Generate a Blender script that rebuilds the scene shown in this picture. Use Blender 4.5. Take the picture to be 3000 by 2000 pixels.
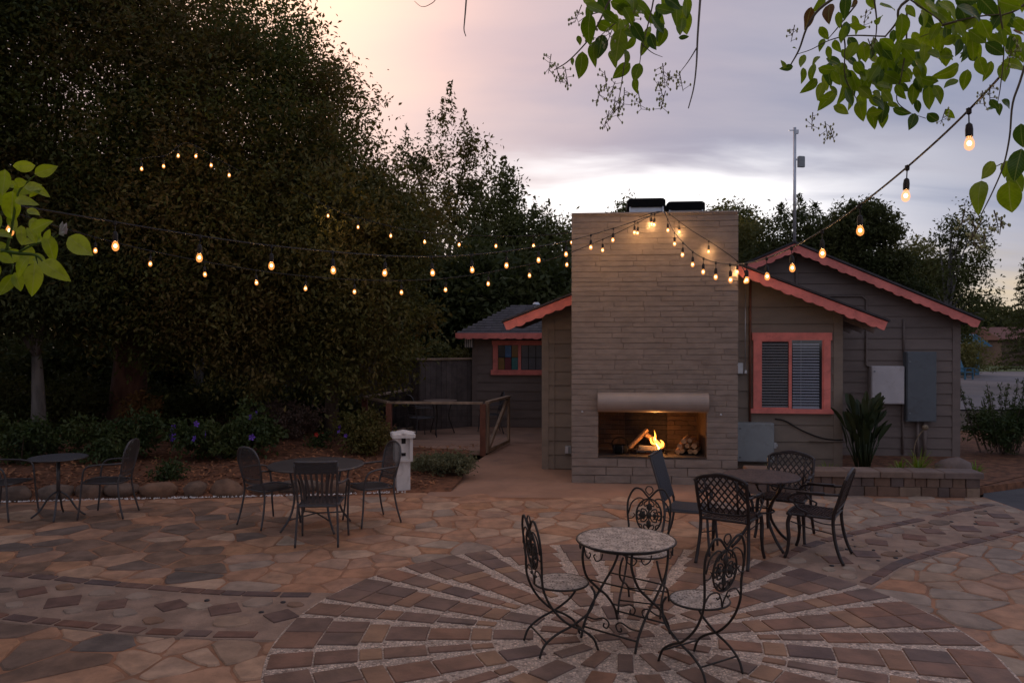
import bpy, math, random
import numpy as np
from mathutils import Vector, Matrix, Euler

for o in list(bpy.data.objects):
    bpy.data.objects.remove(o, do_unlink=True)
SC = bpy.context.scene
COL = SC.collection
PI = math.pi
random.seed(7)

# ------------------------------------------------------------------ camera
FPX, HOR, EYE = 2288.0, 985.0, 2.2          # focal length (photo px), horizon row, eye height
cam_d = bpy.data.cameras.new('camera')
cam_d.sensor_width = 36.0
cam_d.lens = FPX / 3000.0 * 36.0
cam_d.clip_start = 0.05
cam_d.clip_end = 3000.0
cam = bpy.data.objects.new('camera', cam_d)
COL.objects.link(cam)
cam.location = (0, 0, EYE)
cam.rotation_euler = (math.radians(90.0) - math.atan((1000 - HOR) / FPX), 0, 0)
SC.camera = cam

# ------------------------------------------------------------------ sky, sun, exposure
SUN_AZ = math.radians(-17.0)                 # left of the view axis (+Y)
SUN_EL = math.radians(9.0)
world = bpy.data.worlds.new('World')
SC.world = world
world.use_nodes = True


class NT:
    """small helper to write node trees"""
    def __init__(self, tree):
        self.t = tree
        self.n = tree.nodes
        self.l = tree.links

    def new(self, kind, **kw):
        nd = self.n.new(kind)
        for k, v in kw.items():
            if hasattr(nd, k):
                setattr(nd, k, v)
        return nd

    def put(self, sock, v):
        if hasattr(v, 'is_linked') or hasattr(v, 'links'):
            self.l.new(v, sock)
        else:
            if isinstance(v, (tuple, list)) and len(v) == 3 and sock.type == 'RGBA':
                v = (*v, 1)
            sock.default_value = v

    def math(self, op, a, b=None, c=None, clamp=False):
        nd = self.new('ShaderNodeMath', operation=op)
        nd.use_clamp = clamp
        self.put(nd.inputs[0], a)
        if b is not None:
            self.put(nd.inputs[1], b)
        if c is not None:
            self.put(nd.inputs[2], c)
        return nd.outputs[0]

    def vmath(self, op, a, b=None, out=0):
        nd = self.new('ShaderNodeVectorMath', operation=op)
        self.put(nd.inputs[0], a)
        if b is not None:
            self.put(nd.inputs[1], b)
        return nd.outputs[out]

    def mix(self, f, a, b, blend='MIX'):
        nd = self.new('ShaderNodeMix', data_type='RGBA', blend_type=blend)
        self.put(nd.inputs[0], f)
        self.put(nd.inputs[6], a)
        self.put(nd.inputs[7], b)
        return nd.outputs[2]

    def smooth(self, x, a, b, lo=0.0, hi=1.0):
        nd = self.new('ShaderNodeMapRange', interpolation_type='SMOOTHSTEP')
        self.put(nd.inputs[0], x)
        nd.inputs[1].default_value = a
        nd.inputs[2].default_value = b
        nd.inputs[3].default_value = lo
        nd.inputs[4].default_value = hi
        return nd.outputs[0]

    def noise(self, vec, scale=5.0, detail=3.0, rough=0.55, dist=0.0, out=0):
        nd = self.new('ShaderNodeTexNoise')
        if vec is not None:
            self.l.new(vec, nd.inputs['Vector'])
        nd.inputs['Scale'].default_value = scale
        nd.inputs['Detail'].default_value = detail
        nd.inputs['Roughness'].default_value = rough
        nd.inputs['Distortion'].default_value = dist
        return nd.outputs[out]

    def ramp(self, f, stops, interp='LINEAR'):
        nd = self.new('ShaderNodeValToRGB')
        cr = nd.color_ramp
        cr.interpolation = interp
        while len(cr.elements) < len(stops):
            cr.elements.new(0.5)
        for e, (p, c) in zip(cr.elements, stops):
            e.position = p
            e.color = (*c, 1) if len(c) == 3 else c
        self.l.new(f, nd.inputs[0])
        return nd.outputs[0]


def build_sky():
    t = NT(world.node_tree)
    t.n.clear()
    d = t.new('ShaderNodeTexCoord').outputs['Generated']
    d = t.vmath('NORMALIZE', d)
    sep = t.new('ShaderNodeSeparateXYZ')
    t.l.new(d, sep.inputs[0])
    x, y, z = sep.outputs
    zc = t.math('MAXIMUM', z, 0.0)
    den = t.math('ADD', zc, 0.22)
    comb = t.new('ShaderNodeCombineXYZ')
    t.l.new(t.math('DIVIDE', x, den), comb.inputs[0])
    t.l.new(t.math('DIVIDE', y, den), comb.inputs[1])
    pl = comb.outputs[0]
    mp = t.new('ShaderNodeMapping')
    mp.inputs['Rotation'].default_value = (0, 0, math.radians(24))
    mp.inputs['Scale'].default_value = (0.75, 1.7, 1)
    t.l.new(pl, mp.inputs[0])
    c1 = t.noise(mp.outputs[0], 1.15, 5.0, 0.52, 0.5)
    c2 = t.noise(mp.outputs[0], 3.1, 4.0, 0.5, 0.3)
    c = t.smooth(t.math('ADD', t.math('MULTIPLY', c1, 0.72), t.math('MULTIPLY', c2, 0.28)), 0.36, 0.66)
    base = t.mix(c, (0.225, 0.25, 0.36), (0.345, 0.345, 0.425))
    # warm light of the low sun spread through the cloud sheet
    sv = Vector((math.sin(SUN_AZ) * math.cos(math.radians(27)), math.cos(SUN_AZ) * math.cos(math.radians(27)), math.sin(math.radians(27))))
    dt = t.math('MAXIMUM', t.vmath('DOT_PRODUCT', d, tuple(sv), out=1), 0.0)
    g1 = t.math('POWER', dt, 12.0)
    g2 = t.math('POWER', dt, 70.0)
    warm = t.mix(c2, (0.62, 0.46, 0.50), (0.92, 0.57, 0.49))
    col = t.mix(t.math('MULTIPLY', g1, 0.92, clamp=True), base, warm)
    pe = t.mix(t.math('MULTIPLY', g2, t.math('ADD', 0.6, t.math('MULTIPLY', c1, 0.8))), (0, 0, 0), (0.80, 0.42, 0.13))
    col = t.mix(1.0, col, pe, 'ADD')
    # break in the cloud sheet near the horizon
    bz = t.math('ADD', z, t.math('MULTIPLY', t.math('SUBTRACT', c2, 0.5), 0.10))
    up = t.smooth(bz, 0.24, 0.16)
    lo = t.smooth(bz, 0.045, 0.11)
    az = t.vmath('DOT_PRODUCT', t.vmath('NORMALIZE', t.vmath('MULTIPLY', d, (1, 1, 0))), (0.195, 0.981, 0.0), out=1)
    azf = t.math('POWER', t.math('MAXIMUM', az, 0.0), 40.0)
    gap = t.math('MULTIPLY', t.math('MULTIPLY', up, lo), t.math('MULTIPLY', azf, t.smooth(c1, 0.22, 0.45)))
    col = t.mix(t.math('MULTIPLY', gap, 0.95, clamp=True), col, (1.35, 1.30, 1.28))
    # yellow strip at the horizon, brighter towards the sunset
    hz = t.smooth(bz, 0.12, 0.01)
    azs = t.vmath('DOT_PRODUCT', d, (math.sin(SUN_AZ), math.cos(SUN_AZ), 0), out=1)
    hf = t.math('MULTIPLY', hz, t.smooth(azs, -0.6, 0.9, 0.15, 0.8))
    col = t.mix(hf, col, (0.80, 0.62, 0.36))
    # below the horizon
    col = t.mix(t.smooth(z, 0.0, -0.02), col, (0.05, 0.045, 0.04))
    sky = t.new('ShaderNodeTexSky')
    sky.sky_type = 'NISHITA'
    sky.sun_disc = False
    sky.sun_elevation = SUN_EL
    sky.sun_rotation = SUN_AZ
    sky.air_density = 1.0
    sky.dust_density = 2.0
    b1 = t.new('ShaderNodeBackground')
    t.l.new(col, b1.inputs[0])
    b1.inputs[1].default_value = 0.88
    b2 = t.new('ShaderNodeBackground')
    t.l.new(sky.outputs[0], b2.inputs[0])
    b2.inputs[1].default_value = 0.006           # clear sky almost wholly veiled by the cloud sheet
    ad = t.new('ShaderNodeAddShader')
    t.l.new(b1.outputs[0], ad.inputs[0])
    t.l.new(b2.outputs[0], ad.inputs[1])
    out = t.new('ShaderNodeOutputWorld')
    t.l.new(ad.outputs[0], out.inputs[0])


build_sky()
sun_d = bpy.data.lights.new('sun', 'SUN')
sun_d.energy = 0.5
sun_d.angle = math.radians(14)
sun_d.color = (1.0, 0.78, 0.58)
sun = bpy.data.objects.new('sun', sun_d)
COL.objects.link(sun)
sdir = Vector((math.sin(SUN_AZ) * math.cos(SUN_EL), math.cos(SUN_AZ) * math.cos(SUN_EL), math.sin(SUN_EL)))
sun.rotation_euler = sdir.to_track_quat('Z', 'Y').to_euler()
sun.location = (-20, 40, 20)
vs = SC.view_settings
vs.view_transform = 'Standard'
vs.look = 'None'
vs.exposure = 0.42
vs.gamma = 1.0
vs.use_curve_mapping = False
SC.render.engine = 'CYCLES'

# ------------------------------------------------------------------ helpers
def gp(px, py, z=0.0):
    """photo pixel on the level z -> (x, y) in metres"""
    d = (EYE - z) * FPX / (py - HOR)
    return ((px - 1500) * d / FPX, d)


def at(px, py, d):
    """photo pixel at distance d -> point"""
    return Vector(((px - 1500) * d / FPX, d, EYE + (HOR - py) * d / FPX))


def crom(pts, n=6, closed=False):
    """Catmull-Rom through the points"""
    P = [Vector(p) for p in pts]
    m = len(P)
    out = []
    segs = m if closed else m - 1
    for i in range(segs):
        if closed:
            a, b, c, d = P[(i - 1) % m], P[i], P[(i + 1) % m], P[(i + 2) % m]
        else:
            b, c = P[i], P[i + 1]
            a = P[i - 1] if i > 0 else b + (b - c)
            d = P[i + 2] if i + 2 < m else c + (c - b)
        for k in range(n):
            t = k / n
            out.append(0.5 * ((2 * b) + (c - a) * t + (2 * a - 5 * b + 4 * c - d) * t * t + (3 * b - a - 3 * c + d) * t ** 3))
    if not closed:
        out.append(P[-1].copy())
    return out


class MB:
    """collects shapes that become ONE mesh"""
    def __init__(self):
        self.v = []
        self.f = []

    def add(self, vs, fs):
        o = len(self.v)
        self.v += [tuple(p) for p in vs]
        self.f += [tuple(i + o for i in q) for q in fs]
        return self

    def box(self, c, s, rz=0.0, ch=0.0):
        cx, cy, cz = c
        a, b, h = s[0] / 2, s[1] / 2, s[2] / 2
        co, si = math.cos(rz), math.sin(rz)
        def T(x, y, z):
            return (cx + x * co - y * si, cy + x * si + y * co, cz + z)
        if ch <= 0:
            vs = [T(x, y, z) for z in (-h, h) for x, y in ((-a, -b), (a, -b), (a, b), (-a, b))]
            fs = [(3, 2, 1, 0), (4, 5, 6, 7), (0, 1, 5, 4), (1, 2, 6, 5), (2, 3, 7, 6), (3, 0, 4, 7)]
        else:                                   # chamfered top edge and upright edges
            k = ch
            oc = [(-a + k, -b), (a - k, -b), (a, -b + k), (a, b - k), (a - k, b), (-a + k, b), (-a, b - k), (-a, -b + k)]
            vs = [T(x, y, -h) for x, y in oc] + [T(x, y, h - k) for x, y in oc] + [T(x * (1 - k / a), y * (1 - k / b), h) for x, y in oc]
            fs = [tuple(range(7, -1, -1)), tuple(range(16, 24))]
            for i in range(8):
                j = (i + 1) % 8
                fs += [(i, j, 8 + j, 8 + i), (8 + i, 8 + j, 16 + j, 16 + i)]
        return self.add(vs, fs)

    def bar(self, p, q, w, h, up=(0, 0, 1)):
        p, q = Vector(p), Vector(q)
        d = (q - p).normalized()
        u = Vector(up)
        s = d.cross(u)
        if s.length < 1e-4:
            s = d.cross(Vector((1, 0, 0)))
        s.normalize()
        u = s.cross(d)
        s, u = s * w / 2, u * h / 2
        vs = [p - s - u, p + s - u, p + s + u, p - s + u, q - s - u, q + s - u, q + s + u, q - s + u]
        fs = [(0, 1, 2, 3), (7, 6, 5, 4), (0, 4, 5, 1), (1, 5, 6, 2), (2, 6, 7, 3), (3, 7, 4, 0)]
        return self.add(vs, fs)

    def tube(self, pts, r, n=6, closed=False):
        P = [Vector(p) for p in pts]
        m = len(P)
        R = r if isinstance(r, (list, tuple)) else [r] * m
        vs, fs = [], []
        up = None
        for i in range(m):
            if closed:
                t = P[(i + 1) % m] - P[i - 1]
            else:
                t = P[min(i + 1, m - 1)] - P[max(i - 1, 0)]
            if t.length < 1e-9:
                t = Vector((0, 0, 1))
            t.normalize()
            if up is None:
                up = t.orthogonal().normalized()
            up = (up - t * up.dot(t))
            if up.length < 1e-6:
                up = t.orthogonal()
            up.normalize()
            s = t.cross(up)
            for k in range(n):
                a = 2 * PI * k / n
                vs.append(P[i] + (up * math.cos(a) + s * math.sin(a)) * R[i])
        for i in range(m if closed else m - 1):
            j = (i + 1) % m
            for k in range(n):
                k2 = (k + 1) % n
                fs.append((i * n + k, i * n + k2, j * n + k2, j * n + k))
        if not closed:
            fs.append(tuple(range(n - 1, -1, -1)))
            fs.append(tuple((m - 1) * n + k for k in range(n)))
        return self.add(vs, fs)

    def lathe(self, prof, n=16, c=(0, 0, 0), cap=True):
        vs, fs = [], []
        for r, z in prof:
            for k in range(n):
                a = 2 * PI * k / n
                vs.append((c[0] + r * math.cos(a), c[1] + r * math.sin(a), c[2] + z))
        m = len(prof)
        for i in range(m - 1):
            for k in range(n):
                k2 = (k + 1) % n
                fs.append((i * n + k, i * n + k2, (i + 1) * n + k2, (i + 1) * n + k))
        if cap:
            fs.append(tuple(range(n - 1, -1, -1)))
            fs.append(tuple((m - 1) * n + k for k in range(n)))
        return self.add(vs, fs)

    def prism(self, poly, z0, z1, inset=0.0, T=None):
        """2-D polygon (counter-clockwise) extruded; T maps (x, y, z) -> point"""
        n = len(poly)
        T = T or (lambda x, y, z: (x, y, z))
        if inset:
            cx = sum(p[0] for p in poly) / n
            cy = sum(p[1] for p in poly) / n
            top = []
            for p in poly:
                dx, dy = p[0] - cx, p[1] - cy
                L = math.hypot(dx, dy) or 1
                k = max(0.2, 1 - inset / L)
                top.append((cx + dx * k, cy + dy * k))
        else:
            top = poly
        vs = [T(p[0], p[1], z0) for p in poly] + [T(p[0], p[1], z1) for p in top]
        fs = [tuple(range(n - 1, -1, -1)), tuple(range(n, 2 * n))]
        for i in range(n):
            j = (i + 1) % n
            fs.append((i, j, n + j, n + i))
        return self.add(vs, fs)

    def mesh(self, name):
        me = bpy.data.meshes.new(name)
        me.from_pydata(self.v, [], self.f)
        me.update()
        return me


def link(name, me, mat=None, parent=None, smooth=False):
    if mat is not None and not me.materials:
        me.materials.append(mat)
    if smooth and len(me.polygons):
        me.polygons.foreach_set('use_smooth', [True] * len(me.polygons))
    o = bpy.data.objects.new(name, me)
    COL.objects.link(o)
    if parent is not None:
        o.parent = parent
    return o


def obj(name, mb, mat, parent=None, smooth=False):
    return link(name, mb.mesh(name) if isinstance(mb, MB) else mb, mat, parent, smooth)


def tag(o, label=None, cat=None, group=None, kind=None):
    if label:
        o['label'] = label
    if cat:
        o['category'] = cat
    if group:
        o['group'] = group
    if kind:
        o['kind'] = kind
    return o


def thing(name, label, cat, loc=(0, 0, 0), rz=0.0, group=None):
    o = bpy.data.objects.new(name, None)
    o.empty_display_size = 0.1
    COL.objects.link(o)
    o.location = loc
    o.rotation_euler = (0, 0, rz)
    return tag(o, label, cat, group)


def copy_tree(src, parent=None):
    c = src.copy()
    COL.objects.link(c)
    c.parent = parent
    for ch in list(src.children):
        copy_tree(ch, c)
    return c


def clip_poly(poly, a, b, c):
    """keep the side a*x + b*y <= c"""
    out = []
    n = len(poly)
    for i in range(n):
        p, q = poly[i], poly[(i + 1) % n]
        dp = a * p[0] + b * p[1] - c
        dq = a * q[0] + b * q[1] - c
        if dp <= 0:
            out.append(p)
        if (dp < 0 < dq) or (dq < 0 < dp):
            t = dp / (dp - dq)
            out.append((p[0] + (q[0] - p[0]) * t, p[1] + (q[1] - p[1]) * t))
    return out


def clip_convex(poly, hull):
    for i in range(len(hull)):
        p, q = hull[i], hull[(i + 1) % len(hull)]
        dx, dy = q[0] - p[0], q[1] - p[1]
        a, b = dy, -dx
        poly = clip_poly(poly, a, b, a * p[0] + b * p[1])
        if len(poly) < 3:
            return []
    return poly


def inside(p, poly):
    r = False
    n = len(poly)
    for i in range(n):
        a, b = poly[i], poly[(i + 1) % n]
        if (a[1] > p[1]) != (b[1] > p[1]) and p[0] < (b[0] - a[0]) * (p[1] - a[1]) / (b[1] - a[1]) + a[0]:
            r = not r
    return r


# ------------------------------------------------------------------ materials
def M(name, col, rough=0.7, var=0.18, scale=6.0, bump=0.0, bscale=40.0, metal=0.0, rnd=0.0, dirt=None, stretch=(1, 1, 1), spec=0.4, pal=None):
    """surface with world-space mottling; pal: palette picked per piece"""
    m = bpy.data.materials.new(name)
    m.use_nodes = True
    t = NT(m.node_tree)
    t.n.clear()
    geo = t.new('ShaderNodeNewGeometry')
    pos = geo.outputs['Position']
    mp = t.new('ShaderNodeMapping')
    mp.inputs['Scale'].default_value = stretch
    t.l.new(pos, mp.inputs[0])
    vec = mp.outputs[0]
    rv = None
    if pal or rnd:
        oi = t.new('ShaderNodeObjectInfo')
        rv = t.math('FRACT', t.math('ADD', oi.outputs['Random'], geo.outputs['Random Per Island']))
    if pal:
        c = t.ramp(rv, [((i + 0.5) / len(pal) if len(pal) > 1 else 0, p) for i, p in enumerate(pal)], 'LINEAR')
    else:
        c = None
    n1 = t.noise(vec, scale, 5.0, 0.6, 0.2)
    f = t.smooth(n1, 0.3, 0.7)
    lo = tuple(x * (1 - var) for x in col)
    hi = tuple(min(1, x * (1 + var)) for x in col)
    mot = t.mix(f, lo, hi)
    if c is not None:
        g = t.mix(f, (1 - var, 1 - var, 1 - var), (1 + var, 1 + var, 1 + var))
        c = t.mix(1.0, c, g, 'MULTIPLY')
    else:
        c = mot
    if rnd:
        k = t.math('ADD', 1 - rnd / 2, t.math('MULTIPLY', t.math('FRACT', t.math('MULTIPLY', rv, 7.31)), rnd))
        h = t.new('ShaderNodeHueSaturation')
        t.l.new(k, h.inputs['Value'])
        t.l.new(c, h.inputs['Color'])
        c = h.outputs[0]
    if dirt:
        dcol, dsc, amt = dirt
        dn = t.smooth(t.noise(pos, dsc, 6.0, 0.65, 0.4), 0.5, 0.72)
        c = t.mix(t.math('MULTIPLY', dn, amt), c, dcol)
    bs = t.new('ShaderNodeBsdfPrincipled')
    t.l.new(c, bs.inputs['Base Color'])
    bs.inputs['Metallic'].default_value = metal
    bs.inputs['Specular IOR Level'].default_value = spec
    rn = t.math('ADD', rough - 0.08, t.math('MULTIPLY', n1, 0.16))
    t.l.new(rn, bs.inputs['Roughness'])
    if bump:
        b = t.new('ShaderNodeBump')
        b.inputs['Strength'].default_value = bump
        b.inputs['Distance'].default_value = 0.01
        t.l.new(t.noise(vec, bscale, 5.0, 0.65), b.inputs['Height'])
        t.l.new(b.outputs[0], bs.inputs['Normal'])
    out = t.new('ShaderNodeOutputMaterial')
    t.l.new(bs.outputs[0], out.inputs[0])
    return m


def leaf_mat(name, cols, trans=0.35, rough=0.5, spec=0.3, scale=0.6, veins=False):
    """foliage: colour varies from clump to clump and from leaf to leaf"""
    m = bpy.data.materials.new(name)
    m.use_nodes = True
    t = NT(m.node_tree)
    t.n.clear()
    geo = t.new('ShaderNodeNewGeometry')
    oi = t.new('ShaderNodeObjectInfo')
    n = t.smooth(t.noise(geo.outputs['Position'], scale, 3.0, 0.6), 0.32, 0.68)
    rv = t.math('FRACT', t.math('ADD', oi.outputs['Random'], geo.outputs['Random Per Island']))
    f = t.math('ADD', t.math('MULTIPLY', n, 0.6), t.math('MULTIPLY', rv, 0.4))
    c = t.ramp(f, [(i / (len(cols) - 1), k) for i, k in enumerate(cols)])
    if veins:
        tc = t.new('ShaderNodeTexCoord')
        sp = t.new('ShaderNodeSeparateXYZ')
        t.l.new(tc.outputs['Object'], sp.inputs[0])
        ay = t.math('ABSOLUTE', sp.outputs[1])
        rib = t.smooth(ay, 0.02, 0.004)
        w = t.math('SINE', t.math('MULTIPLY', t.math('SUBTRACT', sp.outputs[0], t.math('MULTIPLY', ay, 0.9)), 62.0))
        side = t.smooth(w, 0.75, 1.0)
        vn = t.math('MAXIMUM', rib, t.math('MULTIPLY', side, 0.35))
        c = t.mix(t.math('MULTIPLY', vn, 0.65), c, (0.45, 0.50, 0.16))
        bl = t.smooth(t.noise(geo.outputs['Position'], 55.0, 3.0, 0.6), 0.42, 0.75)
        c = t.mix(t.math('MULTIPLY', bl, 0.35), c, (0.05, 0.08, 0.012))
    bs = t.new('ShaderNodeBsdfPrincipled')
    t.l.new(c, bs.inputs['Base Color'])
    bs.inputs['Roughness'].default_value = rough
    bs.inputs['Specular IOR Level'].default_value = spec
    tr = t.new('ShaderNodeBsdfTranslucent')
    h = t.new('ShaderNodeHueSaturation')
    h.inputs['Saturation'].default_value = 1.15
    h.inputs['Value'].default_value = 1.35
    t.l.new(c, h.inputs['Color'])
    t.l.new(h.outputs[0], tr.inputs[0])
    mx = t.new('ShaderNodeMixShader')
    mx.inputs[0].default_value = trans
    t.l.new(bs.outputs[0], mx.inputs[1])
    t.l.new(tr.outputs[0], mx.inputs[2])
    out = t.new('ShaderNodeOutputMaterial')
    t.l.new(mx.outputs[0], out.inputs[0])
    return m


def glow_mat(name, col, strength, sample=True):
    m = bpy.data.materials.new(name)
    m.use_nodes = True
    t = NT(m.node_tree)
    t.n.clear()
    e = t.new('ShaderNodeEmission')
    e.inputs[0].default_value = (*col, 1)
    e.inputs[1].default_value = strength
    out = t.new('ShaderNodeOutputMaterial')
    t.l.new(e.outputs[0], out.inputs[0])
    if not sample:
        m.cycles.emission_sampling = 'NONE'
    return m


def see_through(name, col, alpha, rough=0.5, metal=0.0, emit=None, spec=0.5):
    """alpha = how much the surface covers"""
    m = bpy.data.materials.new(name)
    m.use_nodes = True
    t = NT(m.node_tree)
    t.n.clear()
    bs = t.new('ShaderNodeBsdfPrincipled')
    bs.inputs['Base Color'].default_value = (*col, 1)
    bs.inputs['Roughness'].default_value = rough
    bs.inputs['Metallic'].default_value = metal
    bs.inputs['Specular IOR Level'].default_value = spec
    if emit:
        bs.inputs['Emission Color'].default_value = (*emit[0], 1)
        bs.inputs['Emission Strength'].default_value = emit[1]
        m.cycles.emission_sampling = 'NONE'
    tr = t.new('ShaderNodeBsdfTransparent')
    mx = t.new('ShaderNodeMixShader')
    mx.inputs[0].default_value = alpha
    t.l.new(tr.outputs[0], mx.inputs[1])
    t.l.new(bs.outputs[0], mx.inputs[2])
    out = t.new('ShaderNodeOutputMaterial')
    t.l.new(mx.outputs[0], out.inputs[0])
    return m


def bulb_mat(name, col, strength, cover):
    """clear bulb glass filled with amber glow"""
    m = bpy.data.materials.new(name)
    m.use_nodes = True
    t = NT(m.node_tree)
    t.n.clear()
    e = t.new('ShaderNodeEmission')
    e.inputs[0].default_value = (*col, 1)
    e.inputs[1].default_value = strength
    tr = t.new('ShaderNodeBsdfTransparent')
    mx = t.new('ShaderNodeMixShader')
    mx.inputs[0].default_value = cover
    t.l.new(tr.outputs[0], mx.inputs[1])
    t.l.new(e.outputs[0], mx.inputs[2])
    out = t.new('ShaderNodeOutputMaterial')
    t.l.new(mx.outputs[0], out.inputs[0])
    m.cycles.emission_sampling = 'NONE'
    return m


def glass_mat(name, tint=(1, 1, 1), refl=0.12):
    m = bpy.data.materials.new(name)
    m.use_nodes = True
    t = NT(m.node_tree)
    t.n.clear()
    tr = t.new('ShaderNodeBsdfTransparent')
    tr.inputs[0].default_value = (*tint, 1)
    gl = t.new('ShaderNodeBsdfGlossy')
    gl.inputs['Roughness'].default_value = 0.02
    lw = t.new('ShaderNodeLayerWeight')
    lw.inputs[0].default_value = 0.35
    fac = t.math('ADD', refl * 0.4, t.math('MULTIPLY', lw.outputs['Fresnel'], refl * 3.0), clamp=True)
    mx = t.new('ShaderNodeMixShader')
    t.l.new(fac, mx.inputs[0])
    t.l.new(tr.outputs[0], mx.inputs[1])
    t.l.new(gl.outputs[0], mx.inputs[2])
    out = t.new('ShaderNodeOutputMaterial')
    t.l.new(mx.outputs[0], out.inputs[0])
    return m


def pebble_mat(name, col, dark, scale):
    """pebble mosaic set in pale mortar"""
    m = bpy.data.materials.new(name)
    m.use_nodes = True
    t = NT(m.node_tree)
    t.n.clear()
    geo = t.new('ShaderNodeNewGeometry')
    v = t.new('ShaderNodeTexVoronoi')
    v.inputs['Scale'].default_value = scale
    t.l.new(geo.outputs['Position'], v.inputs['Vector'])
    ed = t.new('ShaderNodeTexVoronoi', feature='DISTANCE_TO_EDGE')
    ed.inputs['Scale'].default_value = scale
    t.l.new(geo.outputs['Position'], ed.inputs['Vector'])
    stone = t.smooth(ed.outputs['Distance'], 0.05, 0.16)
    hs = t.new('ShaderNodeSeparateColor')
    t.l.new(v.outputs['Color'], hs.inputs[0])
    pc = t.ramp(hs.outputs[0], [(0.0, dark), (0.28, tuple(x * 0.8 for x in col)), (0.6, col), (1.0, tuple(min(1, x * 1.35) for x in col))])
    big = t.smooth(t.noise(geo.outputs['Position'], 1.4, 4.0), 0.35, 0.7)
    mort = t.mix(big, tuple(x * 0.62 for x in col), tuple(x * 0.82 for x in col))
    c = t.mix(stone, mort, pc)
    bs = t.new('ShaderNodeBsdfPrincipled')
    t.l.new(c, bs.inputs['Base Color'])
    bs.inputs['Roughness'].default_value = 0.55
    b = t.new('ShaderNodeBump')
    b.inputs['Strength'].default_value = 0.8
    b.inputs['Distance'].default_value = 0.01
    t.l.new(stone, b.inputs['Height'])
    t.l.new(b.outputs[0], bs.inputs['Normal'])
    out = t.new('ShaderNodeOutputMaterial')
    t.l.new(bs.outputs[0], out.inputs[0])
    return m


def cast_mat(name, light, dark, scale):
    """pierced cast metal: worn pale relief over dark gaps"""
    m = bpy.data.materials.new(name)
    m.use_nodes = True
    t = NT(m.node_tree)
    t.n.clear()
    geo = t.new('ShaderNodeNewGeometry')
    v = t.new('ShaderNodeTexVoronoi', feature='DISTANCE_TO_EDGE')
    v.inputs['Scale'].default_value = scale
    nz = t.noise(geo.outputs['Position'], 9.0, 3.0, 0.6, out=1)
    vv = t.vmath('ADD', geo.outputs['Position'], t.vmath('MULTIPLY', nz, (0.03, 0.03, 0.03)))
    t.l.new(vv, v.inputs['Vector'])
    e = t.smooth(v.outputs['Distance'], 0.20, 0.36)
    w = t.smooth(t.noise(geo.outputs['Position'], 14.0, 5.0, 0.7), 0.35, 0.68)
    lc = t.mix(w, tuple(x * 0.45 for x in light), light)
    c = t.mix(e, lc, dark)
    bs = t.new('ShaderNodeBsdfPrincipled')
    t.l.new(c, bs.inputs['Base Color'])
    bs.inputs['Roughness'].default_value = 0.55
    bs.inputs['Metallic'].default_value = 0.15
    b = t.new('ShaderNodeBump')
    b.inputs['Strength'].default_value = 0.9
    b.inputs['Distance'].default_value = 0.006
    b.invert = True
    t.l.new(e, b.inputs['Height'])
    t.l.new(b.outputs[0], bs.inputs['Normal'])
    out = t.new('ShaderNodeOutputMaterial')
    t.l.new(bs.outputs[0], out.inputs[0])
    return m


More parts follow.
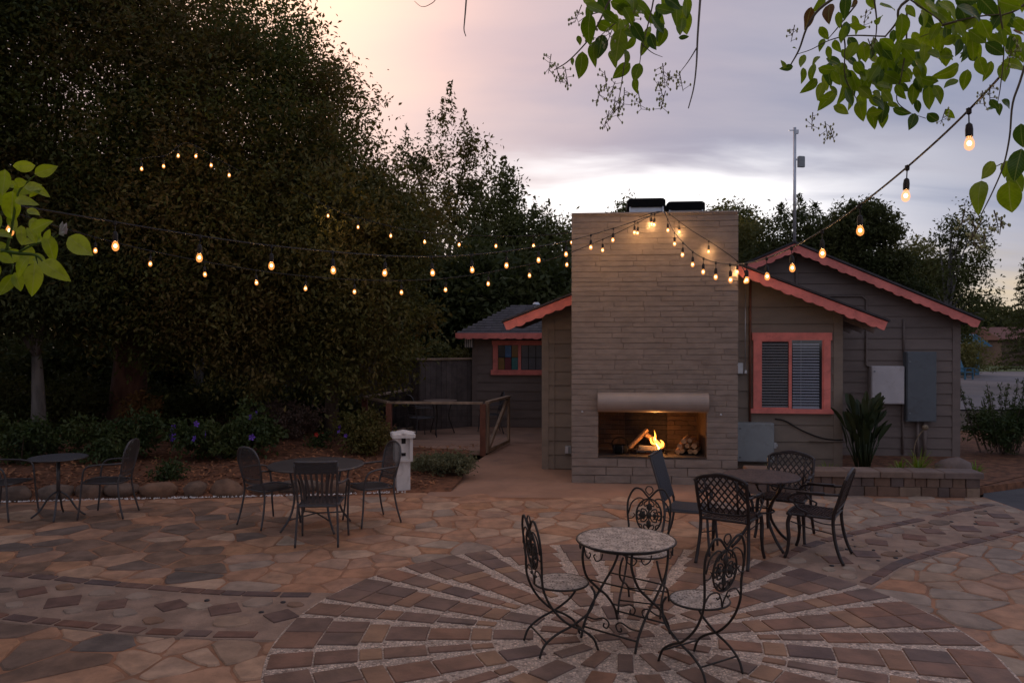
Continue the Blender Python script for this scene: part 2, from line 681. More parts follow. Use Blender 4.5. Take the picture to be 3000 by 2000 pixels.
MAT = {
    'soil': M('soil', (0.045, 0.03, 0.02), 0.95, 0.4, 2.0, 0.8, 30),
    'lawn': M('lawn', (0.06, 0.085, 0.022), 0.95, 0.35, 1.2, 0.8, 25),
    'mulch': M('mulch', (0.17, 0.072, 0.036), 0.95, 0.5, 9.0, 1.0, 45),
    'chip': M('mulch_chip', (0.2, 0.1, 0.05), 0.9, 0.2, 12, 0, pal=[(0.14, 0.055, 0.026), (0.28, 0.11, 0.05), (0.40, 0.18, 0.08), (0.22, 0.10, 0.055)]),
    'mortar': M('patio_mortar', (0.35, 0.175, 0.098), 0.92, 0.25, 3.0, 0.7, 60, dirt=((0.14, 0.09, 0.065), 1.1, 0.6)),
    'flag': M('flagstone', (0.3, 0.2, 0.15), 0.82, 0.24, 5.0, 0.6, 34, dirt=((0.15, 0.11, 0.09), 2.2, 0.45),
              pal=[(0.43, 0.24, 0.145), (0.40, 0.195, 0.105), (0.46, 0.285, 0.18), (0.37, 0.205, 0.13), (0.44, 0.225, 0.115), (0.34, 0.20, 0.135), (0.46, 0.30, 0.20)]),
    'flag_grey': M('grey_flagstone', (0.3, 0.25, 0.2), 0.82, 0.22, 5.0, 0.6, 34, dirt=((0.16, 0.12, 0.10), 2.0, 0.4),
                   pal=[(0.34, 0.245, 0.18), (0.29, 0.215, 0.165), (0.39, 0.29, 0.21), (0.26, 0.20, 0.165), (0.36, 0.235, 0.155)]),
    'flag_dark': M('brown_shaded_flagstone', (0.2, 0.15, 0.11), 0.85, 0.3, 4.0, 0.6, 34, dirt=((0.10, 0.075, 0.06), 1.8, 0.5),
                   pal=[(0.25, 0.15, 0.098), (0.18, 0.125, 0.092), (0.28, 0.152, 0.088), (0.15, 0.115, 0.095), (0.23, 0.135, 0.086)]),  # darkened palette: shade of the left patio plus naturally brown stones
    'tile': M('slate_tile', (0.15, 0.11, 0.1), 0.6, 0.28, 5.0, 0.35, 30, dirt=((0.27, 0.16, 0.10), 3.5, 0.5),
              pal=[(0.15, 0.095, 0.075), (0.215, 0.112, 0.074), (0.26, 0.125, 0.072), (0.165, 0.108, 0.086), (0.225, 0.125, 0.082), (0.14, 0.088, 0.074)]),
    'tile_warm': M('terracotta_tile', (0.3, 0.18, 0.1), 0.65, 0.2, 5.0, 0.35, 30, pal=[(0.28, 0.155, 0.092), (0.33, 0.19, 0.11), (0.25, 0.135, 0.082)]),
    'brick_tile': M('brick_tile', (0.2, 0.12, 0.1), 0.7, 0.25, 6.0, 0.4, 40, pal=[(0.14, 0.085, 0.068), (0.21, 0.098, 0.062), (0.11, 0.08, 0.075), (0.185, 0.105, 0.078)]),
    'pebble': pebble_mat('pebble_mosaic', (0.64, 0.49, 0.385), (0.17, 0.11, 0.08), 42.0),
    'band': M('band_mortar', (0.32, 0.215, 0.155), 0.9, 0.25, 3.5, 0.8, 50, dirt=((0.20, 0.145, 0.115), 2.5, 0.6)),
    'dark_pebble': M('dark_pebble', (0.035, 0.03, 0.032), 0.4, 0.2, 20),
    'concrete': M('concrete', (0.36, 0.21, 0.14), 0.9, 0.14, 1.6, 0.35, 50, dirt=((0.22, 0.145, 0.11), 0.9, 0.6)),
    'asphalt': M('asphalt', (0.085, 0.08, 0.082), 0.92, 0.2, 2.0, 0.6, 90),
    'road': M('road', (0.17, 0.15, 0.155), 0.9, 0.15, 0.3, 0.2, 30),
    'wall': M('brown_paint', (0.225, 0.180, 0.140), 0.75, 0.10, 2.2, 0.25, 60, rnd=0.14, stretch=(1, 1, 3)),
    'wall_b': M('dark_brown_paint', (0.190, 0.146, 0.124), 0.78, 0.10, 2.2, 0.25, 60, rnd=0.12, stretch=(1, 1, 3)),
    'brick': M('painted_brick', (0.262, 0.212, 0.178), 0.85, 0.14, 5.0, 0.9, 36, rnd=0.09, dirt=((0.20, 0.148, 0.12), 3.0, 0.5), stretch=(1, 1, 2.5)),
    'brick_core': M('painted_joint', (0.245, 0.197, 0.164), 0.95, 0.2, 6.0, 0.8, 50),
    'red': M('coral_paint', (0.80, 0.225, 0.18), 0.6, 0.14, 4.0, 0.35, 40, dirt=((0.52, 0.13, 0.10), 6.0, 0.55)),
    'hood': M('hood_metal', (0.32, 0.265, 0.232), 0.45, 0.08, 3.0, metal=0.2),
    'black': M('black_metal', (0.008, 0.008, 0.008), 0.85, 0.2, 10, spec=0.1),
    'roofing': M('roof_shingle', (0.062, 0.056, 0.06), 0.9, 0.25, 8.0, 0.6, 60, rnd=0.4),
    'galv': M('galvanised', (0.55, 0.56, 0.58), 0.32, 0.1, 8.0, metal=0.7),
    'white': M('white_paint', (0.62, 0.60, 0.58), 0.55, 0.08, 5.0, dirt=((0.35, 0.31, 0.28), 6.0, 0.5)),
    'box_white': M('pale_box', (0.56, 0.51, 0.50), 0.5, 0.06, 4.0, dirt=((0.36, 0.30, 0.26), 7.0, 0.45)),
    'box_grey': M('grey_box', (0.125, 0.138, 0.148), 0.5, 0.08, 3.0, dirt=((0.09, 0.085, 0.08), 6.0, 0.5)),
    'box_mid': M('meter_box', (0.275, 0.295, 0.295), 0.5, 0.08, 3.0, dirt=((0.17, 0.155, 0.14), 6.0, 0.5)),
    'blind': M('blind_slat', (0.62, 0.62, 0.64), 0.5, 0.04, 5.0),
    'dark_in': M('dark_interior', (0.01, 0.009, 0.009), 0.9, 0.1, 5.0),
    'glass': glass_mat('window_glass', (0.9, 0.92, 0.95), 0.14),
    'screen': see_through('insect_screen', (0.04, 0.042, 0.045), 0.30, 0.8),
    'soot': M('soot_brick', (0.045, 0.034, 0.028), 0.95, 0.3, 5.0, 0.5, 40, rnd=0.4),
    'firebrick': M('fire_brick', (0.10, 0.062, 0.04), 0.9, 0.25, 5.0, 0.5, 40, rnd=0.3),
    'wood': M('split_wood', (0.42, 0.24, 0.12), 0.8, 0.3, 8.0, 0.6, 60, rnd=0.4, stretch=(1, 4, 4)),
    'bark': M('bark', (0.10, 0.072, 0.055), 0.95, 0.4, 6.0, 1.0, 20, stretch=(1, 1, 0.3)),
    'bark_red': M('red_bark', (0.14, 0.062, 0.04), 0.95, 0.4, 6.0, 1.0, 20, stretch=(1, 1, 0.3)),
    'bark_grey': M('grey_bark', (0.17, 0.15, 0.135), 0.95, 0.35, 6.0, 1.0, 20, stretch=(1, 1, 0.3)),
    'twig': M('twig', (0.22, 0.16, 0.10), 0.8, 0.25, 30),
    'vine': M('pale_vine', (0.33, 0.27, 0.23), 0.8, 0.25, 30),
    'iron': M('wrought_iron', (0.032, 0.026, 0.022), 0.5, 0.4, 30, metal=0.2, dirt=((0.09, 0.06, 0.04), 25, 0.6)),
    'cast': cast_mat('worn_cast_top', (0.60, 0.50, 0.42), (0.05, 0.038, 0.03), 44.0),
    'bronze': M('bronze_metal', (0.026, 0.018, 0.017), 0.38, 0.3, 12, metal=0.3, spec=0.6),
    'bronze_top': cast_mat('bronze_cast', (0.10, 0.062, 0.055), (0.03, 0.02, 0.018), 30.0),
    'grey_metal': M('grey_metal', (0.07, 0.064, 0.066), 0.42, 0.15, 10, metal=0.3, spec=0.6),
    'mesh': see_through('metal_mesh', (0.05, 0.048, 0.052), 0.74, 0.5, 0.2),
    'sling': M('blue_grey_weave', (0.045, 0.047, 0.056), 0.75, 0.2, 60, 0.6, 220),
    'cedar': M('weathered_cedar', (0.30, 0.215, 0.15), 0.85, 0.3, 5, 0.5, 40, stretch=(1, 1, 0.3)),
    'cedar_red': M('stained_post', (0.16, 0.062, 0.038), 0.8, 0.25, 5, 0.4, 40),
    'fence': M('fence_stain', (0.115, 0.092, 0.084), 0.85, 0.25, 5, 0.4, 40, rnd=0.35),
    'edging': M('edging_stone', (0.2, 0.14, 0.1), 0.9, 0.3, 6, 0.8, 25, pal=[(0.19, 0.105, 0.065), (0.13, 0.10, 0.08), (0.21, 0.12, 0.075), (0.12, 0.08, 0.058)]),
    'white_stone': M('white_gravel', (0.6, 0.56, 0.53), 0.8, 0.2, 30, rnd=0.5),
    'block': M('planter_block', (0.2, 0.15, 0.12), 0.85, 0.22, 5, 0.6, 40, pal=[(0.15, 0.09, 0.062), (0.115, 0.085, 0.075), (0.19, 0.12, 0.08), (0.135, 0.08, 0.058), (0.24, 0.165, 0.115)]),
    'coping': M('coping_stone', (0.25, 0.19, 0.16), 0.8, 0.18, 4, 0.4, 40, pal=[(0.22, 0.155, 0.12), (0.18, 0.13, 0.11), (0.20, 0.135, 0.10)]),
    'cord': M('black_cord', (0.016, 0.013, 0.012), 0.6, 0.1, 10),
    'bulb': bulb_mat('amber_bulb', (1.0, 0.33, 0.08), 1.7, 0.38),
    'filament': glow_mat('filament', (1.0, 0.68, 0.30), 11.0, False),
    'flame': glow_mat('flame', (1.0, 0.33, 0.04), 4.5),
    'flame_core': glow_mat('flame_core', (1.0, 0.60, 0.16), 8.0),
    'ember': glow_mat('ember', (1.0, 0.20, 0.03), 1.6, False),
    'leaf_near': leaf_mat('yellow_green_leaf', [(0.14, 0.23, 0.028), (0.23, 0.34, 0.038), (0.32, 0.42, 0.06)], 0.45, 0.38, 0.5, 3.0, True),  # yellow-green leaf colour
    'leaf_deep': leaf_mat('deep_green_leaf', [(0.05, 0.115, 0.022), (0.08, 0.16, 0.028), (0.11, 0.20, 0.036)], 0.3, 0.3, 0.6, 3.0, True),
    'leaf_lime': leaf_mat('lime_leaf', [(0.26, 0.36, 0.03), (0.38, 0.48, 0.055), (0.47, 0.55, 0.09)], 0.45, 0.4, 0.5, 3.0, True),
    'leaf_brown': leaf_mat('withered_leaf', [(0.16, 0.08, 0.03), (0.22, 0.10, 0.04)], 0.25, 0.6, 0.2, 3.0, True),
    'bud': M('flower_bud', (0.68, 0.66, 0.34), 0.6, 0.2, 40),
    'petal': M('white_petal', (0.75, 0.66, 0.66), 0.5, 0.1, 40),
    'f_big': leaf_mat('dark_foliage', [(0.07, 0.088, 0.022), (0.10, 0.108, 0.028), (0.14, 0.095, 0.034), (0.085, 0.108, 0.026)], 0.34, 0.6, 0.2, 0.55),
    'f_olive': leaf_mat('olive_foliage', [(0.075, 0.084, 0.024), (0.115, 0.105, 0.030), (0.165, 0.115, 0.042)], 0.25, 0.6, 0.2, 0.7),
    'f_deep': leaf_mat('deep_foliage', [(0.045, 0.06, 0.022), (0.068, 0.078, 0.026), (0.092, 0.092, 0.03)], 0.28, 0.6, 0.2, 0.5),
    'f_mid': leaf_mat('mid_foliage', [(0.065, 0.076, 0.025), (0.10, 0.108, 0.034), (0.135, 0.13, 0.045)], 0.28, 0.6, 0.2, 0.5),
    'f_pale': leaf_mat('pale_foliage', [(0.11, 0.115, 0.038), (0.16, 0.15, 0.05), (0.21, 0.18, 0.065)], 0.3, 0.6, 0.2, 0.5),
    'f_grey': leaf_mat('grey_green_foliage', [(0.10, 0.11, 0.06), (0.15, 0.155, 0.085), (0.20, 0.195, 0.11)], 0.25, 0.7, 0.2, 2.0),
    'f_bush': leaf_mat('bush_foliage', [(0.035, 0.06, 0.02), (0.06, 0.085, 0.025), (0.085, 0.10, 0.03)], 0.28, 0.55, 0.3, 1.5),
    'f_dry': leaf_mat('dry_foliage', [(0.10, 0.075, 0.06), (0.15, 0.105, 0.085), (0.18, 0.13, 0.10)], 0.2, 0.8, 0.1, 2.0),
    'f_rust': leaf_mat('rust_grass', [(0.16, 0.085, 0.03), (0.24, 0.12, 0.045), (0.12, 0.09, 0.03)], 0.25, 0.7, 0.2, 2.0),
    'f_bright': leaf_mat('bright_blade', [(0.10, 0.17, 0.025), (0.17, 0.24, 0.035), (0.24, 0.29, 0.05)], 0.35, 0.45, 0.4, 4.0),
    'f_blade': leaf_mat('dark_blade', [(0.022, 0.036, 0.015), (0.036, 0.05, 0.02), (0.055, 0.065, 0.026)], 0.2, 0.5, 0.3, 3.0),
    'violet': M('violet_petal', (0.13, 0.05, 0.40), 0.6, 0.15, 20),
    'scarlet': M('scarlet_petal', (0.6, 0.04, 0.03), 0.6, 0.15, 20),
    'far_brown': M('far_brown_wall', (0.16, 0.10, 0.07), 0.8, 0.15, 1.0),
    'far_roof': M('far_red_roof', (0.21, 0.095, 0.075), 0.85, 0.15, 1.0),
    'far_red': M('far_red_door', (0.30, 0.06, 0.06), 0.7, 0.1, 1.0),
    'blue': M('blue_paint', (0.05, 0.16, 0.24), 0.6, 0.15, 2.0),
    'st_blue': M('stained_blue', (0.03, 0.12, 0.28), 0.25, 0.1, 5), 'st_red': M('stained_red', (0.16, 0.012, 0.03), 0.25, 0.1, 5),
    'st_gold': M('stained_amber', (0.22, 0.11, 0.02), 0.25, 0.1, 5), 'st_teal': M('stained_teal', (0.02, 0.17, 0.17), 0.25, 0.1, 5),
    'st_dark': M('stained_dark', (0.03, 0.025, 0.03), 0.2, 0.1, 5), 'st_grey': M('grey_pane', (0.10, 0.095, 0.11), 0.2, 0.1, 5),
}

# ================================================================== SETTING: ground, patio, paths
def sheet(name, poly, z, mat, parent=None, kind='structure'):
    me = bpy.data.meshes.new(name)
    me.from_pydata([(p[0], p[1], z) for p in poly], [], [tuple(range(len(poly)))])
    me.update()
    o = link(name, me, MAT[mat], parent)
    if kind:
        o['kind'] = kind
    return o


HA = math.radians(5.5)                       # the house front is turned a little, its right end nearer
HO = Vector((gp(1675, 1415)[0], gp(1675, 1415)[1], 0))
HU = Vector((math.cos(HA), -math.sin(HA), 0))
HV = Vector((math.sin(HA), math.cos(HA), 0))


def hw(u, v, z=0.0):
    return HO + HU * u + HV * v + Vector((0, 0, z))


sheet('ground', [(-600, -60), (700, -60), (700, 900), (-600, 900)], -0.08, 'soil')
sheet('asphalt_path', [(6.46, -5), (60, -5), (60, 12.6), (7.4, 12.2), (6.46, 10.7)], -0.03, 'asphalt')
sheet('lawn_verge', [(15, 50), (120, 46), (120, 64), (15, 60)], -0.03, 'lawn')
sheet('road', [(10, 24), (120, 22), (120, 47), (10, 51)], -0.04, 'road')
sheet('lawn_strip', [(14, 41.5), (21, 41), (20.5, 45), (14, 46)], -0.03, 'lawn')
sheet('concrete_walkway', [(-1.22, 10.72), (1.7, 10.52), (3.45, 10.36), (3.6, 12.4), (0.62, 13.2), (0.95, 16.2), (-0.05, 16.2), (-0.47, 14.5)], 0.004, 'concrete')
sheet('side_patio', [(-0.55, 14.4), (-0.12, 16.1), (0.9, 16.1), (1.2, 19.6), (-2.4, 19.9), (-3.1, 16.0), (-2.3, 14.5)], 0.012, 'concrete')

# --- patio
EDGE_L, EDGE_R = (-9.0, 10.05), (-1.2, 10.92)


def far_edge(x):
    if x < -1.2:
        t = (x + 9.0) / 7.8
        return EDGE_L[1] + (EDGE_R[1] - EDGE_L[1]) * t
    if x < 3.4:
        return 10.86 - (x + 1.2) * 0.085
    return 10.98 - (x - 3.3) * 0.096


patio = sheet('patio', [(-9, 2.4), (6.46, 2.4), (6.46, far_edge(6.46)), (3.4, 10.9), (3.39, far_edge(3.39)), EDGE_R, EDGE_L], 0.0, 'mortar')
MC, MR = Vector((0.82, 5.68)), 2.52          # medallion centre, radius

BAND_L = crom([(-7.6, 7.5, 0), (-6.0, 6.98, 0), (-4.6, 6.70, 0), (-3.5, 6.42, 0), (-2.5, 6.2, 0), (-1.45, 6.12, 0)], 10)
BAND_R = crom([(2.35, 6.75, 0), (2.95, 7.35, 0), (3.45, 7.85, 0), (4.2, 8.38, 0), (4.9, 8.8, 0), (5.7, 9.3, 0), (6.44, 9.75, 0)], 10)
BAND_W = 0.52


def band_dist(x, y):
    p = Vector((x, y, 0))
    return min(min((p - q).length for q in BAND_L), min((p - q).length for q in BAND_R))


def voronoi(pts, keep, gap):
    """shrunken Voronoi cells of the points listed in keep"""
    A = np.array(pts)
    out = []
    for i in keep:
        p = A[i]
        d2 = ((A - p) ** 2).sum(1)
        nb = np.argsort(d2)[1:22]
        poly = [(p[0] - 1, p[1] - 1), (p[0] + 1, p[1] - 1), (p[0] + 1, p[1] + 1), (p[0] - 1, p[1] + 1)]
        for j in nb:
            q = A[j]
            n = q - p
            L = math.hypot(*n)
            n = n / L
            poly = clip_poly(poly, n[0], n[1], n[0] * (p[0] + q[0]) / 2 + n[1] * (p[1] + q[1]) / 2 - gap)
            if len(poly) < 3:
                break
        if len(poly) >= 3:
            out.append((i, poly))
    return out


def round_poly(poly, k=0.24):
    """cut the corners of a polygon"""
    n = len(poly)
    out = []
    for i in range(n):
        a, b = poly[i], poly[(i + 1) % n]
        L = math.hypot(b[0] - a[0], b[1] - a[1])
        if L < 0.03:
            out.append(((a[0] + b[0]) / 2, (a[1] + b[1]) / 2))
            continue
        out.append((a[0] + (b[0] - a[0]) * k, a[1] + (b[1] - a[1]) * k))
        out.append((a[0] + (b[0] - a[0]) * (1 - k), a[1] + (b[1] - a[1]) * (1 - k)))
    return out


def stone_mesh(mb, poly, z0, z1, inset):
    n = len(poly)
    cx = sum(p[0] for p in poly) / n
    cy = sum(p[1] for p in poly) / n
    top = []
    for p in poly:
        dx, dy = p[0] - cx, p[1] - cy
        L = math.hypot(dx, dy) or 1
        k = max(0.3, 1 - inset / L)
        top.append((cx + dx * k, cy + dy * k))
    t1, t2 = random.uniform(-.012, .012), random.uniform(-.012, .012)
    vs = [(p[0], p[1], z0) for p in poly] + [(p[0], p[1], z1 + (p[0] - cx) * t1 + (p[1] - cy) * t2) for p in top]
    fs = [tuple(range(n, 2 * n))] + [(i, (i + 1) % n, n + (i + 1) % n, n + i) for i in range(n)]
    mb.add(vs, fs)


def build_flagstones():
    rng = random.Random(21)
    pts = []
    y = 3.4
    row = 0
    while y < 11.4:
        x = -8.9 + (0.2 if row % 2 else 0)
        while x < 6.9:
            s = 0.36 if x < -2.6 else 0.31
            pts.append((x + rng.uniform(-.15, .15), y + rng.uniform(-.13, .13)))
            x += s * rng.uniform(0.7, 1.3)
        y += 0.27
        row += 1
    pts = [p for p in pts if rng.random() > 0.27]
    keep = []
    for i, p in enumerate(pts):
        if p[0] > 6.35 or p[1] > far_edge(p[0]) - 0.12 or p[1] < 3.6:
            continue
        if (Vector(p) - MC).length < MR - 0.3 or band_dist(*p) < BAND_W - 0.22:
            continue
        if abs(p[0]) > p[1] * 0.66 + 1.2:
            continue
        keep.append(i)
    cells = voronoi(pts, keep, 0.011)
    cells.sort(key=lambda c: (1 if (pts[c[0]][1] < 4.7 or abs(pts[c[0]][0]) > pts[c[0]][1] * 0.66) else 0, pts[c[0]][1]))
    rest = {}
    for k, (i, poly) in enumerate(cells):
        x, yy = pts[i]
        poly = clip_poly(poly, 1, 0, 6.42)
        if len(poly) < 3:
            continue
        poly = round_poly(round_poly(poly, 0.11), 0.2) if k < 150 else round_poly(poly, 0.12)
        poly = [(p[0] + rng.gauss(0, .0055), p[1] + rng.gauss(0, .0055)) for p in poly]
        r = rng.random()
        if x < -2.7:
            mt = 'flag_dark' if r < 0.6 else 'flag'  # left stones darker in colour to hold the shade there
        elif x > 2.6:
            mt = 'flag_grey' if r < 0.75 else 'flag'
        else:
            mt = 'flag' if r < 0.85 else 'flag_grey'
        h = rng.uniform(0.005, 0.0105)
        if k < 298:
            mb = MB()
            cx, cy = pts[i]
            stone_mesh(mb, [(p[0] - cx, p[1] - cy) for p in poly], 0.0, h, 0.012)
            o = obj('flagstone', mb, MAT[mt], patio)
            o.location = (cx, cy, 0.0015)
        else:
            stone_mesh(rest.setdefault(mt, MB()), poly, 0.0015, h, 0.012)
    allr = MB()
    mats, idx = [], []
    for mt, mb in rest.items():
        allr.add(mb.v, mb.f)
        mats.append(MAT[mt])
        idx += [len(mats) - 1] * len(mb.f)
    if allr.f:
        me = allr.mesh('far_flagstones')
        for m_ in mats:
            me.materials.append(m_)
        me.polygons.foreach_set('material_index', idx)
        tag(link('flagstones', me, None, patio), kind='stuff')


build_flagstones()

# --- round medallion of radial tiles between wedges of pebble mosaic
disc = MB()
disc.lathe([(MR + 0.012, 0.0), (MR, 0.0165), (0.001, 0.0165)], 120, (MC.x, MC.y, 0), cap=False)
medallion = obj('medallion', disc, MAT['pebble'], patio)
_tile_cache = {}


def tile_mesh(l, w, mat):
    key = (round(l, 3), round(w, 3), mat)
    if key not in _tile_cache:
        mb = MB()
        mb.box((0, 0, 0.0045), (l, w, 0.011), 0, 0.004)
        me = mb.mesh('tile')
        me.materials.append(MAT[mat])
        _tile_cache[key] = me
    return _tile_cache[key]


def put_tile(r0, r1, w, ang, off=0.0, mat='tile', name='tile', z=0.0165, parent=None, c=MC):
    l = r1 - r0 - 0.008
    o = link(name, tile_mesh(l, w - 0.008, mat), None, parent or medallion)
    rm = (r0 + r1) / 2
    o.location = (c.x + rm * math.cos(ang) - off * math.sin(ang), c.y + rm * math.sin(ang) + off * math.cos(ang), z)
    o.rotation_euler = (random.uniform(-.004, .004), random.uniform(-.004, .004), ang + random.uniform(-.006, .006))
    return o


def arc_tile(r0, r1, a0, a1, mat, name='ring_tile'):
    mb = MB()
    n = 3
    poly = [(r0 * math.cos(a0 + (a1 - a0) * k / n), r0 * math.sin(a0 + (a1 - a0) * k / n)) for k in range(n, -1, -1)]
    poly += [(r1 * math.cos(a0 + (a1 - a0) * k / n), r1 * math.sin(a0 + (a1 - a0) * k / n)) for k in range(n + 1)]
    stone_mesh(mb, poly, 0, 0.0105, 0.004)
    o = obj(name, mb, MAT[mat], medallion)
    o.location = (MC.x, MC.y, 0.0165)


D = math.radians
for s in range(15):
    a = D(24 * s + 10.5)                      # axis of a wide spoke
    b = a + D(12.1)                           # axis of the narrow spoke beside it
    for (r0, r1, w) in ((1.905, 2.20, 0.22), (2.205, 2.50, 0.29)):
        for sd in (-1, 1):
            put_tile(r0, r1, w, a, sd * w / 2 + random.uniform(-.005, .005))
    put_tile(1.74, 1.90, 0.34, a, 0, 'tile_warm')
    put_tile(1.735 - .30, 1.735, 0.26, a)
    put_tile(1.125, 1.43, 0.21, a)
    put_tile(0.965, 1.12, 0.22, a, 0, 'tile_warm')
    put_tile(0.66, 0.96, 0.175, a)
    for (r0, r1, w) in ((2.205, 2.50, 0.245), (1.905, 2.20, 0.215), (1.435, 1.735, 0.18), (1.125, 1.43, 0.105)):
        put_tile(r0, r1, w, b)
    put_tile(1.74, 1.90, 0.185, b, 0, 'tile_warm')
    put_tile(0.965, 1.12, 0.085, b, 0, 'tile_warm')
    put_tile(0.34, 0.62, 0.11, b, 0, 'tile')
for s in range(4):
    put_tile(0.03, 0.22, 0.12, D(90 * s + 12), 0, 'tile')


# --- winding mosaic bands that run into the medallion
def build_band(path, seed):
    rng = random.Random(seed)
    mb = MB()
    n = len(path)
    T, N, S = [], [], [0.0]
    for i in range(n):
        t = (path[min(i + 1, n - 1)] - path[max(i - 1, 0)]).normalized()
        T.append(t)
        N.append(Vector((-t.y, t.x, 0)))
        if i:
            S.append(S[-1] + (path[i] - path[i - 1]).length)
    vs, fs = [], []
    for i in range(n):
        for (o, z) in ((-BAND_W - .01, 0.0), (-BAND_W, 0.0145), (BAND_W, 0.0145), (BAND_W + .01, 0.0)):
            vs.append(tuple(path[i] + N[i] * o + Vector((0, 0, z))))
    for i in range(n - 1):
        for k in range(3):
            fs.append((i * 4 + k, (i + 1) * 4 + k, (i + 1) * 4 + k + 1, i * 4 + k + 1))
    mb.add(vs, [tuple(reversed(q)) for q in fs])
    band = obj('mosaic_band', mb, MAT['band'], patio)

    def P(s, off):
        for i in range(n - 1):
            if S[i + 1] >= s:
                break
        f = (s - S[i]) / (S[i + 1] - S[i])
        p = path[i].lerp(path[i + 1], f)
        t = T[i].lerp(T[i + 1], f).normalized()
        q = p + Vector((-t.y, t.x, 0)) * off
        return q, math.atan2(t.y, t.x)
    L = S[-1]

    def ok(q):
        return (Vector((q.x, q.y)) - MC).length > MR + 0.13 and q.x < 6.35
    for side in (-1, 1):                      # brick borders
        s = 0.05
        while s < L - 0.12:
            l = rng.choice((0.24, 0.30, 0.17))
            q, a = P(s + l / 2, side * (BAND_W - 0.075))
            if ok(q) and rng.random() > 0.06:
                o = link('border_brick', tile_mesh(l, 0.105, 'brick_tile'), None, band)
                o.location = (q.x, q.y, 0.0145)
                o.rotation_euler = (0, 0, a + rng.uniform(-.05, .05))
            s += l + 0.035
    s = 0.22
    used = []
    while s < L - 0.2:                        # diamonds down the middle
        q, a = P(s, rng.uniform(-.09, .09))
        if ok(q):
            w = rng.choice((0.23, 0.25, 0.21))
            o = link('diamond_tile', tile_mesh(w, w, 'brick_tile'), None, band)
            o.location = (q.x, q.y, 0.0145)
            o.rotation_euler = (0, 0, a + D(45 + rng.uniform(-14, 14)))
            used.append(q)
        s += rng.uniform(0.42, 0.54)
    for k in range(int(L * 26)):              # odd stones between them
        s = rng.uniform(0.1, L - 0.1)
        q, a = P(s, rng.uniform(-.3, .3))
        r = rng.uniform(0.06, 0.13)
        if not ok(q) or any((q - u).length < 0.13 + r for u in used):
            continue
        used.append(q)
        m = rng.randint(4, 6)
        poly = [(r * math.cos(2 * PI * j / m + rng.uniform(-.3, .3)) * 1.25, r * math.sin(2 * PI * j / m + rng.uniform(-.3, .3))) for j in range(m)]
        b2 = MB()
        stone_mesh(b2, round_poly(poly, 0.2), 0, 0.011, 0.006)
        o = obj('stone', b2, MAT[rng.choice(('flag_grey', 'flag_grey', 'flag_dark'))], band)
        o.location = (q.x, q.y, 0.0145)
        o.rotation_euler = (0, 0, a)
    peb = MB()
    for k in range(int(L * 4)):
        q, a = P(rng.uniform(0.05, L - 0.05), rng.uniform(-.36, .36))
        if ok(q):
            r = rng.uniform(0.012, 0.026)
            peb.lathe([(r, 0), (r * .9, .008), (r * .3, .012)], 7, (q.x, q.y, 0.0145))
    tag(obj('pebbles', peb, MAT['dark_pebble'], band, True), kind='stuff')


build_band(BAND_L, 3)
build_band(BAND_R, 4)


# --- planting bed on the left: mound, chips, edging stones, white gravel
def bed_z(x, y):
    e = far_edge(min(x, -1.2)) + 0.12
    t = max(0.0, y - e)
    return 0.035 + 0.04 * min(t, 9) + 0.05 * math.sin(x * 1.7 + y * .6) * min(1, t) * 0.6


def build_bed():
    xs = np.linspace(-30, -0.9, 60)
    vs, fs = [], []
    ny = 26
    for i, x in enumerate(xs):
        xr = x
        e = far_edge(min(xr, -1.25)) + 0.05
        for j in range(ny):
            y = e + (j / (ny - 1)) ** 1.5 * 20
            xx = xr
            if xr > -3.2:                      # follow the walkway and the little fence
                lim = -1.14 + (y - 10.9) * 0.165 if y < 14.4 else -2.35 - max(0, y - 14.5) * 0.5
                xx = min(xr, lim) if xr > -3.2 else xr
                xx = xr + (min(lim, -1.0) - (-1.15)) * (xr + 3.2) / 2.3
            vs.append((xx, y, bed_z(xx, y) if j else -0.02))
    for i in range(len(xs) - 1):
        for j in range(ny - 1):
            fs.append((i * ny + j, (i + 1) * ny + j, (i + 1) * ny + j + 1, i * ny + j + 1))
    o = obj('planting_bed', MB().add(vs, fs), MAT['mulch'], None, True)
    o['kind'] = 'structure'
    rng = np.random.default_rng(5)
    n = 9000
    y = 10.6 + rng.random(n) ** 1.6 * 6.5
    x = -9.5 + rng.random(n) * 8.9
    lim = np.where(y < 14.4, -1.2 + (y - 10.9) * 0.165, -2.5)
    e = np.array([far_edge(min(a, -1.2)) + 0.2 for a in x])
    k = (x < lim) & (y > e)
    x, y = x[k], y[k]
    mb = MB()
    for a, b in zip(x, y):
        z = bed_z(a, b) + 0.012
        th = random.uniform(0, PI)
        l, w = random.uniform(.015, .05), random.uniform(.006, .016)
        c, s = math.cos(th), math.sin(th)
        t = random.uniform(-.012, .02)
        mb.add([(a - l * c - w * s, b - l * s + w * c, z - t), (a - l * c + w * s, b - l * s - w * c, z - t + .004), (a + l * c + w * s, b + l * s - w * c, z + t + .006), (a + l * c - w * s, b + l * s + w * c, z + t)], [(0, 1, 2, 3)])
    tag(obj('mulch_chips', mb, MAT['chip']), 'loose red-brown bark mulch covering the planting bed', 'mulch', kind='stuff')


build_bed()


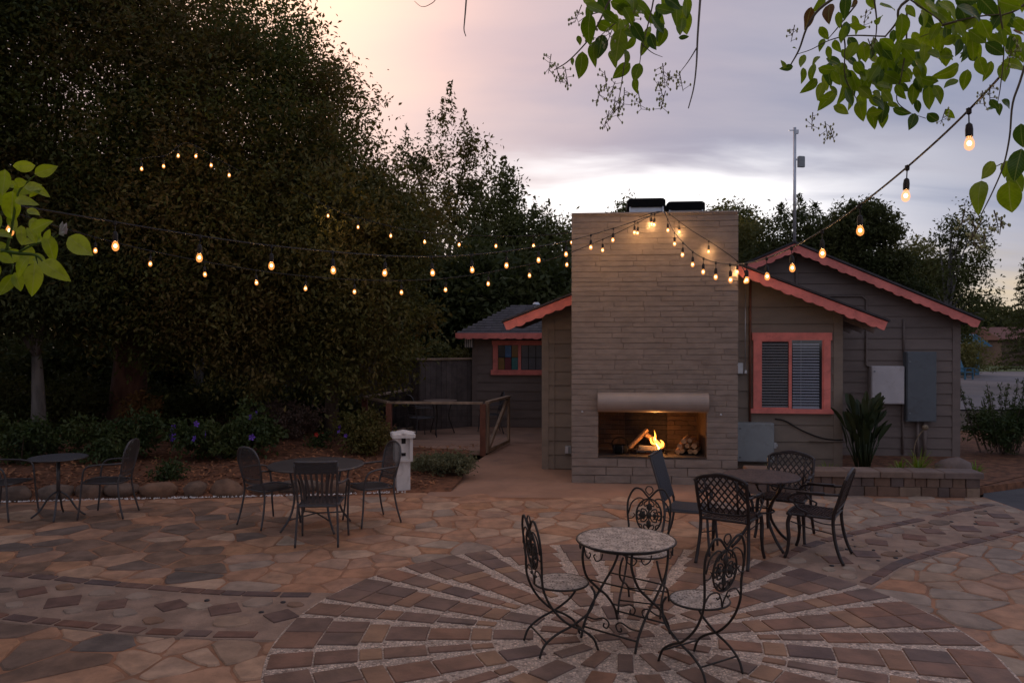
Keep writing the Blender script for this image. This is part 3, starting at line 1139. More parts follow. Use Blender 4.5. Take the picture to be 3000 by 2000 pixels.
def rock(name, r, seed, mat, parent=None, squash=0.75):
    rng = random.Random(seed)
    import bmesh
    bm = bmesh.new()
    bmesh.ops.create_icosphere(bm, subdivisions=2, radius=1.0)
    ph = [rng.uniform(0, 6) for _ in range(6)]
    for v in bm.verts:
        n = v.co.copy()
        k = 1 + 0.16 * math.sin(2.3 * n.x + ph[0]) + 0.14 * math.sin(2.9 * n.y + ph[1]) + 0.12 * math.sin(3.7 * n.z + ph[2]) + 0.07 * math.sin(7 * n.x + 5 * n.y + ph[3])
        v.co = Vector((n.x * k * r[0], n.y * k * r[1], n.z * k * r[2]))
    me = bpy.data.meshes.new(name)
    bm.to_mesh(me)
    bm.free()
    return link(name, me, MAT[mat], parent, True)


edging = thing('stone_edging', 'low row of rounded brown stones edging the mulch bed', 'edging', (0, 0, 0))
x = -8.6
rng = random.Random(9)
k = 0
while x < -2.35:
    w = rng.uniform(0.34, 0.60)
    y = far_edge(x + w / 2) + 0.24
    o = rock('edging_stone', (w / 2 * 1.03, 0.15, rng.uniform(0.10, 0.15)), 100 + k, 'edging', edging)
    o.location = (x + w / 2, y, 0.07)
    o.rotation_euler = (0, 0, rng.uniform(-.2, .2))
    x += w * 1.0
    k += 1
mb = MB()
for k in range(800):
    x = rng.uniform(-8.8, -1.5)
    y = far_edge(x) + 0.03 + abs(rng.gauss(0, 0.05)) + (rng.uniform(0, .12) if x > -2.3 else 0)
    r = rng.uniform(0.006, 0.02)
    a = rng.uniform(0, 3)
    mb.add([(x + r * math.cos(a + q), y + r * math.sin(a + q) * .8, 0.004) for q in (0, 1.7, 3.2, 4.6)] + [(x, y, 0.004 + r * 1.1)], [(0, 1, 4), (1, 2, 4), (2, 3, 4), (3, 0, 4)])
tag(obj('white_gravel', mb, MAT['white_stone']), 'thin line of white gravel along the patio edge below the edging stones', 'gravel', kind='stuff')

# ================================================================== HOUSE
def fw(px, py, v):
    """photo pixel on the house plane v -> (u, z)"""
    rx, rz = (px - 1500) / FPX, (HOR - py) / FPX
    t = (v + HO.x * HV.x + HO.y * HV.y) / (rx * HV.x + HV.y)
    p = Vector((t * rx, t, 0)) - Vector((HO.x, HO.y, 0))
    return p.dot(HU), EYE + t * rz


def plank_poly(parent, poly, v0, mat, name='plank', th=(0.026, 0.009)):
    """board on a wall facing -v: outline in (u, z), thicker at its lower edge"""
    zs = [p[1] for p in poly]
    za, zb = min(zs), max(zs)
    n = len(poly)
    mb = MB()
    fr = [(p[0], v0 - (th[0] + (th[1] - th[0]) * ((p[1] - za) / (zb - za + 1e-6))), p[1]) for p in poly]
    bk = [(p[0], v0, p[1]) for p in poly]
    fs = [tuple(range(n)), tuple(range(2 * n - 1, n - 1, -1))]
    for i in range(n):
        j = (i + 1) % n
        fs.append((i, n + i, n + j, j))
    mb.add(fr + bk, fs)
    return obj(name, mb, MAT[mat], parent)


def siding(parent, hull, v0, dz, mat, z0, openings=(), zmax=9.0, joints=()):
    """horizontal boards clipped to the (u, z) wall outline, cut round the openings"""
    us = [p[0] for p in hull]
    zt = max(p[1] for p in hull)
    z = z0
    while z < min(zt, zmax):
        cuts = [(min(us), max(us))]
        for (a, b, c, d) in openings:
            if z + dz * 0.5 > c and z + dz * 0.5 < d:
                nc = []
                for (s, e) in cuts:
                    if b <= s or a >= e:
                        nc.append((s, e))
                        continue
                    if a > s:
                        nc.append((s, a))
                    if b < e:
                        nc.append((b, e))
                cuts = nc
        for (s, e) in cuts:
            pl = clip_convex([(s, z), (e, z), (e, z + dz - 0.010), (s, z + dz - 0.010)], hull)
            if len(pl) >= 3 and max(p[1] for p in pl) - min(p[1] for p in pl) > 0.02:
                plank_poly(parent, pl, v0, mat)
        z += dz


def scallop(mb, p0, p1, v0, v1, h, wave=0.17, amp=0.032):
    """barge board in the (u, z) plane from p0 to p1 (top edge), lower edge cut into scallops"""
    p0, p1 = Vector(p0), Vector(p1)
    L = (p1 - p0).length
    d = (p1 - p0) / L
    n = max(4, int(L / 0.018))
    pat = []
    for i in range(n + 1):
        s = L * i / n
        ph = (s / wave) % 1.0
        q = abs(math.sin(PI * ph))
        k = amp * (q ** 0.7) * (1.0 if int(s / wave) % 2 else 0.55)
        pat.append((s, h - amp + k))
    vs, fs = [], []
    for s, hh in pat:
        t = p0 + d * s
        b = t - Vector((0, hh)) if abs(d.y) < 0.02 else t + Vector((d.y * hh, -d.x * hh)) * (1 if d.x > 0 else -1)
        vs += [(t.x, v0, t.y), (b.x, v0, b.y), (t.x, v1, t.y), (b.x, v1, b.y)]
    for i in range(n):
        a, b = i * 4, (i + 1) * 4
        fs += [(a, a + 1, b + 1, b), (a + 2, b + 2, b + 3, a + 3), (a + 1, a + 3, b + 3, b + 1), (a, b, b + 2, a + 2)]
    fs += [(0, 2, 3, 1), (n * 4, n * 4 + 1, n * 4 + 3, n * 4 + 2)]
    mb.add(vs, fs)
    return mb


def slab(mb, a, b, v0, v1, t):
    """sloping roof slab: (u, z) a -> b, from v0 to v1, thickness t upwards"""
    (ua, za), (ub, zb) = a, b
    vs = [(ua, v0, za), (ub, v0, zb), (ub, v1, zb), (ua, v1, za)] + [(ua, v0, za + t), (ub, v0, zb + t), (ub, v1, zb + t), (ua, v1, za + t)]
    return mb.add(vs, [(3, 2, 1, 0), (4, 5, 6, 7), (0, 1, 5, 4), (1, 2, 6, 5), (2, 3, 7, 6), (3, 0, 4, 7)])


house = thing('house', 'brown clapboard house with coral scalloped barge boards behind the chimney', 'house', HO, -HA)

# ---- front wing (gable behind the chimney)
WV, WF = 1.2, 0.74
WA = (1.855, 3.56)                            # apex of the barge boards
WS = 0.395
wu0, wu1 = -0.505, 4.28
zroof = lambda u: WA[1] - WS * abs(u - WA[0]) - 0.05
hullW = [(wu0, -0.1), (wu1, -0.1), (wu1, zroof(wu1)), (WA[0], zroof(WA[0])), (wu0, zroof(wu0))]
mb = MB()
n = len(hullW)
T = lambda u, z, v: (u, v, z)
mb.prism(hullW, WV, WV + 5.2, 0, T)
wing = obj('front_wall', mb, MAT['wall'], house)
win = (2.893, 4.093, 0.986, 2.244)
siding(wing, [(wu0 + .1, 0.0), (0.02, 0.0), (0.02, zroof(0.02)), (wu0 + .1, zroof(wu0 + .1))], WV, 0.229, 'wall', 0.02)
siding(wing, [(2.46, 0.0), (wu1 - .13, 0.0), (wu1 - .13, zroof(wu1 - .13)), (2.46, zroof(2.46))], WV, 0.27, 'wall', -0.03, [win], zmax=2.62)
plank_poly(wing, [(2.46, 2.672), (wu1 - .13, 2.672), (wu1 - .13, zroof(wu1 - .13)), (2.46, zroof(2.46))], WV, 'wall', 'panel', (0.014, 0.014))
for (a, b) in ((wu0 - 0.012, wu0 + 0.1), (wu1 - 0.13, wu1 + 0.012)):
    plank_poly(wing, [(a, -0.05), (b, -0.05), (b, zroof(b) - .01), (a, zroof(a) - .01)], WV, 'wall', 'corner_board', (0.03, 0.03))
mb = MB().bar((wu0 + 0.19, WV - 0.03, 0), (wu0 + 0.19, WV - 0.03, zroof(wu0 + .19)), 0.012, 0.02)
obj('trim_strip', mb, MAT['wall'], wing)

eL, eR = -1.11, 4.82
zE = lambda u: WA[1] - WS * abs(u - WA[0])
roof = MB()
slab(roof, (eL, zE(eL) - .02), (WA[0], WA[1] - .02), WF + .035, 4.6, 0.05)
slab(roof, (WA[0], WA[1] - .02), (eR, zE(eR) - .02), WF + .035, 4.6, 0.05)
rf = obj('roof', roof, MAT['roofing'], house)
mb = MB()
slab(mb, (eL - .03, zE(eL) + .034), (WA[0], WA[1] + .046), WF - .03, 4.6, 0.03)
slab(mb, (WA[0], WA[1] + .046), (eR + .03, zE(eR) + .034), WF - .03, 4.6, 0.03)
obj('roof_edge', mb, MAT['roofing'], rf)
mb = MB()
scallop(mb, (eL, zE(eL) + .032), (WA[0], WA[1] + .032), WF, WF + .032, 0.155)
obj('barge_board', mb, MAT['red'], house)
mb = MB()
scallop(mb, (WA[0], WA[1] + .032), (eR, zE(eR) + .032), WF, WF + .032, 0.155)
obj('barge_board', mb, MAT['red'], house)
for k in range(7):                            # rafters under the right eave
    v = WF + .5 + k * .55
    obj('rafter', MB().bar((wu1 + .02, v, zE(wu1) - .09), (eR - .02, v, zE(eR) - .09), 0.045, 0.10), MAT['wall_b'], rf)

# ---- big window with blinds
def window(parent, a, b, c, d, v0, trim=0.105):
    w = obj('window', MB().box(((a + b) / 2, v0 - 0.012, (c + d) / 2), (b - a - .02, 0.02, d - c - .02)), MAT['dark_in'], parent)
    def fr(x0, x1, z0, z1, v_a, v_b, mat, name):
        return obj(name, MB().box(((x0 + x1) / 2, (v_a + v_b) / 2, (z0 + z1) / 2), (x1 - x0, abs(v_b - v_a), z1 - z0)), MAT[mat], w)
    t = trim
    fr(a - .02, b + .02, d - t, d + .015, v0 - .075, v0, 'red', 'trim_head')
    fr(a - .045, b + .04, c - .02, c + t * .5, v0 - .095, v0, 'red', 'sill')
    fr(a, a + t, c + t * .5, d - t, v0 - .07, v0, 'red', 'trim_jamb')
    fr(b - t, b, c + t * .5, d - t, v0 - .07, v0, 'red', 'trim_jamb')
    i0, i1, j0, j1 = a + t, b - t, c + t * .5, d - t
    mid = i0 + (i1 - i0) * 0.475
    fr(mid - .024, mid + .024, j0, j1, v0 - .066, v0 - .02, 'red', 'mullion')
    for (x0, x1) in ((i0, i0 + .03), (i0 + .03, mid - .024)):
        fr(x0, x1, j1 - .022, j1, v0 - .062, v0 - .02, 'red', 'sash')
    fr(i0, i0 + .028, j0, j1 - .022, v0 - .062, v0 - .02, 'red', 'sash')
    fr(i1 - .022, i1, j0, j1, v0 - .055, v0 - .02, 'red', 'sash')
    fr(i0 + .028, mid - .024, j0, j0 + .02, v0 - .062, v0 - .02, 'red', 'sash')
    z = j0 + 0.03
    slat = {}
    for (x0, x1, dx) in ((i0 + .035, mid - .03, 0.0), (mid + .032, i1 - .075, 0.012)):
        mbs = MB()
        wd = x1 - x0
        cs = [(-.020, -.006), (-.007, .0015), (.007, .0015), (.020, .010)]
        vs = [(sx * wd / 2, p[0] * 0.5, p[1]) for sx in (-1, 1) for p in cs] + [(sx * wd / 2, p[0] * 0.5, p[1] + .0025) for sx in (-1, 1) for p in cs]
        fs = []
        for k in range(3):
            fs += [(k, k + 1, 5 + k, 4 + k), (8 + k, 12 + k, 13 + k, 9 + k)]
        fs += [(0, 4, 12, 8), (3, 11, 15, 7)]
        mbs.add(vs, fs)
        me = mbs.mesh('slat')
        me.materials.append(MAT['blind'])
        zz = j0 + .03
        while zz < j1 - .03:
            o = link('slat', me, None, w)
            o.location = ((x0 + x1) / 2 + dx, v0 - .036, zz)
            o.rotation_euler = (D(24 + random.uniform(-2, 2)), random.uniform(-.004, .004), 0)
            zz += 0.0455
        mb2 = MB().box(((x0 + x1) / 2 + dx, v0 - .036, j0 + .012), (wd, .022, .02))
        obj('bottom_rail', mb2, MAT['blind'], w)
    obj('ladder_cord', MB().bar((mid + .17, v0 - .049, j0), (mid + .17, v0 - .049, j1), .004, .004), MAT['blind'], w)
    fr(i0 + .028, mid - .024, j0 + .02, j1 - .022, v0 - .0555, v0 - .0545, 'screen', 'insect_screen')
    fr(mid + .024, i1 - .022, j0, j1, v0 - .0525, v0 - .0505, 'glass', 'pane')
    return w


window(house, *win, WV)

# ---- main gable behind, to the right
GV, GF = 2.8, 2.46
GA = (3.867, 3.80)
GS = 0.436
gu0, gu1 = 0.95, 6.79
zg = lambda u: GA[1] - GS * abs(u - GA[0])
hullG = [(gu0, -0.1), (gu1, -0.1), (gu1, zg(gu1) - .06), (GA[0], GA[1] - .06), (gu0, zg(gu0) - .06)]
mb = MB()
mb.prism(hullG, GV, GV + 7.0, 0, T)
main = obj('main_wall', mb, MAT['wall_b'], house)
siding(main, [(2.0, 0.0), (gu1 - .12, 0.0), (gu1 - .12, zg(gu1 - .12) - .06), (GA[0], GA[1] - .06), (2.0, zg(2.0) - .06)], GV, 0.196, 'wall_b', 0.01)
plank_poly(main, [(gu1 - .12, -0.05), (gu1 + .014, -0.05), (gu1 + .014, zg(gu1) - .07), (gu1 - .12, zg(gu1 - .12) - .07)], GV, 'wall_b', 'corner_board', (0.032, 0.032))
mL, mR = 0.70, 6.995
mb = MB()
slab(mb, (mL, zg(mL) - .02), (GA[0], GA[1] - .02), GF + .035, GV + 7.3, 0.05)
slab(mb, (GA[0], GA[1] - .02), (mR, zg(mR) - .02), GF + .035, GV + 7.3, 0.05)
rf2 = obj('main_roof', mb, MAT['roofing'], house)
mb = MB()
slab(mb, (mL - .03, zg(mL) + .034), (GA[0], GA[1] + .046), GF - .03, GV + 7.3, 0.035)
slab(mb, (GA[0], GA[1] + .046), (mR + .03, zg(mR) + .034), GF - .03, GV + 7.3, 0.035)
obj('roof_edge', mb, MAT['roofing'], rf2)
mb = MB()
scallop(mb, (mL, zg(mL) + .032), (GA[0], GA[1] + .032), GF, GF + .032, 0.15)
obj('barge_board', mb, MAT['red'], house)
mb = MB()
scallop(mb, (GA[0], GA[1] + .032), (mR, zg(mR) + .032), GF, GF + .032, 0.15)
obj('barge_board', mb, MAT['red'], house)
# painted conduits on the main wall
pv = GV - 0.045
mb = MB()
mb.tube([(3.98, pv, 2.2), (3.98, pv, 3.62)], 0.022, 8)
obj('conduit', mb, MAT['wall_b'], house, True)
u1, z1 = fw(2535, 870, GV)
mb = MB().tube([(u1 - .75, pv, z1 + .02), (u1 - .08, pv, z1 + .02), (u1, pv, z1 - .05), (u1, pv, 1.69), (u1 + .1, pv, 1.62)], 0.02, 8)
obj('conduit', mb, MAT['wall_b'], house, True)
u2, z2 = fw(2645, 935, GV)
mb = MB().tube([(u2, pv, z2), (u2, pv, 1.92)], 0.02, 8)
obj('conduit', mb, MAT['wall_b'], house, True)
mb = MB().tube([(u2 - .01, pv, 1.0), (u2 - .01, pv, 0.1)], 0.022, 8)
obj('conduit', mb, MAT['wall_b'], house, True)
# conduits beside the window of the wing
u3, _ = fw(2200, 1000, WV)
obj('conduit', MB().tube([(u3 - .02, WV - .045, 3.1), (u3 - .02, WV - .045, 0.82)], 0.02, 8), MAT['cedar_red'], house, True)
pts = [fw(a, b, WV) for a, b in ((2270, 1226), (2300, 1232), (2345, 1258), (2400, 1280), (2440, 1287), (2468, 1287))]
obj('cable', MB().tube(crom([(u, WV - .04, z) for u, z in pts], 5), 0.011, 6), MAT['cord'], house, True)
for dz in (0, -.05):
    ua, za = fw(2370, 1285, WV)
    ub, zb = fw(2468, 1283, WV)
    if dz:
        obj('conduit', MB().tube([(ua, WV - .045, zb + dz), (ub + .04, WV - .045, zb + dz)], 0.012, 6), MAT['wall'], house, True)

# ---- boxes on the walls
def cabinet(name, label, cat, a, b, c, d, v0, dep, mat, latch=True):
    t = thing(name, label, cat, hw((a + b) / 2, v0, c), -HA)
    w, h = b - a, d - c
    obj('body', MB().box((0, -dep / 2, h / 2), (w, dep, h), 0, 0.008), MAT[mat], t)
    obj('door', MB().box((0, -dep - 0.008, h / 2), (w - .025, 0.014, h - .03), 0, 0.004), MAT[mat], t)
    for k in (0.12, 0.86):
        obj('latch', MB().box((-w / 2 + .05, -dep - .02, h * k), (.028, .012, .018)), MAT['box_grey' if mat != 'box_grey' else 'box_mid'], t)
    return t


a, d = fw(2552, 1072, GV - .15)
b, c = fw(2650, 1183, GV - .15)
cabinet('electrical_box', 'pale square electrical box on the dark brown wall', 'electrical box', a, b, c, d, GV - .02, 0.14, 'box_white')
a, d = fw(2655, 1030, GV - .17)
b, c = fw(2743, 1235, GV - .17)
t = cabinet('electrical_box', 'tall dark grey electrical cabinet on the brown wall above two conduits', 'electrical box', a, b, c, d, GV - .02, 0.17, 'box_grey')
for du in (-.02, .1):
    obj('conduit', MB().tube([(du, -.06, 0), (du, -.06, -c + .05)], 0.026 if du < 0 else .034, 8), MAT['wall_b'], t, True)
a, d = fw(2158, 1238, WV - .2)
b, c = fw(2268, 1353, WV - .2)
t = cabinet('utility_box', 'low pale grey utility box on the wall right of the chimney', 'utility box', a, b, c, d, WV - .02, 0.2, 'box_mid')
obj('hasp', MB().box(((b - a) / 2 + .02, -.14, (d - c) * .42), (.05, .03, .09)), MAT['galv'], t)
obj('hasp', MB().box(((b - a) / 2 + .05, -.15, (d - c) * .42), (.03, .02, .04)), MAT['galv'], t)
a, d = fw(2157, 1062, WV - .06)
b, c = fw(2177, 1094, WV - .06)
t = thing('outlet_box', 'small shiny metal outlet box with a thin vertical cord beside the chimney', 'outlet box', hw((a + b) / 2, WV - .02, c), -HA)
obj('body', MB().box((0, -.03, (d - c) / 2), (b - a, .06, d - c), 0, .006), MAT['galv'], t)
obj('cover', MB().box((-.005, -.066, (d - c) / 2), ((b - a) * .8, .01, (d - c) * .85), 0, .003), MAT['galv'], t)
ux, zx = fw(2183, 850, WV - .06)
obj('cord', MB().tube([(ux - (a + b) / 2, -.05, -.0), (ux - (a + b) / 2, -.045, zx - c)], 0.006, 6), MAT['galv'], t, True)
obj('plug', MB().box((ux - (a + b) / 2 + .005, -.05, .03), (.035, .04, .05)), MAT['galv'], t)
a, d = fw(1655, 1305, WV - .05)
b, c = fw(1674, 1328, WV - .05)
t = thing('outlet_cover', 'small grey weatherproof outlet low on the siding left of the chimney', 'outlet', hw((a + b) / 2, WV - .02, c), -HA)
obj('body', MB().box((0, -.03, (d - c) / 2), (b - a, .05, d - c), 0, .006), MAT['box_mid'], t)
obj('flap', MB().box((-.02, -.065, (d - c) / 2), ((b - a) * .5, .02, (d - c) * .9), 0, .004), MAT['galv'], t)

# ---- antenna mast on the gable
ua, _ = fw(2327, 700, GV + .3)
mast = thing('antenna_mast', 'slim grey antenna pole with a small box rising above the gable', 'antenna', hw(ua, GV + .3, 3.78), -HA)
_, zt = fw(2330, 375, GV + .3)
obj('pole', MB().tube([(0, 0, -.1), (0, 0, zt - 3.78)], 0.028, 8), MAT['galv'], mast, True)
_, zb = fw(2330, 475, GV + .3)
obj('receiver', MB().box((.115, 0, zb - 3.78), (.13, .07, .2), .3, .012), MAT['box_mid'], mast)
obj('bracket', MB().bar((0, 0, zb - 3.78 + .04), (.1, 0, zb - 3.78 + .04), .02, .03), MAT['galv'], mast)
obj('crossbar', MB().bar((-.1, 0, zt - 3.83), (.07, 0, zt - 3.83), .016, .016), MAT['galv'], mast)
obj('cap', MB().box((.03, 0, zt - 3.86), (.07, .05, .07)), MAT['galv'], mast)

# ================================================================== OUTDOOR FIREPLACE CHIMNEY
fp = thing('fireplace_chimney', 'wide brown painted brick chimney with an open fireplace', 'chimney', HO, -HA)
CW, CH = 2.44, 4.02
o0, o1, p0, p1 = 0.392, 1.993, 0.405, 1.10       # opening
DEP = 1.3
core = MB()
core.box((o0 / 2 + .006, DEP / 2 + .03, CH / 2), (o0 - .012, DEP, CH))
core.box(((o1 + CW) / 2 - .006, DEP / 2 + .03, CH / 2), (CW - o1 - .012, DEP, CH))
core.box(((o0 + o1) / 2, DEP / 2 + .03, (p1 + .03 + CH) / 2), (o1 - o0 + .002, DEP - .001, CH - p1 - .03 - .001))
core.box(((o0 + o1) / 2, DEP / 2 + .03, p0 / 2 - .012), (o1 - o0 + .002, DEP - .001, p0 - .001))
core.box(((o0 + o1) / 2, 1.1, (p0 + p1) / 2), (o1 - o0 + .002, .25, p1 - p0 + .3))
obj('core', core, MAT['brick_core'], fp)
rng = random.Random(31)
z = 0.0
row = 0
cnt = 0
while z < CH - 0.02:
    h = 0.125 if z < p0 - .01 and row < 3 else rng.uniform(0.066, 0.088)
    h = min(h, CH - z)
    u = -0.004 - (0.0 if row % 2 else 0.0)
    while u < CW - 0.03:
        l = rng.uniform(0.34, 0.78)
        e = u + l
        if e > CW - 0.14:
            e = CW + 0.004
        segs = [(u, e)]
        if z + h * .5 > p0 and z + h * .5 < 1.08:
            segs = []
            if u < o0 - .02:
                segs.append((u, min(e, o0 + .004)))
            if e > o1 + .02:
                segs.append((max(u, o1 - .004), e))
            segs = [s for s in segs if s[1] - s[0] > .03]
        for (a, b) in segs:
            mb = MB()
            pr = rng.uniform(0.006, 0.014) + (0.014 if z < .3 else 0)
            sk = rng.uniform(-.011, .011)
            g = 0.0008 if z > .3 else .003
            k = .006
            vs = [(a + g, .031, z + g), (b - g, .031, z + g + sk), (b - g, .031, z + h - g + sk * .5), (a + g, .031, z + h - g)]
            vs += [(a + g + rng.uniform(.001, k), .03 - pr, z + g + rng.uniform(.002, k)), (b - g - rng.uniform(.001, k), .03 - pr * rng.uniform(.75, 1), z + g + sk + rng.uniform(.002, k)),
                   (b - g - rng.uniform(.001, k), .03 - pr * rng.uniform(.75, 1), z + h - g - rng.uniform(.002, k)), (a + g + rng.uniform(.001, k), .03 - pr, z + h - g - rng.uniform(.002, k))]
            mb.add(vs, [(4, 5, 6, 7), (0, 1, 5, 4), (1, 2, 6, 5), (2, 3, 7, 6), (3, 0, 4, 7)])
            obj('brick', mb, MAT['brick'], fp)
            cnt += 1
        u = e
    z += h
    row += 1
obj('hearth_slab', MB().box(((o0 + o1) / 2, .36, p0 - .006), (o1 - o0 - .004, .70, .016)), MAT['soot'], fp)
# firebox lining: fire bricks at the sides, soot in the middle
for (a, b, mt) in ((o0 + .004, o0 + .44, 'firebrick'), (o0 + .44, o1 - .49, 'soot'), (o1 - .49, o1 - .004, 'firebrick')):
    zz = p0 + .004
    k = 0
    while zz < p1 - .02:
        uu = a
        while uu < b - .01:
            ee = min(b, uu + (0.12 if k % 2 and uu == a else 0.22))
            obj('fire_brick', MB().box(((uu + ee) / 2, .955, zz + .036), (ee - uu - .006, .03, .068)), MAT[mt], fp)
            uu = ee
        zz += .0745
        k += 1
for uu in (o0 + .004, o1 - .004):
    obj('firebox_side', MB().box((uu, .5, (p0 + p1) / 2 + .03), (.012, .9, p1 - p0 + .05)), MAT['firebrick'], fp)
hd = MB()
prof = []
hz0, hz1 = 1.075, 1.372
for k in range(13):
    a = -PI / 2 + PI * k / 12 * 0.93
    prof.append((-.03 - .135 * math.cos(a), (hz0 + hz1) / 2 + (hz1 - hz0) / 2 * math.sin(a)))
hvs, hfs = [], []
for uu in (o0 - .006, o1 + .006):
    hvs += [(uu, v, z) for v, z in prof]
m = len(prof)
for k in range(m - 1):
    hfs.append((k, m + k, m + k + 1, k + 1))
hfs += [tuple(range(m)), tuple(range(2 * m - 1, m - 1, -1))]
hd.add(hvs, hfs)
obj('hood', hd, MAT['hood'], fp)
obj('cap_slab', MB().box((CW / 2, DEP / 2 + .02, CH + .012), (CW + .01, DEP + .03, .03), 0, .01), MAT['brick'], fp)
for (pa, pb, pt, pbt, vv) in ((1838, 1950, 581, 604, .42), (1954, 2066, 590, 613, .42)):
    a, zt = fw(pa, pt, vv)
    b, zb = fw(pb, pbt, vv)
    cap = obj('flue_cap', MB().box(((a + b) / 2, vv + .28, (zt + zb) / 2), (b - a, .56, zt - zb), 0, .03), MAT['black'], fp)
    obj('flue', MB().box(((a + b) / 2, vv + .28, (CH + zb) / 2 + .012), ((b - a) * .82, .42, zb - CH - .006)), MAT['galv'], cap)
    for s in (-1, 1):
        obj('cap_leg', MB().box(((a + b) / 2 + s * (b - a) * .43, vv + .03, (CH + zb) / 2 + .012), (.022, .022, zb - CH)), MAT['galv'], cap)
for pp in ((1706, 1208), (2112, 1217)):
    uu, zz = fw(*pp, 0)
    tag(obj('wall_hook', MB().lathe([(.014, 0), (.018, .01), (.008, .03)], 8, (0, 0, 0)), MAT['galv'], fp, True)).location = (uu, -.01, zz)

# ---- things in the fireplace
def fpw(u, v, z):
    return hw(u, v, z)


def log(label, p, q, r, mat='wood', group=None, seed=0):
    """split log between two points in chimney coordinates"""
    p, q = Vector(p), Vector(q)
    rr = random.Random(seed)
    L = (q - p).length
    m = 7
    prof = [(math.cos(2 * PI * k / m) * r * rr.uniform(.75, 1.1), math.sin(2 * PI * k / m) * r * rr.uniform(.7, 1.1)) for k in range(m)]
    vs, fs = [], []
    for i in range(4):
        for (a, b) in prof:
            vs.append((a * rr.uniform(.93, 1.05), b * rr.uniform(.93, 1.05), L * i / 3))
    for i in range(3):
        for k in range(m):
            fs.append((i * m + k, i * m + (k + 1) % m, (i + 1) * m + (k + 1) % m, (i + 1) * m + k))
    fs += [tuple(range(m - 1, -1, -1)), tuple(3 * m + k for k in range(m))]
    o = obj('log', MB().add(vs, fs), MAT[mat])
    d = (HU * (q - p).x + HV * (q - p).y + Vector((0, 0, (q - p).z))).normalized()
    o.location = fpw(*p)
    o.rotation_euler = d.to_track_quat('Z', 'Y').to_euler()
    return tag(o, label, 'log', group)


HZ = p0 + .006
log('pale split log leaning up to the right over the fire', (.88, .42, HZ + .07), (1.16, .55, HZ + .34), .042, seed=1)
log('burning log leaning up to the left behind the flame', (1.40, .45, HZ + .07), (1.13, .52, HZ + .27), .042, seed=2)
log('grey ash-covered log lying flat under the flame', (1.02, .36, HZ + .085), (1.34, .40, HZ + .075), .045, 'bark_grey', seed=3)
log('short charred log at the front of the grate', (.98, .28, HZ + .045), (1.30, .26, HZ + .045), .036, 'bark', seed=4)
k = 0
for (zz, lst) in ((.05, (1.64, 1.73, 1.83, 1.92)), (.135, (1.69, 1.79, 1.885)), (.21, (1.74, 1.84))):
    pos = ('bottom', 'middle', 'top')[int(zz > .1) + int(zz > .2)]
    for j, uu in enumerate(lst):
        lab = 'split firewood log, ' + ('leftmost', 'second from the left', 'third from the left', 'rightmost')[j if j < len(lst) - 1 else 3] + ' in the ' + pos + ' layer of the firewood stack'
        q = random.Random(k)
        log(lab, (uu - .05 + q.uniform(-.03, .01), .22 + q.uniform(-.04, .05), HZ + zz), (uu + .045, .62, HZ + zz + q.uniform(-.004, .01)), .043, group='firewood stacked in the fireplace', seed=20 + k)
        k += 1
grate = thing('fire_grate', 'black iron fire grate under the burning logs', 'grate', fpw(1.16, .4, HZ), -HA)
for k in range(6):
    obj('bar', MB().tube([(-.25 + k * .1, -.17, .03), (-.25 + k * .1, .17, .03)], .009, 6), MAT['black'], grate)
for s in (-1, 1):
    obj('rail', MB().tube([(-.28, s * .13, .016), (.28, s * .13, .016)], .009, 6), MAT['black'], grate)


def flame(pts, r, mat, parent):
    P = crom(pts, 5)
    n = len(P)
    R = [max(.002, r * math.sin(PI * min(1, .12 + .88 * i / (n - 1)) ** 0.75) * (1 if i < n - 1 else .05)) for i in range(n)]
    return obj('tongue', MB().tube(P, R, 7), MAT[mat], parent, True)


fl = thing('flame', 'bright yellow flame rising from the logs in the fireplace', 'flame', fpw(1.27, .36, HZ + .05), -HA)
flame([(.05, 0, .0), (.06, .0, .05), (.03, .01, .10), (-.01, .02, .16), (.0, .01, .22), (-.015, .02, .30)], .030, 'flame', fl)
flame([(.055, -.012, .0), (.05, -.012, .05), (.02, .0, .10), (.0, .005, .15), (.0, .0, .21)], .017, 'flame_core', fl)
flame([(.08, -.01, .06), (.11, -.01, .09), (.10, 0, .13), (.07, .01, .155)], .022, 'flame', fl)
flame([(.0, -.01, .09), (-.05, .0, .11), (-.07, .01, .16), (-.06, .01, .20)], .016, 'flame', fl)
FLAME_LIGHT = bpy.data.lights.new('fire_light', 'POINT')      # the fire's own light
FLAME_LIGHT.energy = 9.0
FLAME_LIGHT.color = (1.0, 0.42, 0.12)
FLAME_LIGHT.shadow_soft_size = 0.05
fo = bpy.data.objects.new('fire_light', FLAME_LIGHT)
COL.objects.link(fo)
fo.parent = fl
fo.location = (.02, -.03, .16)
obj('embers', MB().lathe([(.12, 0), (.10, .012), (.04, .02)], 9, (-.05, .03, -.01)), MAT['ember'], fl)
pot = thing('fireside_basket', 'dark round iron basket with a hooped handle in the left of the fireplace', 'basket', fpw(.73, .30, HZ), -HA)
obj('body', MB().lathe([(.07, 0), (.105, .02), (.115, .08), (.10, .13), (.09, .135), (.088, .05)], 16), MAT['black'], pot, True)
obj('handle', MB().tube(crom([(-.11, 0, .11), (-.12, 0, .17), (-.06, 0, .235), (.06, 0, .235), (.12, 0, .17), (.11, 0, .11)], 5), .009, 6), MAT['black'], pot, True)
for k in range(5):
    a = k * 1.256
    obj('rib', MB().tube([(.108 * math.cos(a), .108 * math.sin(a), .02), (.118 * math.cos(a), .118 * math.sin(a), .08), (.1 * math.cos(a), .1 * math.sin(a), .135)], .005, 5), MAT['grey_metal'], pot)

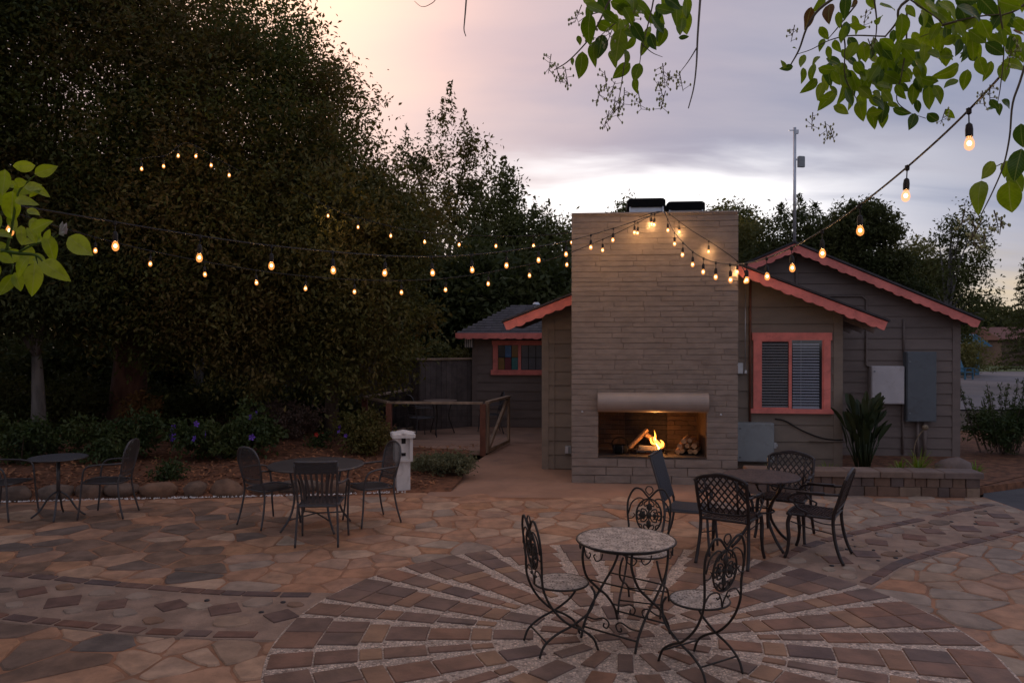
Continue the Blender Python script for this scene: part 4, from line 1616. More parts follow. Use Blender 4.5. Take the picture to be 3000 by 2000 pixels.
# ================================================================== PLANTER beside the chimney
pl = thing('planter_wall', 'low block planter wall with stone coping along the house', 'planter', hw(2.47, -.56), -HA)
PW, PH = 3.09, .35
obj('core', MB().box((PW / 2, .17, .13), (PW - .03, .26, .255)), MAT['brick_core'], pl)
rng = random.Random(77)
z = 0.0
for r, h in enumerate((.135, .125)):
    u = 0.0
    while u < PW - .02:
        l = rng.choice((.15, .22, .29, .17))
        e = min(PW, u + l)
        if PW - e < .09:
            e = PW
        obj('block', MB().box(((u + e) / 2, .045 + rng.uniform(-.006, .006), z + h / 2), (e - u - .008, .09, h - .006), 0, .008), MAT['block'], pl)
        u = e
    for q in range(2):
        obj('block', MB().box((PW - .04, .10 + .16 * q + .01, z + h / 2), (.09, .15, h - .006), 0, .008), MAT['block'], pl) if q or r else None
    z += h
u = -0.01
while u < PW:
    l = rng.choice((.42, .5, .36))
    e = min(PW + .04, u + l)
    if PW - e < .2:
        e = PW + .04
    obj('coping_stone', MB().box(((u + e) / 2, .15, .305), (e - u - .006, .36 + rng.uniform(-.01, .01), .085), 0, .012), MAT['coping'], pl)
    if e > PW:
        break
    u = e
sheet('planter_soil', [tuple(hw(u, v)[:2]) for u, v in ((2.45, -.3), (5.5, -.3), (6.9, .9), (8.9, 1.0), (8.9, 3.3), (2.45, 3.3))], .07, 'mulch')
obj('soil_bank', MB().prism([tuple(hw(u, v)[:2]) for u, v in ((5.52, -.25), (7.2, .75), (9.2, .85), (14, 2.0), (14, 7), (6.5, 7))], -.05, .06, 0.12), MAT['mulch'])['kind'] = 'structure'

# ================================================================== SIDE BUILDING (left, behind)
side = thing('side_building', 'small brown outbuilding with hipped shingle roof and stained glass window', 'building', HO, -HA)
SV = 7.0
s0, s1 = -2.53, 2.2
mb = MB().box(((s0 + s1) / 2, SV + 2.0, 1.1), (s1 - s0, 4.0, 2.3))
sw = obj('wall', mb, MAT['wall_b'], side)
swin = (-2.03, -0.70, 1.335, 2.08)
siding(sw, [(s0 + .11, 0.0), (s1, 0.0), (s1, 2.24), (s0 + .11, 2.24)], SV, 0.215, 'wall_b', 0.02, [swin])
plank_poly(sw, [(s0 - .012, 0), (s0 + .11, 0), (s0 + .11, 2.24), (s0 - .012, 2.24)], SV, 'wall_b', 'corner_board', (.03, .03))
e0, e1, ev0, ev1 = s0 - .33, s1 + .3, SV - .4, SV + 4.4
ez, rz_ = 2.25, 3.02
rv = (ev0 + ev1) / 2
ra, rb = e0 + 1.15, e1 - 1.0
hip = MB().add([(e0, ev0, ez), (e1, ev0, ez), (e1, ev1, ez), (e0, ev1, ez), (ra, rv, rz_), (rb, rv, rz_)],
               [(0, 1, 5, 4), (1, 2, 5), (2, 3, 4, 5), (3, 0, 4), (3, 2, 1, 0)])
hp = obj('roof', hip, MAT['roofing'], side)
mb = MB()
rows = 12
for i in range(rows):                          # shingle courses on the front slope and the left hip
    t0, t1 = i / rows, (i + 1) / rows
    v_a, v_b = ev0 + (rv - ev0) * t0, ev0 + (rv - ev0) * t1
    z_a, z_b = ez + (rz_ - ez) * t0, ez + (rz_ - ez) * t1
    ua, ub = e0 + (ra - e0) * t0, e1 + (rb - e1) * t0
    u = ua
    while u < min(ub, 1.0):
        l = random.uniform(.16, .3)
        mb2 = MB().add([(u, v_a - .004, z_a + .022), (u + l - .01, v_a - .004, z_a + .022), (u + l - .01, v_b, z_b + .012), (u, v_b, z_b + .012), (u, v_a - .004, z_a + .004), (u + l - .01, v_a - .004, z_a + .004)],
                       [(0, 1, 2, 3), (4, 5, 1, 0)])
        obj('shingle', mb2, MAT['roofing'], hp)
        u += l
mb = MB()
scallop(mb, (e0, ez + .03), (e1, ez + .03), ev0 - .035, ev0 - .005, .15, .2, .03)
obj('fascia', mb, MAT['red'], side)
obj('fascia', MB().box((e0 - .02, (ev0 + ev1) / 2, ez - .03), (.03, ev1 - ev0 - .06, .12)), MAT['red'], side)
# stained glass window
a, b, c, d = swin
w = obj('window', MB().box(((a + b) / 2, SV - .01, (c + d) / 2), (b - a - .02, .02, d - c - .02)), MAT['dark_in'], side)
for (x0, x1, z0, z1, nm) in ((a - .02, b + .02, d - .09, d + .02, 'trim_head'), (a - .05, b + .05, c - .06, c + .06, 'sill'), (a, a + .12, c + .06, d - .09, 'trim_jamb'), (b - .12, b, c + .06, d - .09, 'trim_jamb')):
    obj(nm, MB().box(((x0 + x1) / 2, SV - .04, (z0 + z1) / 2), (x1 - x0, .08 if nm != 'sill' else .1, z1 - z0)), MAT['red'], w)
i0, i1, j0, j1 = a + .12, b - .12, c + .06, d - .09
mid = (i0 + i1) / 2 - .02
obj('mullion', MB().box((mid, SV - .035, (j0 + j1) / 2), (.07, .06, j1 - j0)), MAT['red'], w)
cols = ['st_dark', 'st_blue', 'st_gold', 'st_gold', 'st_red', 'st_teal']
for q in range(6):
    r, cc = divmod(q, 3)
    pw = (mid - .035 - i0) / 3
    ph = (j1 - j0) / 2
    obj('pane', MB().box((i0 + pw * (cc + .5), SV - .028, j1 - ph * (r + .5)), (pw - .016, .01, ph - .016)), MAT[cols[q]], w)
    pw2 = (i1 - mid - .035) / 3
    obj('pane', MB().box((mid + .035 + pw2 * (cc + .5), SV - .028, j1 - ph * (r + .5)), (pw2 - .016, .01, ph - .016)), MAT['st_grey'], w)
vt = thing('wall_vent', 'white slatted vent under the eave at the outbuilding corner', 'vent', hw(s0 - .08, SV - .08, 1.93), -HA)
obj('frame', MB().box((0, 0, .13), (.2, .1, .26)), MAT['box_grey'], vt)
for k in range(4):
    obj('slat', MB().box((-.075 + .05 * k, -.06, .13), (.026, .02, .24)), MAT['white'], vt)
uu, zz = fw(1571, 897, SV + 1.2)
vp = thing('roof_vent', 'short galvanised vent pipe on the outbuilding roof', 'vent pipe', hw(uu, SV + 1.2, zz - .05), -HA)
obj('pipe', MB().tube([(0, 0, -.12), (0, 0, .12)], .06, 12), MAT['galv'], vp, True)
obj('collar', MB().lathe([(.075, .06), (.1, .075), (.1, .1), (.06, .15)], 12), MAT['galv'], vp, True)

# ================================================================== FENCES
bf = thing('board_fence', 'dark brown vertical board fence left of the outbuilding', 'fence', (0, 0, 0))
c0 = hw(s0 - .03, SV + .05)
run = [(c0.x, c0.y), (-2.14, 18.1), (-3.2, 19.6), (-5.6, 19.9), (-9.5, 20.2)]
for (p, q) in zip(run[:-1], run[1:]):
    p, q = Vector(p), Vector(q)
    L = (q - p).length
    nb = int(L / .14)
    a = math.atan2((q - p).y, (q - p).x)
    for k in range(nb):
        m = p.lerp(q, (k + .5) / nb)
        obj('board', MB().box((m.x, m.y, .82), (L / nb - .008, .02 + random.uniform(0, .008), 1.62 + random.uniform(-.01, .01)), a), MAT['fence'], bf)
    obj('cap_rail', MB().bar((p.x, p.y, 1.665), (q.x, q.y, 1.665), .12, .045), MAT['cedar'], bf)
rf_ = thing('wire_rail_fence', 'low wooden rail fence with wire infill round the side patio', 'fence', (0, 0, 0))
runs = [((-.54, 14.46), (-2.3, 14.6)), ((-2.3, 14.6), (-3.0, 15.9)), ((-3.0, 15.9), (-2.1, 19.2))]
for (p, q) in runs:
    obj('top_rail', MB().bar((p[0], p[1], .965), (q[0], q[1], .965), .09, .04), MAT['cedar'], rf_)
    obj('bottom_rail', MB().bar((p[0], p[1], .06), (q[0], q[1], .06), .04, .05), MAT['cedar'], rf_)
    for k in range(1, 8):
        obj('wire', MB().tube([(p[0], p[1], .06 + k * .11), (q[0], q[1], .06 + k * .11)], .0022, 4), MAT['iron'], rf_)
for (x, y) in ((-.54, 14.46), (-2.3, 14.6), (-3.0, 15.9), (-2.1, 19.2)):
    obj('post', MB().box((x, y, .47), (.105, .105, .96)), MAT['cedar_red'], rf_)
gt = thing('gate', 'open weathered wooden gate with a diagonal brace', 'gate', (-.46, 14.5, .02), math.atan2(1.5, .42))
GL = 1.48
for (x0, x1) in ((.0, .07), (GL - .07, GL)):
    obj('stile', MB().box(((x0 + x1) / 2, 0, .47), (.07, .045, .92)), MAT['cedar'], gt)
obj('top_rail', MB().box((GL / 2, 0, .955), (GL, .085, .04)), MAT['cedar'], gt)
obj('bottom_rail', MB().box((GL / 2, 0, .05), (GL - .14, .044, .07)), MAT['cedar'], gt)
obj('brace', MB().bar((.10, .0, .10), (GL - .1, .0, .92), .05, .065, (0, 0, 1)), MAT['cedar'], gt)
for k in range(1, 8):
    obj('wire', MB().tube([(.07, .0, .06 + k * .11), (GL - .07, .0, .06 + k * .11)], .002, 4), MAT['iron'], gt)

# ---- white post light
x, y = gp(1180, 1437)
bo = thing('post_light', 'weathered white wooden post light with a square cap', 'post light', (x, y, 0), .25)
obj('post', MB().box((0, 0, .24), (.19, .19, .48)), MAT['white'], bo)
hd2 = MB()
for sx in (-1, 1):
    for sy in (-1, 1):
        hd2.box((sx * .105, sy * .105, .61), (.045, .045, .32))
obj('lantern_frame', hd2, MAT['white'], bo)
obj('lantern_core', MB().box((0, 0, .61), (.185, .185, .318)), MAT['white'], bo)
for (dx, dy) in ((0, -1), (1, 0), (-1, 0)):
    for zz in (.72, .53):
        obj('slot', MB().box((dx * .094, dy * .094, zz), (.008 if dx else .06, .06 if dx else .008, .075 if zz > .6 else .045)), MAT['dark_in'], bo)
obj('lantern_base', MB().box((0, 0, .445), (.25, .25, .03)), MAT['white'], bo)
obj('cap', MB().box((0, 0, .80), (.325, .325, .065), 0, .016), MAT['white'], bo)
obj('cap_top', MB().lathe([(.19, .832), (.02, .868)], 4), MAT['white'], bo)

# ================================================================== FURNITURE
ZP = 0.022                                    # walking surface on the tiles


def ring(c, ra, rb, axis='z', n=28, tilt=0.0):
    out = []
    for k in range(n):
        a = 2 * PI * k / n
        if axis == 'z':
            out.append((c[0] + ra * math.cos(a), c[1] + rb * math.sin(a), c[2]))
        else:                                  # ring in the y-z plane, leaning back by tilt
            out.append((c[0] - tilt * rb * math.sin(a), c[1] + ra * math.cos(a), c[2] + rb * math.sin(a)))
    return out


def bistro_chair(label):
    t = thing('bistro_chair', label, 'chair', group='wrought iron bistro chairs')
    seat = obj('seat', MB().lathe([(.175, .435), (.19, .44), (.19, .452), (.15, .455), (.0005, .453)], 32), MAT['cast'], t)
    obj('rim', MB().tube(ring((0, 0, .447), .193, .193, n=32), .0075, 6, True), MAT['iron'], seat, True)
    r = .0085
    for s in (-1, 1):
        y = s * .165
        obj('leg', MB().tube(crom([(-.205, y, .62), (-.195, y, .47), (-.13, y, .33), (-.02, y, .215), (.10, y, .15), (.175, y, .09), (.215, y, .0)], 6), r, 7), MAT['iron'], t, True)
        obj('leg', MB().tube(crom([(.175, y * .8, .44), (.195, y * .9, .38), (.15, y, .28), (.03, y, .20), (-.10, y, .145), (-.185, y, .08), (-.22, y, .0)], 6), r, 7), MAT['iron'], t, True)
    for x in (-.165, .165):
        obj('stretcher', MB().tube([(x, -.165, .095), (x, .165, .095)], .006, 6), MAT['iron'], t, True)
    back = MB()
    for s in (-1, 1):
        back.tube(crom([(-.205, s * .165, .60), (-.215, s * .178, .72), (-.228, s * .172, .82), (-.24, s * .125, .905), (-.243, s * .07, .905), (-.238, s * .02, .855), (-.235, -s * .004, .83)], 6), r, 7)
        back.tube(crom([(-.222, s * .172, .70), (-.23, s * .145, .79), (-.235, s * .09, .832), (-.236, s * .05, .822), (-.235, s * .055, .80)], 6), .0058, 6)
        back.tube(crom([(-.235, 0, .86), (-.24, s * .03, .895), (-.242, s * .02, .925), (-.242, 0, .932)], 5), .005, 6)
        back.tube(crom([(-.20, s * .165, .50), (-.203, s * .12, .555), (-.205, s * .06, .56), (-.205, s * .03, .535), (-.204, s * .045, .515), (-.204, s * .06, .525)], 5), .0055, 6)
        back.tube(crom([(-.205, s * .03, .535), (-.2, s * .012, .50), (-.195, 0, .455)], 5), .0055, 6)
        back.tube(crom([(-.218, s * .175, .66), (-.22, s * .14, .665), (-.22, s * .118, .69), (-.221, s * .13, .705)], 5), .0045, 5)
    fr = obj('back_frame', back, MAT['iron'], t, True)
    med = MB()
    cz, cx, tl = .695, -.218, .12
    med.tube(ring((cx, 0, cz), .105, .135, 'x', 32, tl), .0072, 6, True)
    P = lambda y, z: (cx - tl * (z - cz), y, z)
    for s in (-1, 1):
        for q in (-1, 1):
            med.tube(crom([P(0, cz), P(s * .03, cz + q * .045), P(s * .062, cz + q * .05), P(s * .06, cz + q * .025), P(s * .035, cz + q * .03)], 4), .006, 5)
            med.tube(crom([P(s * .01, cz + q * .125), P(s * .04, cz + q * .10), P(s * .035, cz + q * .075), P(s * .012, cz + q * .085)], 4), .006, 5)
            med.tube(crom([P(s * .1, cz + q * .01), P(s * .085, cz + q * .035), P(s * .07, cz + q * .02), P(s * .08, cz)], 4), .006, 5)
            med.tube(crom([P(s * .055, cz + q * .11), P(s * .06, cz + q * .08), P(s * .085, cz + q * .07)], 4), .005, 5)
        med.tube([P(0, cz - .13 * s), P(0, cz)], .007, 5)
        med.tube([P(s * .1, cz), P(0, cz)], .006, 5)
    med.lathe([(.028, -.006), (.03, 0), (.0, .012)], 10, (0, 0, 0)) if False else None
    obj('medallion', med, MAT['iron'], t, True)
    for (y, z) in ((0, cz), (0, cz + .07), (0, cz - .07), (.05, cz), (-.05, cz)):
        o = rock('rosette', (.010, .022, .026), int(1000 + z * 100 + y * 99), 'iron', fr)
        o.location = P(y, z)
    return t


bc = bistro_chair('ornate iron bistro chair seen side-on left of the small round table')
bc.location, bc.rotation_euler = (.345, 5.50, ZP), (0, 0, D(18))
c2 = copy_tree(bc)
c2['label'] = 'ornate iron bistro chair nearest the camera, right of the small round table'
c2.location, c2.rotation_euler = (1.235, 5.13, ZP), (0, 0, D(122))
c3 = copy_tree(bc)
c3['label'] = 'ornate iron bistro chair behind the small round table, facing the camera'
c3.location, c3.rotation_euler = (1.06, 6.26, ZP), (0, 0, D(250))


def bistro_table():
    t = thing('bistro_table', 'small round iron bistro table with worn pierced top', 'table', (.83, 5.68, ZP), D(-40))
    top = obj('table_top', MB().lathe([(.335, .685), (.352, .69), (.355, .70), (.345, .706), (.0005, .703)], 44), MAT['cast'], t)
    obj('rim', MB().tube(ring((0, 0, .698), .357, .357, n=44), .008, 6, True), MAT['iron'], top, True)
    obj('apron_ring', MB().tube(ring((0, 0, .675), .31, .31, n=36), .006, 6, True), MAT['iron'], t, True)
    for s in (-1, 1):                          # two crossed pairs of legs
        x = s * .225
        for q in (-1, 1):
            obj('leg', MB().tube(crom([(s * .20, q * .245, .685), (s * .205, q * .255, .58), (x * .97, q * .19, .44), (x, q * .06, .33), (x, -q * .09, .22), (x, -q * .20, .10), (x, -q * .245, .0)], 6), .0095, 7), MAT['iron'], t, True)
        obj('cross_rivet', MB().tube([(x - .012, 0, .285), (x + .012, 0, .285)], .012, 8), MAT['iron'], t, True)
    for q in (-1, 1):
        obj('stretcher', MB().tube([(-.225, q * .215, .075), (.225, q * .215, .075)], .007, 6), MAT['iron'], t, True)
        sc = MB()
        for s in (-1, 1):
            sc.tube(crom([(s * .225, q * .175, .135), (s * .15, q * .178, .135), (s * .075, q * .18, .16), (s * .03, q * .18, .135), (s * .045, q * .18, .095), (s * .075, q * .18, .10), (s * .07, q * .18, .125)], 5), .006, 6)
        obj('scroll', sc, MAT['iron'], t, True)
        obj('upper_bar', MB().tube([(-.225, q * .12, .39), (.225, q * .12, .39)], .006, 6), MAT['iron'], t, True)
    for k in range(6):                         # scrolls hanging under the rim
        a = 2 * PI * k / 6 + .3
        sc = MB()
        for s in (-1, 1):
            pts = []
            for (da, z) in ((s * .28, .67), (s * .24, .63), (s * .12, .61), (s * .05, .64), (s * .09, .655)):
                pts.append((.335 * math.cos(a + da), .335 * math.sin(a + da), z))
            sc.tube(crom(pts, 4), .005, 5)
        obj('rim_scroll', sc, MAT['iron'], t, True)
    return t


bistro_table()


# ---- cast bronze set on the right
def lattice(mb, outline, step, r, T):
    """diagonal bars clipped to a convex outline (a, b)"""
    xs = [p[0] for p in outline]
    ys = [p[1] for p in outline]
    for sg in (-1, 1):
        lo = min(x * 1.0 + sg * y * .8 for x, y in outline)
        hi = max(x * 1.0 + sg * y * .8 for x, y in outline)
        c = lo + step * .5
        while c < hi:
            seg = []
            n = len(outline)
            for i in range(n):
                p, q = outline[i], outline[(i + 1) % n]
                fp_, fq = p[0] + sg * p[1] * .8 - c, q[0] + sg * q[1] * .8 - c
                if (fp_ < 0) != (fq < 0):
                    t_ = fp_ / (fp_ - fq)
                    seg.append((p[0] + (q[0] - p[0]) * t_, p[1] + (q[1] - p[1]) * t_))
            if len(seg) >= 2:
                a, b = seg[0], seg[1]
                if math.hypot(a[0] - b[0], a[1] - b[1]) > .03:
                    mb.bar(T(*a), T(*b), r * 2.2, r * 1.4, (1, 0, 0))
            c += step


def cast_chair(label):
    t = thing('cast_armchair', label, 'chair', group='bronze lattice armchairs')
    W = .235
    sp = [(.225, -W), (.225, W), (-.19, W * .9), (-.19, -W * .9)]
    fr = MB()
    fr.tube(crom([(.235, -W * .8, .43), (.235, W * .8, .43), (.18, W, .432), (-.17, W * .9, .425), (-.19, W * .7, .425), (-.19, -W * .7, .425), (-.17, -W * .9, .425), (.18, -W, .432)], 5, True), .014, 7, True)
    seat = obj('seat', fr, MAT['bronze'], t, True)
    lt = MB()
    lattice(lt, [(-.185, -W * .88), (.225, -W * .95), (.225, W * .95), (-.185, W * .88)], .052, .0055, lambda a, b: (a, b, .437))
    obj('seat_lattice', lt, MAT['bronze_top'], seat)
    TB = lambda y, z: (-.20 - (z - .45) * .28 - .04 * max(0, z - .7), y, z)
    ol = [(-.20, .50), (.20, .50), (.235, .62), (.24, .80), (.15, .845), (0, .865), (-.15, .845), (-.24, .80), (-.235, .62)]
    fr = MB().tube(crom([TB(y, z) for y, z in ol], 5, True), .012, 7, True)
    for s in (-1, 1):
        fr.bar(TB(s * .14, .505), TB(s * .155, .845), .016, .012, (1, 0, 0))
    back = obj('backrest', fr, MAT['bronze'], t, True)
    lt = MB()
    lattice(lt, ol, .062, .0065, TB)
    obj('back_lattice', lt, MAT['bronze'], back)
    fr = MB().tube(crom([TB(-.255, .80), TB(-.2, .842), TB(-.1, .87), TB(0, .885), TB(.1, .87), TB(.2, .842), TB(.255, .80)], 4), .016, 7)
    obj('crest_rail', fr, MAT['bronze'], back, True)
    for s in (-1, 1):
        y = s * W
        obj('leg', MB().tube(crom([(.20, y, .435), (.225, y * 1.02, .34), (.215, y * 1.03, .2), (.225, y * 1.06, .08), (.25, y * 1.1, .0)], 5), [.02] * 11 + [.016] * 10, 7), MAT['bronze'], t, True)
        obj('leg', MB().tube(crom([TB(y * 1.03, .82), TB(y * 1.02, .62), (-.195, y * .98, .44), (-.205, y, .26), (-.245, y * 1.04, .1), (-.29, y * 1.06, .0)], 5), .0165, 7), MAT['bronze'], t, True)
        arm = MB().tube(crom([TB(y * 1.04, .665), (-.10, y * 1.08, .655), (.06, y * 1.12, .655), (.17, y * 1.13, .635), (.215, y * 1.1, .585), (.17, y * 1.08, .555), (.15, y * 1.07, .60)], 5), .0135, 7)
        arm.tube(crom([(.185, y * 1.1, .575), (.12, y * 1.08, .50), (.05, y * 1.04, .47), (.06, y * 1.02, .435)], 5), .010, 6)
        arm.bar((-.12, y * 1.08, .668), (.14, y * 1.12, .662), .045, .014)
        obj('armrest', arm, MAT['bronze'], t, True)
        obj('side_stretcher', MB().tube(crom([(.2, y, .36), (.05, y * .7, .30), (-.08, y * .7, .28), (-.2, y, .28)], 4), .006, 5), MAT['bronze'], t, True)
    return t


ca = cast_chair('bronze lattice armchair seen from behind at the dark round table')
ca.location, ca.rotation_euler = (2.13, 7.60, ZP), (0, 0, D(57))
o = copy_tree(ca)
o['label'] = 'bronze lattice armchair on the right side of the dark round table'
o.location, o.rotation_euler = (3.04, 7.78, ZP), (0, 0, D(148))
o = copy_tree(ca)
o['label'] = 'bronze lattice armchair on the far side of the dark table by the planter'
o.location, o.rotation_euler = (2.98, 8.52, ZP), (0, 0, D(238))


def cast_table():
    t = thing('cast_table', 'dark round cast metal table between the bronze armchairs', 'table', (2.60, 8.16, ZP), D(20))
    obj('table_top', MB().lathe([(.37, .70), (.395, .705), (.40, .718), (.39, .728), (.0005, .726)], 40), MAT['bronze_top'], t)
    for k in range(4):
        a = k * PI / 2
        pts = [(.30, .70), (.30, .62), (.20, .50), (.13, .38), (.14, .25), (.25, .10), (.36, .01)]
        obj('leg', MB().tube(crom([(r * math.cos(a), r * math.sin(a), z) for r, z in pts], 5), .016, 7), MAT['bronze'], t, True)
        sp = [(.27, .66), (.22, .61), (.17, .63), (.18, .67), (.21, .665)]
        obj('scroll', MB().tube(crom([(r * math.cos(a + .06), r * math.sin(a + .06), z) for r, z in sp], 5), .007, 6), MAT['bronze'], t, True)
    obj('hub', MB().tube(ring((0, 0, .36), .135, .135, n=24), .01, 6, True), MAT['bronze'], t, True)
    return t


cast_table()


def sling_chair(label):
    t = thing('sling_chair', label, 'chair')
    TB = lambda y, z: (-.19 - (z - .42) * .30, y, z)
    P = [TB(-.2, .50), TB(.2, .50), TB(.21, .95), TB(-.21, .95)]
    b = MB().add([p for p in P] + [(p[0] + .012, p[1], p[2] + .004) for p in P], [(0, 1, 2, 3), (7, 6, 5, 4), (0, 4, 5, 1), (1, 5, 6, 2), (2, 6, 7, 3), (3, 7, 4, 0)])
    back = obj('backrest', b, MAT['sling'], t)
    fr = MB().tube(crom([TB(-.215, .46), TB(-.22, .7), TB(-.222, .94), TB(-.2, .962), TB(.2, .962), TB(.222, .94), TB(.22, .7), TB(.215, .46)], 4), .013, 7)
    obj('back_frame', fr, MAT['grey_metal'], back, True)
    obj('seat', MB().box((.02, 0, .425), (.44, .42, .022), 0, .008), MAT['sling'], t)
    obj('seat_frame', MB().tube([(.24, -.22, .42), (.24, .22, .42), (-.2, .22, .415), (-.2, -.22, .415)], .012, 7, True), MAT['grey_metal'], t)
    for s in (-1, 1):
        obj('leg', MB().tube(crom([(.22, s * .22, .42), (.235, s * .23, .2), (.25, s * .235, 0)], 4), .013, 7), MAT['grey_metal'], t, True)
        obj('leg', MB().tube(crom([TB(s * .22, .52), (-.20, s * .225, .38), (-.23, s * .23, .18), (-.30, s * .24, 0)], 4), .013, 7), MAT['grey_metal'], t, True)
    return t


sc_ = sling_chair('chair with plain blue-grey sling back beside the bronze armchairs')
sc_.location, sc_.rotation_euler = (1.82, 8.02, ZP), (0, 0, D(-24))


# ---- grey mesh set and the small set on the left
def mesh_chair(label, group='round-backed mesh armchairs'):
    t = thing('mesh_armchair', label, 'chair', group=group)
    TB = lambda y, z: (-.2 - (z - .42) * .22, y, z)
    prof = [(-.175, .50), (-.19, .60), (-.205, .72), (-.195, .82), (-.14, .89), (-.07, .915), (0, .92), (.07, .915), (.14, .89), (.195, .82), (.205, .72), (.19, .60), (.175, .50)]
    n = len(prof)
    mb = MB().add([TB(*p) for p in prof] + [(TB(0, p[1])[0] - .02, p[0] * .5, p[1]) for p in prof], [(i, i + 1, n + i + 1, n + i) for i in range(n - 1)])
    mb.add([(TB(0, p[1])[0] - .02, p[0] * .5, p[1]) for p in prof], [tuple(range(n))])
    back = obj('backrest', mb, MAT['mesh'], t)
    fr = MB().tube(crom([TB(*p) for p in prof], 4), .0125, 7)
    fr.tube(crom([TB(-.175, .50), (TB(0, .5)[0] - .02, 0, .49), TB(.175, .50)], 4), .009, 6)
    fr.tube(crom([TB(-.185, .56), (TB(0, .56)[0] - .02, 0, .55), TB(.185, .56)], 4), .007, 6)
    obj('back_frame', fr, MAT['grey_metal'], back, True)
    seat = obj('seat', MB().lathe([(.20, .415), (.22, .42), (.21, .428), (.1, .42), (.0005, .418)], 24, (.01, 0, 0)), MAT['mesh'], t)
    obj('seat_rim', MB().tube(crom([(.225, -.12, .43), (.225, .12, .43), (.16, .215, .425), (-.12, .21, .418), (-.2, .14, .415), (-.2, -.14, .415), (-.12, -.21, .418), (.16, -.215, .425)], 4, True), .011, 6, True), MAT['grey_metal'], seat, True)
    for s in (-1, 1):
        obj('leg', MB().tube(crom([TB(s * .205, .66), (-.17, s * .235, .655), (.05, s * .255, .645), (.16, s * .255, .60), (.195, s * .245, .45), (.215, s * .255, .2), (.24, s * .265, 0)], 5), .0115, 7), MAT['grey_metal'], t, True)
        obj('leg', MB().tube(crom([TB(s * .18, .52), (-.2, s * .195, .40), (-.225, s * .215, .2), (-.275, s * .235, 0)], 5), .0115, 7), MAT['grey_metal'], t, True)
    return t


mc = mesh_chair('round-backed mesh armchair left of the large grey mesh table')
mc.location, mc.rotation_euler = (-2.83, 9.10, ZP), (0, 0, D(52))
o = copy_tree(mc)
o['label'] = 'round-backed mesh armchair right of the grey mesh table beside the white post'
o.location, o.rotation_euler = (-1.66, 9.18, ZP), (0, 0, D(215))
o = copy_tree(mc)
o['label'] = 'shadowed armchair right of the small bluish table at the far left'
o.location, o.rotation_euler = (-4.93, 9.52, ZP), (0, 0, D(184))
o = copy_tree(mc)
o['label'] = 'shadowed armchair cut off by the left edge of the picture'
o.location, o.rotation_euler = (-6.12, 9.42, ZP), (0, 0, D(-4))


def slat_chair(label):
    t = thing('slat_armchair', label, 'chair')
    TB = lambda y, z: (-.2 - (z - .42) * .2, y, z)
    fr = MB().tube(crom([TB(-.20, .44), TB(-.21, .65), TB(-.222, .88)], 4), .012, 7).tube(crom([TB(.20, .44), TB(.21, .65), TB(.222, .88)], 4), .012, 7)
    fr.tube(crom([TB(-.222, .89), TB(-.1, .885), TB(.1, .885), TB(.222, .89)], 3), .013, 7)
    back = obj('backrest', fr, MAT['grey_metal'], t, True)
    P = [TB(-.212, .76), TB(.212, .76), TB(.216, .875), TB(-.216, .875)]
    obj('top_panel', MB().add(P, [(0, 1, 2, 3)]).add([(p[0] - .008, p[1], p[2]) for p in P], [(3, 2, 1, 0)]), MAT['mesh'], back)
    for k in range(7):
        y0 = -.15 + .05 * k
        q = [TB(y0 * 1.15, .77), (TB(0, .66)[0] + .02, y0 * 1.0, .66), (TB(0, .56)[0] + .035, y0 * .92, .56), (-.17, y0 * .95, .445)]
        c = crom(q, 4)
        mb = MB()
        for a, b in zip(c[:-1], c[1:]):
            mb.bar(a, b, .006, .026, (0, 1, 0))
        obj('slat', mb, MAT['grey_metal'], back)
    obj('seat', MB().box((.02, 0, .425), (.43, .40, .02), 0, .008), MAT['mesh'], t)
    obj('seat_frame', MB().tube([(.235, -.205, .42), (.235, .205, .42), (-.2, .205, .415), (-.2, -.205, .415)], .012, 7, True), MAT['grey_metal'], t)
    for s in (-1, 1):
        obj('leg', MB().tube(crom([TB(s * .212, .665), (-.15, s * .25, .655), (.1, s * .27, .64), (.20, s * .265, .55), (.215, s * .25, .40), (.225, s * .245, .2), (.24, s * .25, 0)], 5), .012, 7), MAT['grey_metal'], t, True)
        obj('leg', MB().tube(crom([TB(s * .20, .46), (-.21, s * .205, .36), (-.23, s * .212, .2), (-.26, s * .22, 0)], 5), .012, 7), MAT['grey_metal'], t, True)
    return t


sl = slat_chair('square slat-backed armchair in front of the large grey mesh table')
sl.location, sl.rotation_euler = (-2.03, 8.30, ZP), (0, 0, D(93))


def mesh_table(label, loc, R, h, legs, rot, mat='mesh'):
    t = thing('mesh_table', label, 'table', loc, rot)
    top = obj('table_top', MB().lathe([(R - .02, h - .022), (R, h - .018), (R, h - .004), (R - .012, h), (.0005, h)], 40), MAT[mat], t)
    obj('rim', MB().tube(ring((0, 0, h - .012), R, R, n=40), .011, 6, True), MAT['grey_metal'], top, True)
    for k in range(legs):
        a = 2 * PI * k / legs
        pts = [(R * .62, h - .02), (R * .55, h * .75), (R * .50, h * .5), (R * .60, h * .22), (R * .82, .0)]
        obj('leg', MB().tube(crom([(r * math.cos(a), r * math.sin(a), z) for r, z in pts], 5), .013, 7), MAT['grey_metal'], t, True)
        b = a + 2 * PI / legs
        obj('brace', MB().tube([(R * .66 * math.cos(a), R * .66 * math.sin(a), h * .17), (0, 0, h * .22)], .009, 6), MAT['grey_metal'], t, True)
    return t


